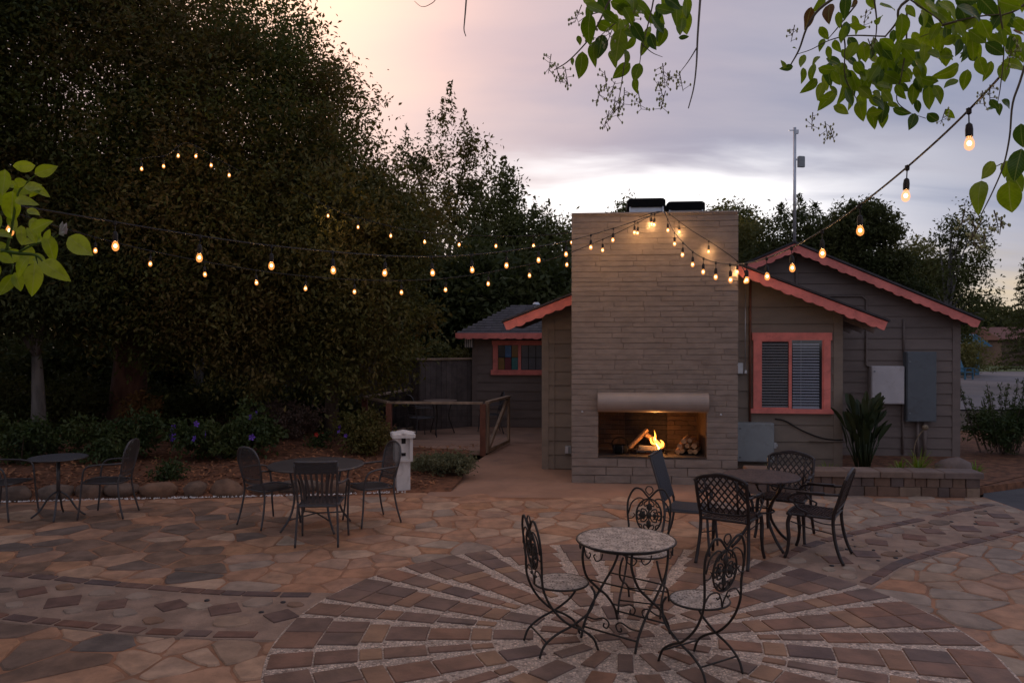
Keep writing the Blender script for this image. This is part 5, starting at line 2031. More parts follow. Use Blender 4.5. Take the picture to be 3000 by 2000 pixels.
mesh_table('large round grey mesh table with three armchairs around it', (-2.24, 8.93, ZP), .53, .72, 4, D(40), 'grey_metal')
t = thing('cafe_table', 'small round bluish cafe table in shade at the far left', 'table', (-5.49, 9.44, ZP), D(20))
top = obj('table_top', MB().lathe([(.29, .70), (.315, .705), (.315, .722), (.0005, .722)], 32), MAT['sling'], t)
obj('rim', MB().tube(ring((0, 0, .712), .317, .317, n=32), .009, 6, True), MAT['grey_metal'], top, True)
obj('pedestal', MB().tube([(0, 0, .70), (0, 0, .22)], .022, 10), MAT['grey_metal'], t, True)
for k in range(4):
    a = k * PI / 2
    obj('leg', MB().tube(crom([(r * math.cos(a), r * math.sin(a), z) for r, z in ((.02, .30), (.10, .24), (.2, .08), (.29, .0))], 5), .012, 7), MAT['grey_metal'], t, True)

# ---- dim set on the side patio
t = thing('patio_table', 'grey-topped round table behind the low rail fence', 'table', (-1.62, 17.6, .012), .3)
obj('table_top', MB().lathe([(.36, .73), (.38, .735), (.38, .75), (.0005, .75)], 32), MAT['coping'], t)
for k in range(3):
    a = k * 2 * PI / 3
    obj('leg', MB().tube(crom([(r * math.cos(a), r * math.sin(a), z) for r, z in ((.28, .73), (.2, .4), (.33, .0))], 5), .012, 6), MAT['iron'], t, True)
for (lab, x, y, a) in (('dark chair left of the table behind the low rail fence', -1.98, 17.0, 35), ('dark round-backed chair behind the open gate', -.5, 17.7, 190)):
    o = copy_tree(mc)
    o['label'] = lab
    o['group'] = 'dark chairs on the side patio'
    o.location, o.rotation_euler = (x, y, .012), (0, 0, D(a))

# ================================================================== STRING LIGHTS
import bmesh
env = MB().lathe([(.010, .0), (.014, -.007), (.0205, -.022), (.0225, -.036), (.020, -.050), (.012, -.060), (.002, -.064)], 14).mesh('bulb')
env.materials.append(MAT['bulb'])
env.polygons.foreach_set('use_smooth', [True] * len(env.polygons))
bm = bmesh.new()
bmesh.ops.create_icosphere(bm, subdivisions=2, radius=.0105)
for v in bm.verts:
    v.co.z = v.co.z * 1.15 - .030
fil = bpy.data.meshes.new('filament')
bm.to_mesh(fil)
bm.free()
fil.materials.append(MAT['filament'])


BULB_LIGHT = bpy.data.lights.new('bulb_light', 'POINT')
BULB_LIGHT.energy = 8.0
BULB_LIGHT.color = (1.0, 0.55, 0.22)
BULB_LIGHT.shadow_soft_size = 0.012


def socket_mesh(drop):
    mb = MB().tube([(0, 0, .012), (0, 0, -drop)], .0032, 5)
    mb.lathe([(.012, 0.008), (.012, -.016), (.005, -.022)], 8)
    mb.lathe([(.006, -drop), (.014, -drop - .008), (.017, -drop - .03), (.0165, -drop - .062), (.012, -drop - .066)], 10)
    me = mb.mesh('socket')
    me.materials.append(MAT['cord'])
    return me


def string_light(label, ctrl, first=0.3, step=0.61, drop=.06, n_max=99, skip=()):
    t = thing('string_light', label, 'string light', group='festoon lights hung from the chimney')
    path = crom(ctrl, 14)
    obj('cord', MB().tube(path, .0058, 6), MAT['cord'], t, True)
    me = socket_mesh(drop)
    s, want, k = 0.0, first, 0
    for a, b in zip(path[:-1], path[1:]):
        L = (b - a).length
        while s + L >= want and k < n_max:
            p = a.lerp(b, (want - s) / L)
            if k not in skip:
                sk = link('socket', me, None, t)
                sk.location = p
                tw = random.uniform(-.05, .05)
                sk.rotation_euler = (tw, random.uniform(-.05, .05), random.uniform(0, 6))
                lamp = bpy.data.objects.new('bulb_light', BULB_LIGHT)     # the bulb's own light
                COL.objects.link(lamp)
                lamp.parent = sk
                lamp.location = (0, 0, -drop - .096)
                for nm, m_ in (('bulb', env), ('filament', fil)):
                    o = link(nm, m_, None, sk)
                    o.location = (0, 0, -drop - .064)
            want += step
            k += 1
        s += L
    return t


TOP = hw(1.33, -.03, 4.045)
string_light('string light sweeping from the near left to the chimney top, largest bulbs at left',
             [(-5.0, 1.9, 3.45), (-3.65, 3.7, 3.08), (-2.66, 5.0, 2.95), (-1.75, 6.25, 2.905), (-.70, 7.65, 2.98), (.45, 9.2, 3.28), (1.4, 10.5, 3.66), TOP], .38)
string_light('lowest string light sagging in front of the big dark tree to the chimney top',
             [(-7.0, 8.5, 4.1), (-5.2, 9.1, 3.45), (-3.8, 9.6, 3.12), (-2.4, 10.05, 2.95), (-1.0, 10.5, 2.97), (.4, 11.0, 3.25), (1.35, 11.35, 3.62), TOP + Vector((-.03, 0, 0))], .5)
string_light('farthest and highest string light leaving the big tree towards the chimney top',
             [(-3.6, 13.3, 4.65), (-2.85, 13.05, 4.27), (-1.7, 12.7, 3.93), (-.55, 12.35, 3.79), (.6, 12.0, 3.76), (1.5, 11.75, 3.88), TOP + Vector((-.05, 0, 0))], .6)
string_light('string light climbing from the chimney to the overhanging leaves at upper right',
             [TOP + Vector((.03, 0, 0)), (2.225, 10.7, 3.62), (2.21, 9.4, 3.19), (2.18, 8.0, 2.94), (2.15, 6.6, 2.86), (2.14, 5.2, 2.95), (2.125, 3.9, 3.18), (2.1, 3.0, 3.46), (2.05, 2.0, 3.85), (2.0, 1.0, 4.3)], .35, .6)
e2 = hw(2.72, .70, 3.13)
string_light('short string light running down from the chimney top to the coral eave at its right',
             [TOP + Vector((.05, -.01, 0)), hw(1.72, -.05, 3.78), hw(2.1, -.06, 3.53), hw(2.42, -.02, 3.30), hw(2.6, .4, 3.2), e2], .25, .52)
string_light('small cluster of string light bulbs glowing inside the big dark tree',
             [at(395, 470, 11.9), at(440, 462, 11.9), at(490, 455, 12.0), at(550, 420, 12.2), at(640, 468, 12.1), at(700, 500, 12.3)], .12, .31)

# ================================================================== PLANTS
def leaves_mesh(name, P, size, rng, up=0.35, aspect=0.45, out=None):
    """numpy: one folded four-cornered leaf per point"""
    n = len(P)
    d = rng.normal(size=(n, 3))
    if out is not None:
        d = d + out * 0.8
    d[:, 2] -= 0.25
    d /= np.linalg.norm(d, axis=1)[:, None]
    nn = rng.normal(size=(n, 3))
    nn[:, 2] += up * 2
    s = np.cross(d, nn)
    s /= (np.linalg.norm(s, axis=1)[:, None] + 1e-9)
    nv = np.cross(s, d)
    L = size * (0.6 + 0.8 * rng.random(n))[:, None]
    W = L * aspect * (0.7 + 0.5 * rng.random(n))[:, None]
    base = P - d * L * .5
    tip = P + d * L * .5 - nv * L * .08
    lft = P - d * L * .05 + s * W * .5 + nv * W * .22
    rgt = P - d * L * .05 - s * W * .5 + nv * W * .22
    co = np.stack([base, lft, tip, rgt], axis=1).reshape(-1, 3)
    idx = np.arange(n)[:, None] * 4
    tri = np.concatenate([idx + 0, idx + 2, idx + 1, idx + 0, idx + 3, idx + 2], axis=1).reshape(-1)
    me = bpy.data.meshes.new(name)
    me.vertices.add(n * 4)
    me.vertices.foreach_set('co', co.ravel())
    me.loops.add(n * 6)
    me.loops.foreach_set('vertex_index', tri.astype(np.int32))
    me.polygons.add(n * 2)
    me.polygons.foreach_set('loop_start', np.arange(0, n * 6, 3, dtype=np.int32))
    me.update(calc_edges=True)
    return me


def crown_points(blobs, n, rng, cl=34, sig=0.26, shell=0.55, lumpy=1.0):
    """leaf positions in clumps spread through uneven ellipsoids"""
    B = np.array([b[:6] for b in blobs], float)
    w = np.array([(b[6] if len(b) > 6 else b[3] * b[4] * b[5]) for b in blobs], float)
    w = w ** 0.75
    w /= w.sum()
    nc = max(3, n // cl)
    which = rng.choice(len(B), nc, p=w)
    u = rng.normal(size=(nc, 3))
    u /= np.linalg.norm(u, axis=1)[:, None]
    rad = shell + (1 - shell) * rng.random(nc) ** 0.7
    lump = 1 + lumpy * (.10 * np.sin(3.1 * u[:, 0] * 2 + which) + .09 * np.sin(4.3 * u[:, 2] * 2 + 1.7 * which + 2 * u[:, 1]) + .06 * rng.normal(size=nc))
    C = B[which, :3] + u * (rad * lump)[:, None] * B[which, 3:6]
    sg = sig * (0.6 + 0.8 * rng.random(nc))
    k = rng.integers(0, nc, n)
    P = C[k] + rng.normal(size=(n, 3)) * sg[k][:, None] * np.array([1, 1, .8])
    O = u[k]
    return P, O, C


def tree(name, label, base, blobs, n, size, mat, bark='bark', trunk=.2, seed=1, sig=.28, cl=34, shell=.5, limbs=7, group='trees behind the patio', aspect=.45, spires=(), lumpy=1.0):
    rng = np.random.default_rng(seed)
    t = thing(name, label, 'tree', base, 0, group)
    b = np.array(base)
    P, O, C = crown_points(blobs, n, rng, cl, sig, shell, lumpy)
    for (x, y, z0, z1, r, m_) in spires:       # shoots that stand out of the crown
        q = rng.random(m_)
        zz = z0 + (z1 - z0) * q
        rr = r * (1 - q * .8)
        S = np.stack([x + rng.normal(size=m_) * rr, y + rng.normal(size=m_) * rr, zz], axis=1)
        P = np.concatenate([P, S])
        O = np.concatenate([O, np.tile([0, 0, 1.0], (m_, 1))])
    me = leaves_mesh('crown', P - b, size, rng, out=O, aspect=aspect)
    link('crown', me, MAT[mat], t)
    zc = sum(k[2] for k in blobs) / len(blobs)
    cx = sum(k[0] for k in blobs) / len(blobs)
    cy = sum(k[1] for k in blobs) / len(blobs)
    fork = Vector((b[0] + (cx - b[0]) * .3, b[1] + (cy - b[1]) * .3, b[2] + (zc - b[2]) * .55))
    tb = Vector(base)
    mb = MB()
    pts = crom([(0, 0, -.1), ((fork - tb) * .5 + Vector((.06 * trunk, 0, 0)))[:], (fork - tb)[:]], 6)
    mb.tube(pts, [trunk * (1.25 - .55 * i / (len(pts) - 1)) for i in range(len(pts))], 9)
    obj('trunk', mb, MAT[bark], t, True)
    sel = rng.choice(len(C), min(limbs, len(C)), replace=False)
    for i in sel:
        e = Vector(C[i]) - tb
        s = fork - tb
        m1 = s.lerp(e, .5) + Vector((0, 0, (e - s).length * .10))
        c = crom([s[:], m1[:], e[:]], 5)
        obj('limb', MB().tube(c, [trunk * (.5 - .44 * k / (len(c) - 1)) for k in range(len(c))], 6), MAT[bark], t, True)
    return t


def shrub(name, label, c, r, n, size, mat, seed, group=None, flowers=None, cat='shrub', aspect=.45, sig=.07):
    rng = np.random.default_rng(seed)
    t = thing(name, label, cat, (c[0], c[1], c[2]), 0, group)
    bl_ = [(0, 0, r[2] * .8, r[0] * .8, r[1] * .8, r[2] * .8)]
    for q in range(5):
        a = rng.random() * 6.28
        k = .35 + .3 * rng.random()
        bl_.append((r[0] * .65 * math.cos(a), r[1] * .65 * math.sin(a), r[2] * (.5 + 1.0 * rng.random()), r[0] * k, r[1] * k, r[2] * k * 1.1))
    P, O, C = crown_points(bl_, n, rng, 26, sig, .3)
    P[:, 2] = np.abs(P[:, 2])
    link('foliage', leaves_mesh('foliage', P, size, rng, out=O, aspect=aspect), MAT[mat], t)
    mb = MB()
    for i in range(min(9, len(C))):
        mb.tube([(0, 0, -.05), tuple(C[i] * .5), tuple(C[i])], [.012, .008, .004], 5)
    obj('stems', mb, MAT['bark'], t)
    if flowers:
        fm, k, fs = flowers
        for i in range(k):
            a = rng.random() * 6.28
            e = rng.random() * 1.0 - .1
            p = Vector((r[0] * math.cos(a) * math.cos(e) * 1.02, -abs(r[1] * math.sin(a) * math.cos(e)) * 1.05, r[2] * (.95 + math.sin(e))))
            f = MB()
            for q in range(5):
                b = q * 1.2566
                f.add([(0, 0, 0), (fs * math.cos(b - .45), -.2 * fs, fs * math.sin(b - .45)), (fs * 1.3 * math.cos(b), -.35 * fs, fs * 1.3 * math.sin(b)), (fs * math.cos(b + .45), -.2 * fs, fs * math.sin(b + .45))], [(0, 1, 2, 3)])
            o = obj('flower', f, MAT[fm], t)
            o.location = p
            o.rotation_euler = (rng.normal() * .3, 0, rng.normal() * .5)
    return t


def blades(name, label, c, n, h, spread, w, mat, seed, group=None, cat='plant', droop=.5, stiff=False):
    """plant of long tapering strap leaves"""
    rng = random.Random(seed)
    t = thing(name, label, cat, c, 0, group)
    for i in range(n):
        a = rng.uniform(0, 2 * PI)
        hh = h * rng.uniform(.55, 1.05)
        sp = spread * rng.uniform(.3, 1.05)
        seg = 7
        vs, fs = [], []
        sx, sy = -math.sin(a), math.cos(a)
        for k in range(seg + 1):
            q = k / seg
            r = sp * (q ** 1.5)
            z = hh * (q - droop * q * q * (sp / max(spread, .01)))
            ww = w * (math.sin(PI * min(.98, q * .85 + .12)) ** .8 if not stiff else (math.sin(PI * min(.995, max(0.05, (q - .25) / .75))) if q > .3 else .28)) * .5
            px, py = r * math.cos(a), r * math.sin(a)
            vs += [(px + sx * ww, py + sy * ww, z), (px + math.cos(a) * ww * .25, py + math.sin(a) * ww * .25, z - ww * .35), (px - sx * ww, py - sy * ww, z)]
        for k in range(seg):
            b = k * 3
            fs += [(b, b + 1, b + 4, b + 3), (b + 1, b + 2, b + 5, b + 4)]
        obj('blade', MB().add(vs, fs), MAT[mat], t, True)
    return t

# ---- trees
G = 'trees behind the patio'
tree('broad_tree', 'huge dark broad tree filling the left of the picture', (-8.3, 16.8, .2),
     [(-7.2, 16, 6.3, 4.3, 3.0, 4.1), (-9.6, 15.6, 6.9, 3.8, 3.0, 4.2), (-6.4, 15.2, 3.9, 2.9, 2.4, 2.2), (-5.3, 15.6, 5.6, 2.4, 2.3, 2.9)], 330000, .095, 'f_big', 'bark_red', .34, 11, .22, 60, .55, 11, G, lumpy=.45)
tree('drooping_tree', 'olive drooping tree hanging low right of the huge dark tree', (-3.6, 15.6, .2),
     [(-3.7, 15.0, 3.9, 2.0, 1.8, 2.0), (-3.2, 15.2, 2.6, 1.6, 1.5, 1.6), (-4.9, 14.8, 3.1, 1.7, 1.5, 1.9), (-2.6, 15.6, 4.3, 1.2, 1.2, 1.2)], 90000, .10, 'f_olive', 'bark', .13, 12, .22, 80, .4, 7, G)
tree('shadowed_tree', 'dark tree at the far left edge behind the lime leaves', (-13.5, 15.0, .2),
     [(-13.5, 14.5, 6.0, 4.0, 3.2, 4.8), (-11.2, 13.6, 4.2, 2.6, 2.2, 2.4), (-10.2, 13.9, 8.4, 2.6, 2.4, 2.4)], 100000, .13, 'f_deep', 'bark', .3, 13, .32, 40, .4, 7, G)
tree('forked_tree', 'small pale-trunked forked tree at the far left of the bed', (-8.6, 14.2, .15),
     [(-8.6, 14.0, 3.1, 1.9, 1.5, 1.1), (-7.4, 14.2, 3.3, 1.5, 1.3, 1.0), (-9.9, 13.9, 3.3, 1.4, 1.3, 1.0)], 40000, .10, 'f_deep', 'bark_grey', .12, 14, .2, 34, .35, 6, G)
tree('slender_tree', 'slender grey-trunked tree in the shade of the huge dark tree', (-7.8, 19.2, .2),
     [(-7.8, 19.2, 4.2, 1.6, 1.5, 1.6), (-6.6, 19.0, 3.4, 1.4, 1.2, 1.2)], 16000, .16, 'f_deep', 'bark_grey', .12, 15, .22, 34, .35, 5, G)
tree('tall_tree', 'tall loose-crowned tree against the sunset left of the chimney', (-2.8, 31, .1),
     [(-3.0, 31, 7.8, 1.9, 1.6, 1.7), (-1.9, 31, 6.4, 1.9, 1.6, 1.5), (-3.8, 31, 6.2, 1.7, 1.5, 1.6), (-2.5, 31, 9.6, 1.0, 1.0, 1.1), (-1.2, 31, 8.1, 1.0, 1.0, 1.0), (-3.8, 31, 9.1, .8, .8, .9), (-1.6, 31, 9.4, .7, .7, .8), (-.6, 31, 6.9, .9, .9, .9), (-2.6, 31, 4.4, 2.6, 1.8, 1.5)], 12500, .17, 'f_olive', 'bark', .2, 16, .22, 44, .25, 14, G,
     spires=((-2.45, 31, 10.2, 12.3, .22, 150), (-2.75, 31, 10.0, 11.7, .14, 70), (-3.3, 31, 9.8, 11.2, .12, 60), (-4.2, 31, 8.8, 10.6, .14, 70), (-4.6, 31, 8.2, 9.8, .12, 50), (-1.0, 31, 8.6, 10.0, .12, 60), (-.4, 31, 8.2, 9.3, .12, 50), (-1.9, 31, 10.2, 11.2, .12, 50), (-.7, 31, 8.4, 9.6, .1, 40)))
tree('mid_tree', 'pointed dark tree between the tall loose tree and the chimney', (-.5, 29, .1),
     [(-.6, 29, 6.0, 1.1, 1.1, 1.6), (-.7, 29, 4.3, 1.6, 1.4, 1.6), (-.2, 29, 7.4, .6, .6, .9)], 13000, .17, 'f_mid', 'bark', .16, 17, .22, 32, .4, 6, G,
     spires=((-.25, 29, 7.6, 8.9, .13, 70), (.05, 29, 7.2, 8.5, .1, 50), (.2, 29, 6.6, 7.7, .1, 40)))
tree('rounded_tree', 'rounded tree just left of the chimney top', (1.0, 28, .1),
     [(.6, 28, 5.4, 1.3, 1.2, 1.5), (1.6, 28, 5.0, 1.2, 1.2, 1.4), (.9, 28, 3.6, 1.7, 1.4, 1.5), (2.4, 28, 4.6, 1.0, 1.0, 1.2)], 24000, .15, 'f_mid', 'bark', .16, 18, .24, 34, .4, 6, G,
     spires=((.4, 28, 6.5, 7.6, .12, 60), (1.3, 28, 6.2, 7.1, .12, 50), (2.1, 28, 5.6, 6.5, .12, 50), (.8, 28, 6.5, 7.2, .1, 40)))
for k, (lab, x, y, z, r, m_) in enumerate((
        ('dark background tree low behind the board fence, right of the drooping tree', -1.6, 25, 2.6, (2.4, 1.6, 2.6), 'f_deep'),
        ('dark background tree directly behind the outbuilding roof', 1.2, 24, 2.5, (2.2, 1.5, 2.4), 'f_deep'),
        ('dark background tree behind the drooping tree', -4.6, 25, 3.2, (2.6, 1.6, 3.2), 'f_deep'),
        ('dark background tree deep behind the trunk of the huge tree', -8.4, 25, 3.6, (3.4, 1.8, 3.8), 'f_deep'),
        ('dark background tree deep behind the forked tree', -14.5, 24, 4.4, (4.0, 2.0, 4.6), 'f_deep'),
        ('dark background tree beyond the left edge trees', -21, 23, 5.0, (4.6, 2.2, 5.6), 'f_deep'))):
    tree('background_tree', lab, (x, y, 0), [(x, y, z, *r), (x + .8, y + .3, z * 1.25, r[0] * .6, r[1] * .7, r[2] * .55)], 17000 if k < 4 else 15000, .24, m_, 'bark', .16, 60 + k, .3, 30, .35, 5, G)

for k, (lab, x, y) in enumerate((('added dark hedge shrub behind the far left bed, leftmost', -17.5, 20.5), ('added dark hedge shrub behind the far left bed, second from the left', -14.6, 20.8), ('added dark hedge shrub behind the far left bed, third from the left', -11.8, 20.6), ('added dark hedge shrub behind the red trunk', -9.2, 20.4), ('added dark hedge shrub beside the board fence end', -6.6, 20.9))):
    shrub('added_hedge_shrub', lab, (x, y, 0), (1.7, 1.0, 1.5), 9000, .17, 'f_deep', 70 + k, 'dark hedge added behind the bed', sig=.28)  # hedge put in to turn a pale gap dark
# low young growth over the fence
for k, (x, lab) in enumerate(((-2.75, 'upright pale-tipped shrub behind the board fence, leftmost'), (-2.25, 'upright pale-tipped shrub behind the board fence, middle'), (-1.65, 'upright pale-tipped shrub behind the board fence, rightmost'))):
    shrub('upright_shrub', lab, (x, 20.8, 0), (.42, .4, 1.1 + .12 * (k % 2)), 3200, .11, 'f_pale', 80 + k, 'shrubs behind the board fence', sig=.12)

# ---- trees behind the house on the right
G2 = 'trees behind the house'
tree('pale_tree', 'pale yellow-green tree showing right beside the chimney', (10.2, 36, 0),
     [(9.4, 36, 6.3, 1.7, 1.5, 1.7), (10.9, 36, 6.4, 1.3, 1.3, 1.2), (10.0, 36, 4.5, 2.4, 1.8, 1.9)], 17000, .18, 'f_pale', 'bark', .18, 31, .26, 32, .38, 6, G2)
tree('distant_tree', 'small distant tree top right of the chimney caps', (13.9, 50, 0), [(14.1, 50, 9.3, 1.7, 1.5, 1.1), (14.3, 50, 8.2, 1.9, 1.5, 1.2)], 9000, .24, 'f_mid', 'bark', .2, 32, .26, 32, .3, 5, G2)
tree('distant_tree', 'tiny distant tree top left of the chimney caps', (7.0, 50, 0), [(7.1, 50, 9.6, .75, .7, 1.3), (7.0, 50, 8.4, 1.0, .8, .9)], 4500, .24, 'f_mid', 'bark', .18, 33, .24, 30, .3, 4, G2)
tree('pine_tree', 'spiky dark pine behind the antenna mast', (12.8, 34, 0),
     [(12.4, 34, 6.5, 1.5, 1.3, 1.2), (12.6, 34, 5.2, 2.3, 1.6, 1.3), (12.3, 34, 4.0, 2.3, 1.6, 1.4)], 26000, .2, 'f_deep', 'bark', .2, 34, .24, 30, .4, 7, G2, .3,
     spires=((11.7, 34, 7.2, 8.0, .2, 160), (12.5, 34, 7.4, 8.4, .2, 160), (13.2, 34, 7.2, 8.0, .22, 160), (13.8, 34, 6.6, 7.3, .25, 160)))
tree('cypress_tree', 'dark flat-topped cypress with layered crown behind the gable', (15.6, 34, 0),
     [(15.2, 34, 7.2, 1.5, 1.3, .8), (14.3, 34, 6.4, 1.5, 1.3, .9), (16.0, 34, 6.6, 1.0, 1.0, .5), (16.7, 34, 5.5, 1.0, 1.0, .42), (14.9, 34, 5.3, 1.9, 1.4, .9), (16.2, 34, 4.6, 1.6, 1.2, .5), (15.4, 34, 3.7, 2.2, 1.4, .8), (17.4, 34, 4.0, 1.0, .9, .5)], 46000, .16, 'f_deep', 'bark', .22, 35, .17, 36, .35, 9, G2)
tree('pale_tree', 'light olive tree right of the flat-topped cypress', (20.0, 38, 0),
     [(19.6, 38, 5.5, 1.3, 1.3, 1.3), (20.6, 38, 4.9, 1.0, 1.0, 1.1), (20.0, 38, 3.6, 1.7, 1.5, 1.5), (18.6, 38, 4.0, 1.2, 1.1, 1.3)], 16000, .19, 'f_pale', 'bark', .2, 36, .24, 32, .38, 6, G2)
tree('sparse_tree', 'sparse slender tree with airy leaves at the right of the house roof', (17.0, 31, 0),
     [(18.1, 31, 5.6, .9, .8, 1.5), (17.5, 31, 4.6, .7, .7, 1.2), (18.5, 31, 3.9, .8, .7, 1.0), (17.9, 31, 3.0, 1.0, .9, 1.0), (17.2, 31, 6.3, .4, .4, .6), (17.8, 31, 6.8, .5, .5, .7)], 6200, .15, 'f_mid', 'bark_grey', .13, 37, .17, 22, .4, 12, G2)
cf = thing('conifer', 'tiered dark conifer cut off by the right edge of the picture', 'tree', (22.4, 33, 0), 0, G2)
rngc = np.random.default_rng(38)
pp = []
brs = []
for k in range(26):
    z = .8 + k * .25
    L = 1.95 * (1 - k / 29)
    for j in range(8):
        a = 6.283 * (j + rngc.random()) / 8
        q = rngc.random(70) ** .8
        c = np.stack([np.cos(a) * L * q, np.sin(a) * L * q, z + .25 * q - .35 * q * q], axis=1) + rngc.normal(size=(70, 3)) * np.array([.06, .06, .045])
        pp.append(c)
        if j % 2 == 0:
            brs.append((a, L, z))
link('crown', leaves_mesh('crown', np.concatenate(pp), .15, rngc, aspect=.35), MAT['f_mid'], cf)
mb = MB()
for a, L, z in brs:
    mb.tube([(0, 0, z), (math.cos(a) * L * .5, math.sin(a) * L * .5, z + .04), (math.cos(a) * L * .95, math.sin(a) * L * .95, z - .08)], [.03, .02, .008], 5)
obj('branches', mb, MAT['bark'], cf)
obj('trunk', MB().tube([(0, 0, -.1), (0, 0, 4), (0, 0, 7.4)], [.16, .09, .02], 8), MAT['bark'], cf, True)
for k, (lab, x, y, z, r) in enumerate((
        ('dark round-topped tree low on the right horizon', 39.0, 64, 2.6, (3.4, 2.5, 2.0)),
        ('dark tree on the right horizon beside the conifer', 44.5, 66, 2.5, (3.6, 2.5, 1.7)),
        ('dark tree clump behind the far red-roofed house', 50.5, 70, 2.8, (4.5, 2.5, 2.2)))):
    tree('horizon_tree', lab, (x, y, 0), [(x, y, z, *r), (x - 1.2, y, z * 1.35, r[0] * .4, 1.2, r[2] * .5), (x + 1.6, y, z * 1.3, r[0] * .35, 1.2, r[2] * .5)], 9000, .34, 'f_deep', 'bark', .25, 90 + k, .35, 30, .3, 5, 'trees on the right horizon')
shrub('round_bush', 'bright green bush between the house corner and the far red-roofed house', (25.0, 43, 0), (1.5, 1.2, 1.15), 5000, .17, 'f_pale', 95, sig=.2)
# far wood that closes the view behind everything
P, O, C = crown_points([(x, 95 + (k % 3) * 6, 2.0, 9, 4, 3.0 + (k * 37 % 5) * .5) for k, x in enumerate(range(-110, 130, 11))], 42000, np.random.default_rng(99), 30, .6, .3)
tag(link('far_wood', leaves_mesh('far_wood', P, .6, np.random.default_rng(98)), MAT['f_deep']), 'far dark wood along the horizon', 'woodland', kind='stuff')

# ---- planting bed
bz = lambda px, py, d: (at(px, py, d).x, d, bed_z(at(px, py, d).x, d))
shrub('flowering_bush', 'green bush with violet flowers behind the left table', bz(655, 1270, 13.2), (.85, .6, .45), 5200, .09, 'f_bush', 201, 'shrubs in the mulch bed', ('violet', 11, .045))
shrub('dry_bush', 'dry greyish domed bush at the foot of the huge tree', bz(850, 1210, 15.0), (.75, .6, .42), 4200, .07, 'f_dry', 202, 'shrubs in the mulch bed')
shrub('olive_bush', 'olive bush beside the white post and rail fence', bz(1070, 1240, 13.9), (.55, .5, .42), 3600, .075, 'f_olive', 203, 'shrubs in the mulch bed', ('violet', 3, .03))
shrub('low_bush', 'low dark green bush right of the far left chair', bz(330, 1270, 13.0), (.75, .55, .4), 4200, .08, 'f_bush', 204, 'shrubs in the mulch bed')
shrub('low_bush', 'low dark green bush behind the far left table', bz(60, 1330, 12.6), (.6, .5, .4), 3000, .08, 'f_bush', 205, 'shrubs in the mulch bed')
shrub('ground_cover', 'mat of grey-green ground cover right of the white post', (-1.18, 12.3, bed_z(-1.2, 12.3)), (.62, .55, .15), 6500, .05, 'f_grey', 206, 'shrubs in the mulch bed', sig=.05)
shrub('seedling', 'small dark plant in the mulch between the left tables', bz(500, 1380, 11.7), (.2, .2, .13), 700, .06, 'f_bush', 207, 'shrubs in the mulch bed')
shrub('seedling', 'tiny plant with a scarlet flower in the mulch near the fence', bz(930, 1290, 14.2), (.16, .15, .14), 500, .06, 'f_bush', 208, 'shrubs in the mulch bed', ('scarlet', 2, .035))
shrub('rusty_bush', 'rust-tinged bush in front of the huge red trunk', bz(405, 1230, 15.2), (.4, .4, .42), 1800, .08, 'f_rust', 209, 'shrubs in the mulch bed')
for k, (px, d_, lab) in enumerate(((140, 16.0, 'added dark undergrowth shrub behind the pale forked trunk'), (260, 17.2, 'added dark undergrowth shrub left of the huge red trunk'), (470, 16.8, 'added dark undergrowth shrub right of the huge red trunk'), (600, 17.4, 'added dark undergrowth shrub below the slender trunk'), (740, 16.6, 'added dark undergrowth shrub left of the dry bush'), (960, 16.4, 'added dark undergrowth shrub right of the dry bush'), (20, 16.6, 'added dark undergrowth shrub at the left picture edge'))):
    shrub('added_undergrowth_shrub', lab, bz(px, 1200, d_), (.95, .6, .5), 4200, .1, 'f_deep', 220 + k, 'undergrowth added below the big trees', sig=.14)  # shrubs put in to cover bright ground and keep it dark
blades('strap_plant', 'strap-leaved plant at the far left below the pale forked trunk', bz(85, 1300, 13.4), 26, .62, .35, .05, 'f_blade', 210)

# ---- planter
pz = .08
def paddle_plant(name, label, c, n, h, seed):
    """upright stalks that each carry one long paddle-shaped leaf"""
    rng = random.Random(seed)
    t = thing(name, label, 'plant', c)
    for i in range(n):
        a = rng.uniform(0, 2 * PI)
        hh = h * rng.uniform(.28, .78)
        lean = rng.uniform(.03, .2)
        b0 = Vector((.09 * math.cos(a) * rng.random(), .09 * math.sin(a) * rng.random(), 0))
        top = b0 + Vector((math.cos(a) * lean, math.sin(a) * lean, hh))
        st = obj('stalk', MB().tube([b0, b0.lerp(top, .5) + Vector((0, 0, .03)), top], [.011, .009, .007], 5), MAT['f_blade'], t, True)
        d = Vector((math.cos(a) * rng.uniform(.1, .6), math.sin(a) * rng.uniform(.1, .6), rng.uniform(.8, 1.2))).normalized()
        L = rng.uniform(.34, .52) * h / 1.25
        s_ = d.cross(Vector((0, 0, 1)) + Vector((rng.uniform(-.4, .4), rng.uniform(-.4, .4), 0))).normalized()
        nv = s_.cross(d)
        vs, fs = [], []
        for k in range(8):
            q = k / 7
            w = .048 * math.sin(PI * (q * .93 + .04)) ** .7
            p = top + d * L * q - Vector((0, 0, 1)) * L * .22 * q * q
            vs += [p + s_ * w + nv * w * .5, p, p - s_ * w + nv * w * .5]
        for k in range(7):
            b = k * 3
            fs += [(b, b + 1, b + 4, b + 3), (b + 1, b + 2, b + 5, b + 4)]
        obj('leaf', MB().add(vs, fs), MAT['f_blade'], t, True)
    return t


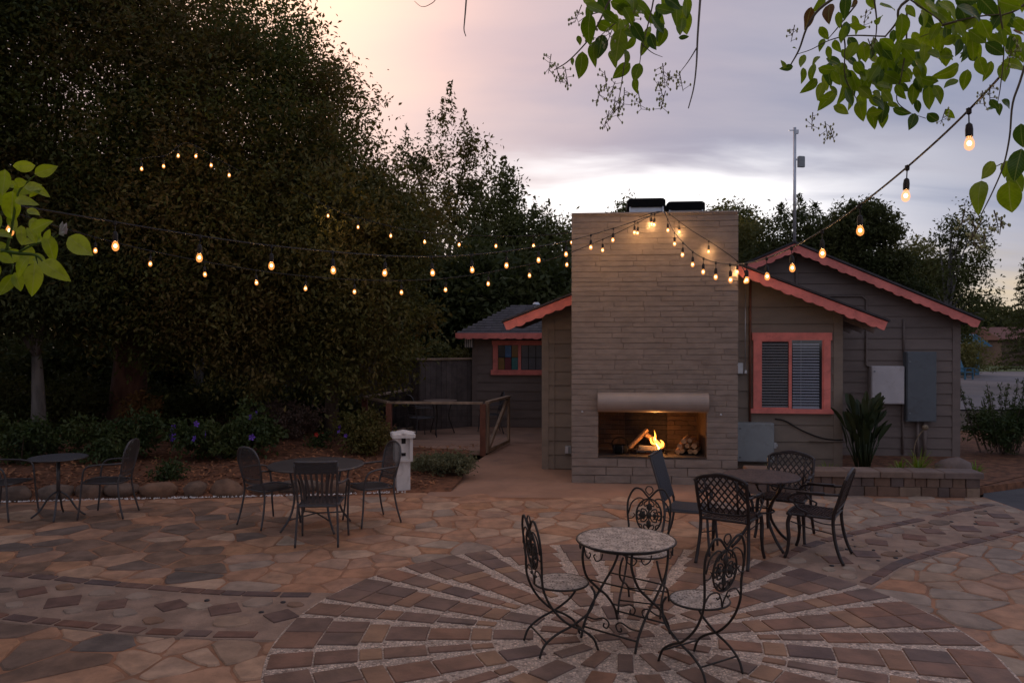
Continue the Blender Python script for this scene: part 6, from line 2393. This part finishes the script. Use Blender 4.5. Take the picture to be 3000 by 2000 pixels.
paddle_plant('bird_of_paradise', 'large dark bird-of-paradise plant between the wing and the pale box', hw(4.5, .85, pz)[:], 64, 1.22, 301)
bl = [(2.92, -.05, .36, 'small bright green tuft under the utility box'), (3.72, -.02, .42, 'bright green tuft left of the bird-of-paradise'), (4.75, .05, .44, 'arching pale green tuft right of the bird-of-paradise foot'), (5.08, .25, .60, 'tallest bright green tuft in the planter, below the pale box'), (6.0, .5, .36, 'green tuft below the tall grey cabinet')]
for k, (u, v, h, lab) in enumerate(bl):
    blades('grass_tuft', lab, hw(u, v, pz)[:], 34, h, h * .6, .02, 'f_bright', 310 + k, 'green tufts in the planter')
blades('rust_tuft', 'rusty brown tuft beside the boulder in the planter', hw(5.42, .1, pz)[:], 36, .34, .24, .016, 'f_rust', 320)
o = rock('boulder', (.27, .22, .24), 330, 'coping')
o.location = hw(5.6, .45, pz + .10)
tag(o, 'pale boulder in the planter under the tall grey cabinet', 'boulder')
fs = thing('seed_head', 'single dry flower head on a bent stalk in front of the brown wall', 'flower', hw(5.3, 1.0, pz + .12), 0)
obj('stalk', MB().tube(crom([(0, 0, 0), (.02, 0, .25), (.06, -.02, .42), (.16, -.03, .56)], 5), .009, 6), MAT['twig'], fs, True)
o = rock('head', (.04, .04, .05), 331, 'twig', fs)
o.location = (.17, -.03, .58)
# ---- right-hand bed
for k, (u, v, h, lab) in enumerate(((7.75, 3.2, 1.25, 'tall dark upright shrub at the house corner, leftmost of three'), (8.8, 3.3, 1.3, 'tall dark upright shrub right of the house, middle of three'), (9.9, 3.1, 1.15, 'tall dark upright shrub right of the house, rightmost of three'))):
    t = shrub('upright_shrub', lab, hw(u, v, .1), (.62, .55, .5), 4200, .085, 'f_bush', 340 + k, 'upright shrubs right of the house', aspect=.3)
    r3 = np.random.default_rng(350 + k)
    pp = []
    mb = MB()
    for j in range(26):
        a = r3.random() * 6.28
        x0, y0 = .45 * math.cos(a) * r3.random(), .4 * math.sin(a) * r3.random()
        x1, y1 = x0 * 1.9 + r3.normal() * .12, y0 * 1.7
        hh = h * (.7 + .4 * r3.random())
        q = r3.random(90)
        pp.append(np.stack([x0 + (x1 - x0) * q, y0 + (y1 - y0) * q, .2 + (hh - .2) * q], axis=1) + r3.normal(size=(90, 3)) * .022)
        mb.tube([(x0, y0, 0), (x1, y1, hh)], [.008, .003], 5)
    link('shoots', leaves_mesh('shoots', np.concatenate(pp), .075, r3, aspect=.25), MAT['f_bush'], t)
    obj('shoot_stems', mb, MAT['bark'], t)
blades('rust_tuft', 'rusty orange grass tuft beside the asphalt path', hw(7.75, 1.35, .06)[:], 60, .42, .42, .014, 'f_rust', 360)
blades('rust_tuft', 'pinkish dry grass tuft at the right edge beside the asphalt path', hw(8.75, 1.5, .06)[:], 44, .34, .4, .014, 'f_dry', 361)

# ---- far buildings on the right
fh = thing('far_house', 'distant brown house with red roof and porch gable at the right edge', 'house', (37.0, 59, -.03), 0)
W_ = 9.0
obj('wall', MB().box((W_ / 2, 2, 1.05), (W_, 4, 2.2)), MAT['far_brown'], fh)
rf = MB().add([(-.4, -.5, 2.05), (W_ + .4, -.5, 2.05), (W_ + .4, 2, 2.95), (-.4, 2, 2.95), (-.4, 4.5, 2.05), (W_ + .4, 4.5, 2.05), (-.4, -.5, 1.95), (W_ + .4, -.5, 1.95), (-.4, 4.5, 1.95), (W_ + .4, 4.5, 1.95)],
              [(0, 1, 2, 3), (3, 2, 5, 4), (6, 7, 1, 0), (0, 3, 4, 8, 6), (1, 7, 9, 5, 2), (6, 8, 9, 7)])
obj('roof', rf, MAT['far_roof'], fh)
pg = MB().add([(1.2, -1.3, 1.95), (3.2, -1.3, 1.95), (2.2, -1.3, 2.75), (1.2, .6, 1.95), (3.2, .6, 1.95), (2.2, .6, 2.75)], [(0, 1, 2), (3, 5, 4), (0, 2, 5, 3), (2, 1, 4, 5), (0, 3, 4, 1)])
obj('porch_gable', pg, MAT['far_roof'], fh)
for x in (1.3, 3.1):
    obj('porch_post', MB().box((x, -1.2, .95), (.12, .12, 2.0)), MAT['far_brown'], fh)
obj('porch_rail', MB().box((2.2, -1.2, .75), (1.7, .06, .7)), MAT['cedar'], fh)
obj('door', MB().box((4.0, -.03, 1.0), (.8, .06, 1.9)), MAT['far_red'], fh)
for x in (5.1, 6.6, 8.0):
    w = obj('window', MB().box((x, -.02, 1.3), (.9, .06, .9)), MAT['white'], fh)
    obj('pane', MB().box((x, -.06, 1.3), (.76, .03, .76)), MAT['st_dark'], w)
x, y = 26.2, 45.0
bh = thing('blue_shed', 'small blue shed peeking out beyond the house corner', 'shed', (x, y, -.03), .2)
obj('wall', MB().box((.2, 1, .85), (1.5, 1.8, 1.7)), MAT['blue'], bh)
obj('roof', MB().add([(-.9, -.4, 1.65), (1.4, -.4, 1.65), (.25, -.4, 2.35), (-.9, 2.3, 1.65), (1.4, 2.3, 1.65), (.25, 2.3, 2.35)], [(0, 1, 2), (3, 5, 4), (0, 2, 5, 3), (2, 1, 4, 5), (0, 3, 4, 1)]), MAT['blue'], bh)
obj('door', MB().box((.3, .08, .7), (.6, .05, 1.3)), MAT['far_brown'], bh)
lampd = obj('porch_lamp', MB().box((.55, .02, 1.25), (.1, .08, .14)), MAT['ember'], bh)
x, y = 23.5, 40.5
bs_ = thing('blue_chair', 'blue garden chair on the far lawn beyond the house corner', 'chair', (x, y, -.03), .4)
obj('seat', MB().box((0, 0, .38), (.55, .5, .05)), MAT['blue'], bs_)
obj('backrest', MB().bar((0, .22, .4), (0, .5, 1.05), .55, .05, (0, 1, 0)), MAT['blue'], bs_)
for s in (-1, 1):
    obj('armrest', MB().box((s * .3, 0, .58), (.1, .6, .04)), MAT['blue'], bs_)
    for yy in (-.22, .22):
        obj('leg', MB().box((s * .28, yy, .28), (.06, .06, .56)), MAT['blue'], bs_)

# ================================================================== LEAVES HANGING NEAR THE CAMERA
def leaf_mesh(curl, wid, seed):
    rng = random.Random(seed)
    vs, fs = [], []
    n = 8
    for k in range(n + 1):
        t = k / n
        w = wid * (math.sin(PI * t ** .78)) ** .85 if 0 < k < n else 0.0
        z = -curl * t * t + .03 * math.sin(5 * t + seed)
        x = t
        for (s, dz) in ((-1, .22), (-.5, .06), (0, 0), (.5, .06), (1, .22)):
            vs.append((x, s * w, z + dz * w + (.02 * math.sin(9 * t + s * 3 + seed) * abs(s) if w else 0)))
    for k in range(n):
        for j in range(4):
            a = k * 5 + j
            fs.append((a, a + 5, a + 6, a + 1))
    return MB().add(vs, fs).mesh('leaf')


LEAF = {}
for mt in ('leaf_near', 'leaf_deep', 'leaf_lime', 'leaf_brown'):
    LEAF[mt] = []
    for k in range(4):
        me = leaf_mesh(.10 + .13 * k, (.27, .30, .25, .28)[k], k + len(mt))
        me.materials.append(MAT[mt])
        me.polygons.foreach_set('use_smooth', [True] * len(me.polygons))
        LEAF[mt].append(me)
CAMP = Vector((0, 0, EYE))


def put_leaf(parent, px, py, ln, ang, d, mt, rng, tilt=.8):
    c = at(px, py, d)
    L = ln * d / FPX
    a = math.radians(ang)
    x = Vector((math.cos(a), rng.uniform(-.35, .35), -math.sin(a))).normalized()
    v = (CAMP - c).normalized()
    z = (v + Vector((rng.uniform(-tilt, tilt), 0, rng.uniform(-tilt, tilt) + .25))).normalized()
    y = z.cross(x).normalized()
    z = x.cross(y)
    o = link('leaf', rng.choice(LEAF[mt]), None, parent)
    R = Matrix((x, y, z)).transposed().to_4x4()
    o.matrix_local = Matrix.Translation(c - x * L * .5) @ R @ Matrix.Diagonal((L * .98, L * .98 * rng.uniform(.86, 1.1), L * .98, 1))
    return o


def spray(parent, px, py, d, rng, n=10, size=.05):
    """airy cluster of small buds on fine stalks"""
    mb, bd = MB(), MB()
    c = at(px, py, d)
    tip = c + Vector((rng.uniform(-.4, .4), rng.uniform(-.3, .3), -1)).normalized() * size
    mb.tube([c, tip], [.0013, .0007], 4)
    for k in range(n):
        s = c.lerp(tip, rng.uniform(.1, 1))
        e = s + Vector((rng.gauss(0, 1), rng.gauss(0, 1), rng.gauss(-.3, .8))).normalized() * size * rng.uniform(.25, .5)
        mb.tube([s, e], .0006, 3)
        bd.lathe([(.0004, -.003), (.0022, 0), (.0018, .0025), (.0003, .004)], 5, tuple(e))
    o = obj('spray_stalks', mb, MAT['twig'], parent)
    obj('buds', bd, MAT['bud'], o)


def twig(parent, pts, d, r, mat='twig', dd=0.0, name='stem'):
    n = len(pts)
    P = crom([at(x, y, d + dd * i / max(1, n - 1)) for i, (x, y) in enumerate(pts)], 5)
    m = len(P)
    return obj(name, MB().tube(P, [r * (1 - .6 * i / (m - 1)) for i in range(m)], 6), MAT[mat], parent, True)


rng = random.Random(5)
# right cluster -- zoomed photo coordinates (scale 2.24 from x = 2000)
Z3 = lambda x, y: (2000 + x / 2.24, y / 2.24)
br = thing('overhanging_branch', 'leafy green branch overhanging the upper right corner', 'branch', (0, 0, 0))
R_LEAVES = [(820, 130, 150, 100, 'b'), (950, 90, 150, 100, 'b'), (1060, 50, 150, 100, 'd'), (1020, 140, 110, 80), (1345, 45, 140, 5), (1295, 140, 120, -20), (1145, 185, 115, 30), (1045, 230, 115, 110), (1440, 190, 190, 70), (1490, 80, 100, 60),
            (905, 295, 85, 120), (955, 355, 95, 80), (780, 405, 100, 110), (870, 390, 75, 150), (680, 450, 85, 175, 'd'), (660, 425, 60, 250), (735, 318, 40, 0), (1100, 340, 125, 120), (1185, 345, 135, 80), (840, 480, 125, 115), (950, 465, 135, 10), (840, 565, 125, 130), (1340, 300, 150, 20), (1500, 300, 160, 10),
            (1640, 260, 125, 95), (1670, 360, 150, 0), (1570, 440, 140, 50), (1750, 480, 175, 140), (1755, 545, 115, 160), (1845, 530, 135, 90), (1610, 650, 155, 90), (1510, 620, 150, 80), (1680, 620, 140, 60), (1540, 560, 110, 80, 'd'), (1310, 780, 135, 85), (1240, 770, 145, 95), (1505, 800, 115, 100, 'd'),
            (1285, 670, 155, 30), (1380, 690, 85, 20), (1165, 730, 135, 80), (1040, 720, 115, 30), (940, 660, 160, 130), (900, 600, 125, 110), (1090, 640, 140, 60, 'd'), (1100, 560, 125, 30), (1200, 600, 135, 40), (1250, 480, 130, 120), (1300, 420, 150, 100), (1370, 460, 150, 80), (1430, 420, 130, 60),
            (1200, 500, 120, 20), (1330, 560, 130, 10), (1450, 520, 130, 40), (1940, 250, 180, 30), (1900, 330, 170, 70), (1780, 220, 120, 90), (1820, 200, 130, 80), (1700, 100, 170, 40), (1590, 120, 120, 60), (1640, 50, 160, 20), (1760, 60, 190, 30), (1900, 80, 220, 20, 'd'), (2000, 60, 200, 40, 'd'), (1850, 110, 200, 50, 'd'),
            (2100, 130, 130, 90), (2200, 140, 110, 0), (2090, 250, 120, 90), (2050, 330, 170, 40, 'd'), (1950, 440, 140, 80), (2000, 470, 130, 100), (2100, 480, 140, 90), (2180, 420, 170, 10), (2200, 220, 100, 20, 'b'), (2130, 680, 95, 20, 'd'), (2040, 690, 90, 60, 'd'), (2070, 720, 80, 100, 'd'), (2010, 715, 70, 170, 'd'),
            (1480, 360, 130, 45), (1400, 340, 130, 110), (1150, 460, 120, 60), (1000, 520, 110, 70), (1420, 610, 120, 70), (1340, 640, 120, 50), (1000, 600, 110, 20), (1620, 540, 120, 20), (1980, 200, 150, 60), (1870, 20, 180, 10, 'd'), (2140, 40, 160, 30), (1560, 30, 120, 40), (1230, 20, 100, 70), (1120, 30, 80, 120, 'b'), (900, 30, 110, 130)]
for q in R_LEAVES:
    px, py = Z3(q[0], q[1])
    mt = {'b': 'leaf_brown', 'd': 'leaf_deep'}.get(q[4] if len(q) > 4 else '', 'leaf_near')
    put_leaf(br, px, py, q[2] / 2.24, q[3] + rng.uniform(-8, 8), 1.75 + rng.uniform(-.14, .22), mt, rng)
for k in range(150):                           # fill of smaller leaves between the named ones
    if k < 85:
        x_, y_ = rng.gauss(1270, 200), rng.gauss(460, 125)
    else:
        x_, y_ = rng.uniform(1560, 2230), rng.uniform(-20, 380)
    px, py = Z3(x_, y_)
    put_leaf(br, px, py, rng.uniform(85, 150) / 2.24, rng.gauss(75, 40), 1.85 + rng.uniform(-.05, .25), 'leaf_deep' if rng.random() < .3 else 'leaf_near', rng)
for pts, r in (([(2120, -320), (1480, 0), (1400, 150), (1320, 250)], .0045), ([(1500, -300), (980, 0), (830, 150), (760, 330), (705, 430)], .004), ([(1240, -60), (1265, 120), (1262, 240), (1240, 330)], .0022), ([(1030, 150), (1060, 300), (1065, 520), (1180, 720)], .0022),
               ([(1320, 245), (1100, 240), (960, 270), (840, 330), (750, 360)], .0018), ([(1465, 40), (1460, 300), (1430, 500), (1400, 660), (1480, 740)], .0022), ([(1480, 0), (1700, 170), (1550, 250)], .002), ([(1130, 40), (1010, 190), (950, 260)], .002), ([(2060, 0), (2100, 300), (2080, 560), (2060, 680)], .002),
               ([(2500, -250), (2230, 40), (2080, 110)], .004), ([(1700, 170), (1900, 120), (2080, 100)], .003), ([(1590, 780), (1530, 760), (1480, 740)], .001)):
    twig(br, [Z3(*p) for p in pts], 1.78, r, dd=.04)
for (x, y) in ((1200, 70), (850, 740), (930, 800), (960, 830), (1720, 720), (2010, 560), (1960, 600), (2190, 260), (2150, 330), (730, 170), (1210, 260)):
    spray(br, *Z3(x, y), 1.78, rng, 9, .038)
# hanging shoot with larger leaves at the right edge
hs = thing('hanging_shoot', 'hanging shoot with large green leaves at the right edge', 'branch', (0, 0, 0))
for q in ((2215, 900, 170, 80, 'd'), (2190, 1085, 215, 100, 'd'), (2000, 1120, 165, 130), (1935, 1270, 215, 115), (2140, 1310, 245, 78), (2185, 1190, 170, 70), (2110, 1110, 110, 100)):
    px, py = Z3(q[0], q[1])
    put_leaf(hs, px, py, q[2] / 2.24, q[3], 1.45 + rng.uniform(-.06, .08), 'leaf_deep' if len(q) > 4 else 'leaf_near', rng, .4)
twig(hs, [Z3(*p) for p in ((2380, -100), (2225, 480), (2160, 680), (2140, 900), (2100, 1090), (2030, 1260), (1960, 1400))], 1.45, .0024)
twig(hs, [Z3(*p) for p in ((2090, 1075), (2020, 1110))], 1.45, .0012)
for (x, y) in ((1850, 1380), (1900, 1450), (1960, 1440), (2040, 1380), (2090, 1420), (1980, 1520), (1900, 1520)):
    spray(hs, *Z3(x, y), 1.45, rng, 10, .034)
# centre cluster
Z2 = lambda x, y: (900 + x / 2.24, y / 2.24)
cb = thing('overhanging_branch', 'drooping leafy spray hanging from the top centre of the picture', 'branch', (0, 0, 0))
C_LEAVES = [(1840, 200, 195, 95), (1870, 345, 155, 100), (1925, 310, 155, 100, 'd'), (1800, 435, 175, 85), (2040, 310, 240, 105), (2170, 220, 160, 50, 'd'), (2160, 480, 125, 100), (2150, 565, 105, 85), (2120, 300, 130, 110), (1990, 120, 130, 30), (2110, 110, 130, 60), (1900, 60, 160, 20), (2060, 40, 150, 10), (1740, 410, 60, 90), (1785, 270, 65, 80),
            (2060, 470, 150, 140), (2200, 60, 160, 30), (1950, 40, 150, 60, 'd'), (2100, 380, 120, 80), (2420, 90, 165, 90), (2490, 60, 150, 80), (2475, 150, 165, 75), (2450, 180, 130, 100), (2470, 250, 70, 0, 'd'), (2300, 170, 150, 40, 'd'), (2350, 70, 130, 20), (2250, 130, 130, 60), (2330, 250, 120, 100), (1850, 90, 130, 100), (2130, 20, 130, 40), (2010, 380, 110, 60), (2260, 280, 120, 80, 'd'), (2400, 20, 130, 30, 'd')]
for q in C_LEAVES:
    px, py = Z2(q[0], q[1])
    put_leaf(cb, px, py, q[2] / 2.24, q[3] + rng.uniform(-8, 8), 1.62 + rng.uniform(-.1, .16), 'leaf_deep' if len(q) > 4 else 'leaf_near', rng)
for k in range(26):
    px, py = Z2(rng.gauss(2150, 170), abs(rng.gauss(120, 110)))
    put_leaf(cb, px, py, rng.uniform(80, 140) / 2.24, rng.gauss(75, 40), 1.72 + rng.uniform(-.05, .2), 'leaf_deep' if rng.random() < .35 else 'leaf_near', rng)
for pts, r in (([(2200, -300), (1990, 0), (1930, 120), (1850, 260), (1720, 400), (1620, 465)], .0028), ([(1940, 80), (1840, 110), (1780, 150)], .0014), ([(2300, -200), (2260, 60), (2200, 300), (2180, 420)], .002), ([(2030, 150), (1900, 260)], .0014), ([(2190, 290), (2260, 350), (2330, 380)], .0012), ([(2080, 420), (2060, 560), (2040, 660), (1990, 760)], .0013)):
    twig(cb, [Z2(*p) for p in pts], 1.64, r)
for (x, y) in ((1600, 360), (1630, 430), (1690, 450), (1950, 470), (1930, 570), (2020, 540), (2080, 580), (2020, 640), (2060, 660), (1980, 730), (2170, 600), (1800, 40), (2150, 60), (2000, 200), (2330, 420), (2380, 470), (2300, 540), (2440, 480), (2350, 600), (1880, 150)):
    spray(cb, *Z2(x, y), 1.64, rng, 11, .04)
hv = thing('hanging_vine', 'pale bare vine stem hanging right of the centre leaves', 'vine', (0, 0, 0))
twig(hv, [Z3(*p) for p in ((130, -260), (112, 0), (95, 250), (88, 420), (70, 580), (35, 715))], 1.66, .0028, 'vine')
twig(hv, [Z3(*p) for p in ((95, 310), (40, 400), (-20, 480))], 1.66, .0016, 'vine', name='side_shoot')
hv2 = thing('hanging_vine', 'thin bare vine tip hanging alone at the top centre left', 'vine', (0, 0, 0))
twig(hv2, [Z2(*p) for p in ((1060, -260), (1045, 0), (1035, 130), (1030, 200), (1042, 245))], 1.66, .0022, 'vine')
hv3 = thing('hanging_vine', 'small curled vine tendril at the top edge', 'vine', (0, 0, 0))
twig(hv3, [Z2(*p) for p in ((860, -160), (850, -10), (800, 40), (750, 50), (705, 15))], 1.66, .0012, 'vine')
# left cluster, lime green with a white blossom
ZL = lambda x, y: (x / 3.135, 400 + y / 3.135)
lb = thing('citrus_branch', 'lime green leafy branch with a white blossom at the left edge', 'branch', (0, 0, 0))
L_LEAVES = [(205, 280, 235, 170), (430, 312, 205, -20), (165, 430, 175, 165), (310, 460, 165, 8), (35, 430, 260, 100), (100, 660, 330, 105), (230, 585, 180, -5), (310, 690, 125, 15), (375, 815, 225, -18), (200, 910, 200, 80), (440, 900, 120, -50), (470, 1020, 265, 75), (740, 1005, 335, 30),
            (60, 1120, 165, 25), (190, 1190, 210, 125), (310, 1315, 320, 88), (490, 1215, 270, 35), (60, 1365, 240, 112), (170, 1335, 185, 75), (300, 905, 160, 60), (40, 890, 160, 20), (400, 1190, 190, 45), (20, 1000, 140, 10), (-60, 600, 250, 120), (-60, 800, 260, 90), (-70, 1050, 230, 60), (-60, 1250, 220, 100), (120, 800, 170, 70)]
for q in L_LEAVES:
    px, py = ZL(q[0], q[1])
    put_leaf(lb, px, py, q[2] / 3.135, q[3] + rng.uniform(-6, 6), 1.55 + rng.uniform(-.08, .10), 'leaf_lime', rng, .45)
for k in range(16):
    px, py = ZL(rng.uniform(-40, 420), rng.uniform(380, 1300))
    put_leaf(lb, px, py, rng.uniform(140, 230) / 3.135, rng.uniform(-30, 130), 1.64 + rng.uniform(0, .1), 'leaf_lime', rng, .5)
for pts, r in (([(-420, 1000), (0, 1050), (180, 1075), (330, 1090), (400, 1150)], .005), ([(60, 1060), (120, 800), (170, 530), (270, 410), (340, 350)], .003), ([(180, 1060), (300, 1000), (480, 940), (560, 890)], .0024), ([(100, 1080), (120, 1200), (100, 1270)], .0022), ([(330, 1090), (350, 1170)], .002)):
    twig(lb, [ZL(*p) for p in pts], 1.57, r, 'f_bright')
fl_ = MB()
for k in range(5):
    a = -1.1 + k * .5
    c0_ = at(*ZL(545, 900), 1.53)
    L = .024
    d1 = Vector((math.cos(a * .7 + .2), -.4 + .25 * (k % 2), math.sin(a * .7 + .85)))
    sx = Vector((-d1.z, 0, d1.x)).normalized() * .006
    m_ = c0_ + d1 * L * .6
    fl_.add([c0_, m_ + sx, c0_ + d1 * L + Vector((0, -.006, 0)), m_ - sx], [(0, 1, 2, 3)])
obj('blossom', fl_, MAT['petal'], lb)

# ---- unseen plants added beside and behind the camera to shade the patio
tree('unseen_citrus_tree', 'lime green citrus tree added unseen for shade, the blossom branch grows from it', (-3.1, 1.1, -.06),
     [(-3.0, 1.2, 2.3, 1.2, 1.1, 1.0), (-3.4, .4, 3.2, 1.2, 1.1, .9)], 9000, .09, 'leaf_lime', 'bark', .07, 401, .16, 26, .3, 5, 'shade plants added beside the camera')
tree('added_shade_tree', 'dark tree added unseen at the left to shade the patio', (-9.6, 4.2, -.06),
     [(-8.1, 5.3, 5.0, 2.8, 2.6, 3.2), (-9.6, 2.6, 5.4, 3.0, 2.6, 3.2), (-8.0, .6, 5.8, 2.8, 2.4, 2.6)], 36000, .2, 'f_deep', 'bark', .25, 402, .35, 30, .3, 7, 'shade plants added beside the camera')
vc = thing('added_vine_arbour', 'leafy vine arbour added unseen over the camera for shade, holding the near branches', 'arbour', (0, 0, 0))  # unseen canopy put in to darken the near patio
r4 = np.random.default_rng(403)
Pv = np.stack([r4.uniform(-3.4, 5.2, 15000), r4.uniform(-3.2, 1.0, 15000), 3.75 + r4.normal(size=15000) * .14], axis=1)
link('foliage', leaves_mesh('foliage', Pv, .1, r4), MAT['leaf_deep'], vc)
for x in (-3.3, 1.2, 5.1):
    obj('beam', MB().box((x, -1.1, 3.58), (.1, 4.4, .16)), MAT['cedar'], vc)
    obj('post', MB().box((x, -3.2, 1.7), (.12, .12, 3.6)), MAT['cedar'], vc)
for k in range(6):
    obj('rafter', MB().box((.9, -3.0 + k * .76, 3.70), (8.8, .06, .09)), MAT['cedar'], vc)

SC.cycles.use_denoising = True
SC.cycles.denoiser = 'OPENIMAGEDENOISE'
SC.cycles.max_bounces = 8
SC.cycles.diffuse_bounces = 3
SC.cycles.glossy_bounces = 3
SC.cycles.transmission_bounces = 4
SC.cycles.transparent_max_bounces = 16
SC.cycles.sample_clamp_indirect = 6.0
SC.cycles.use_light_tree = True
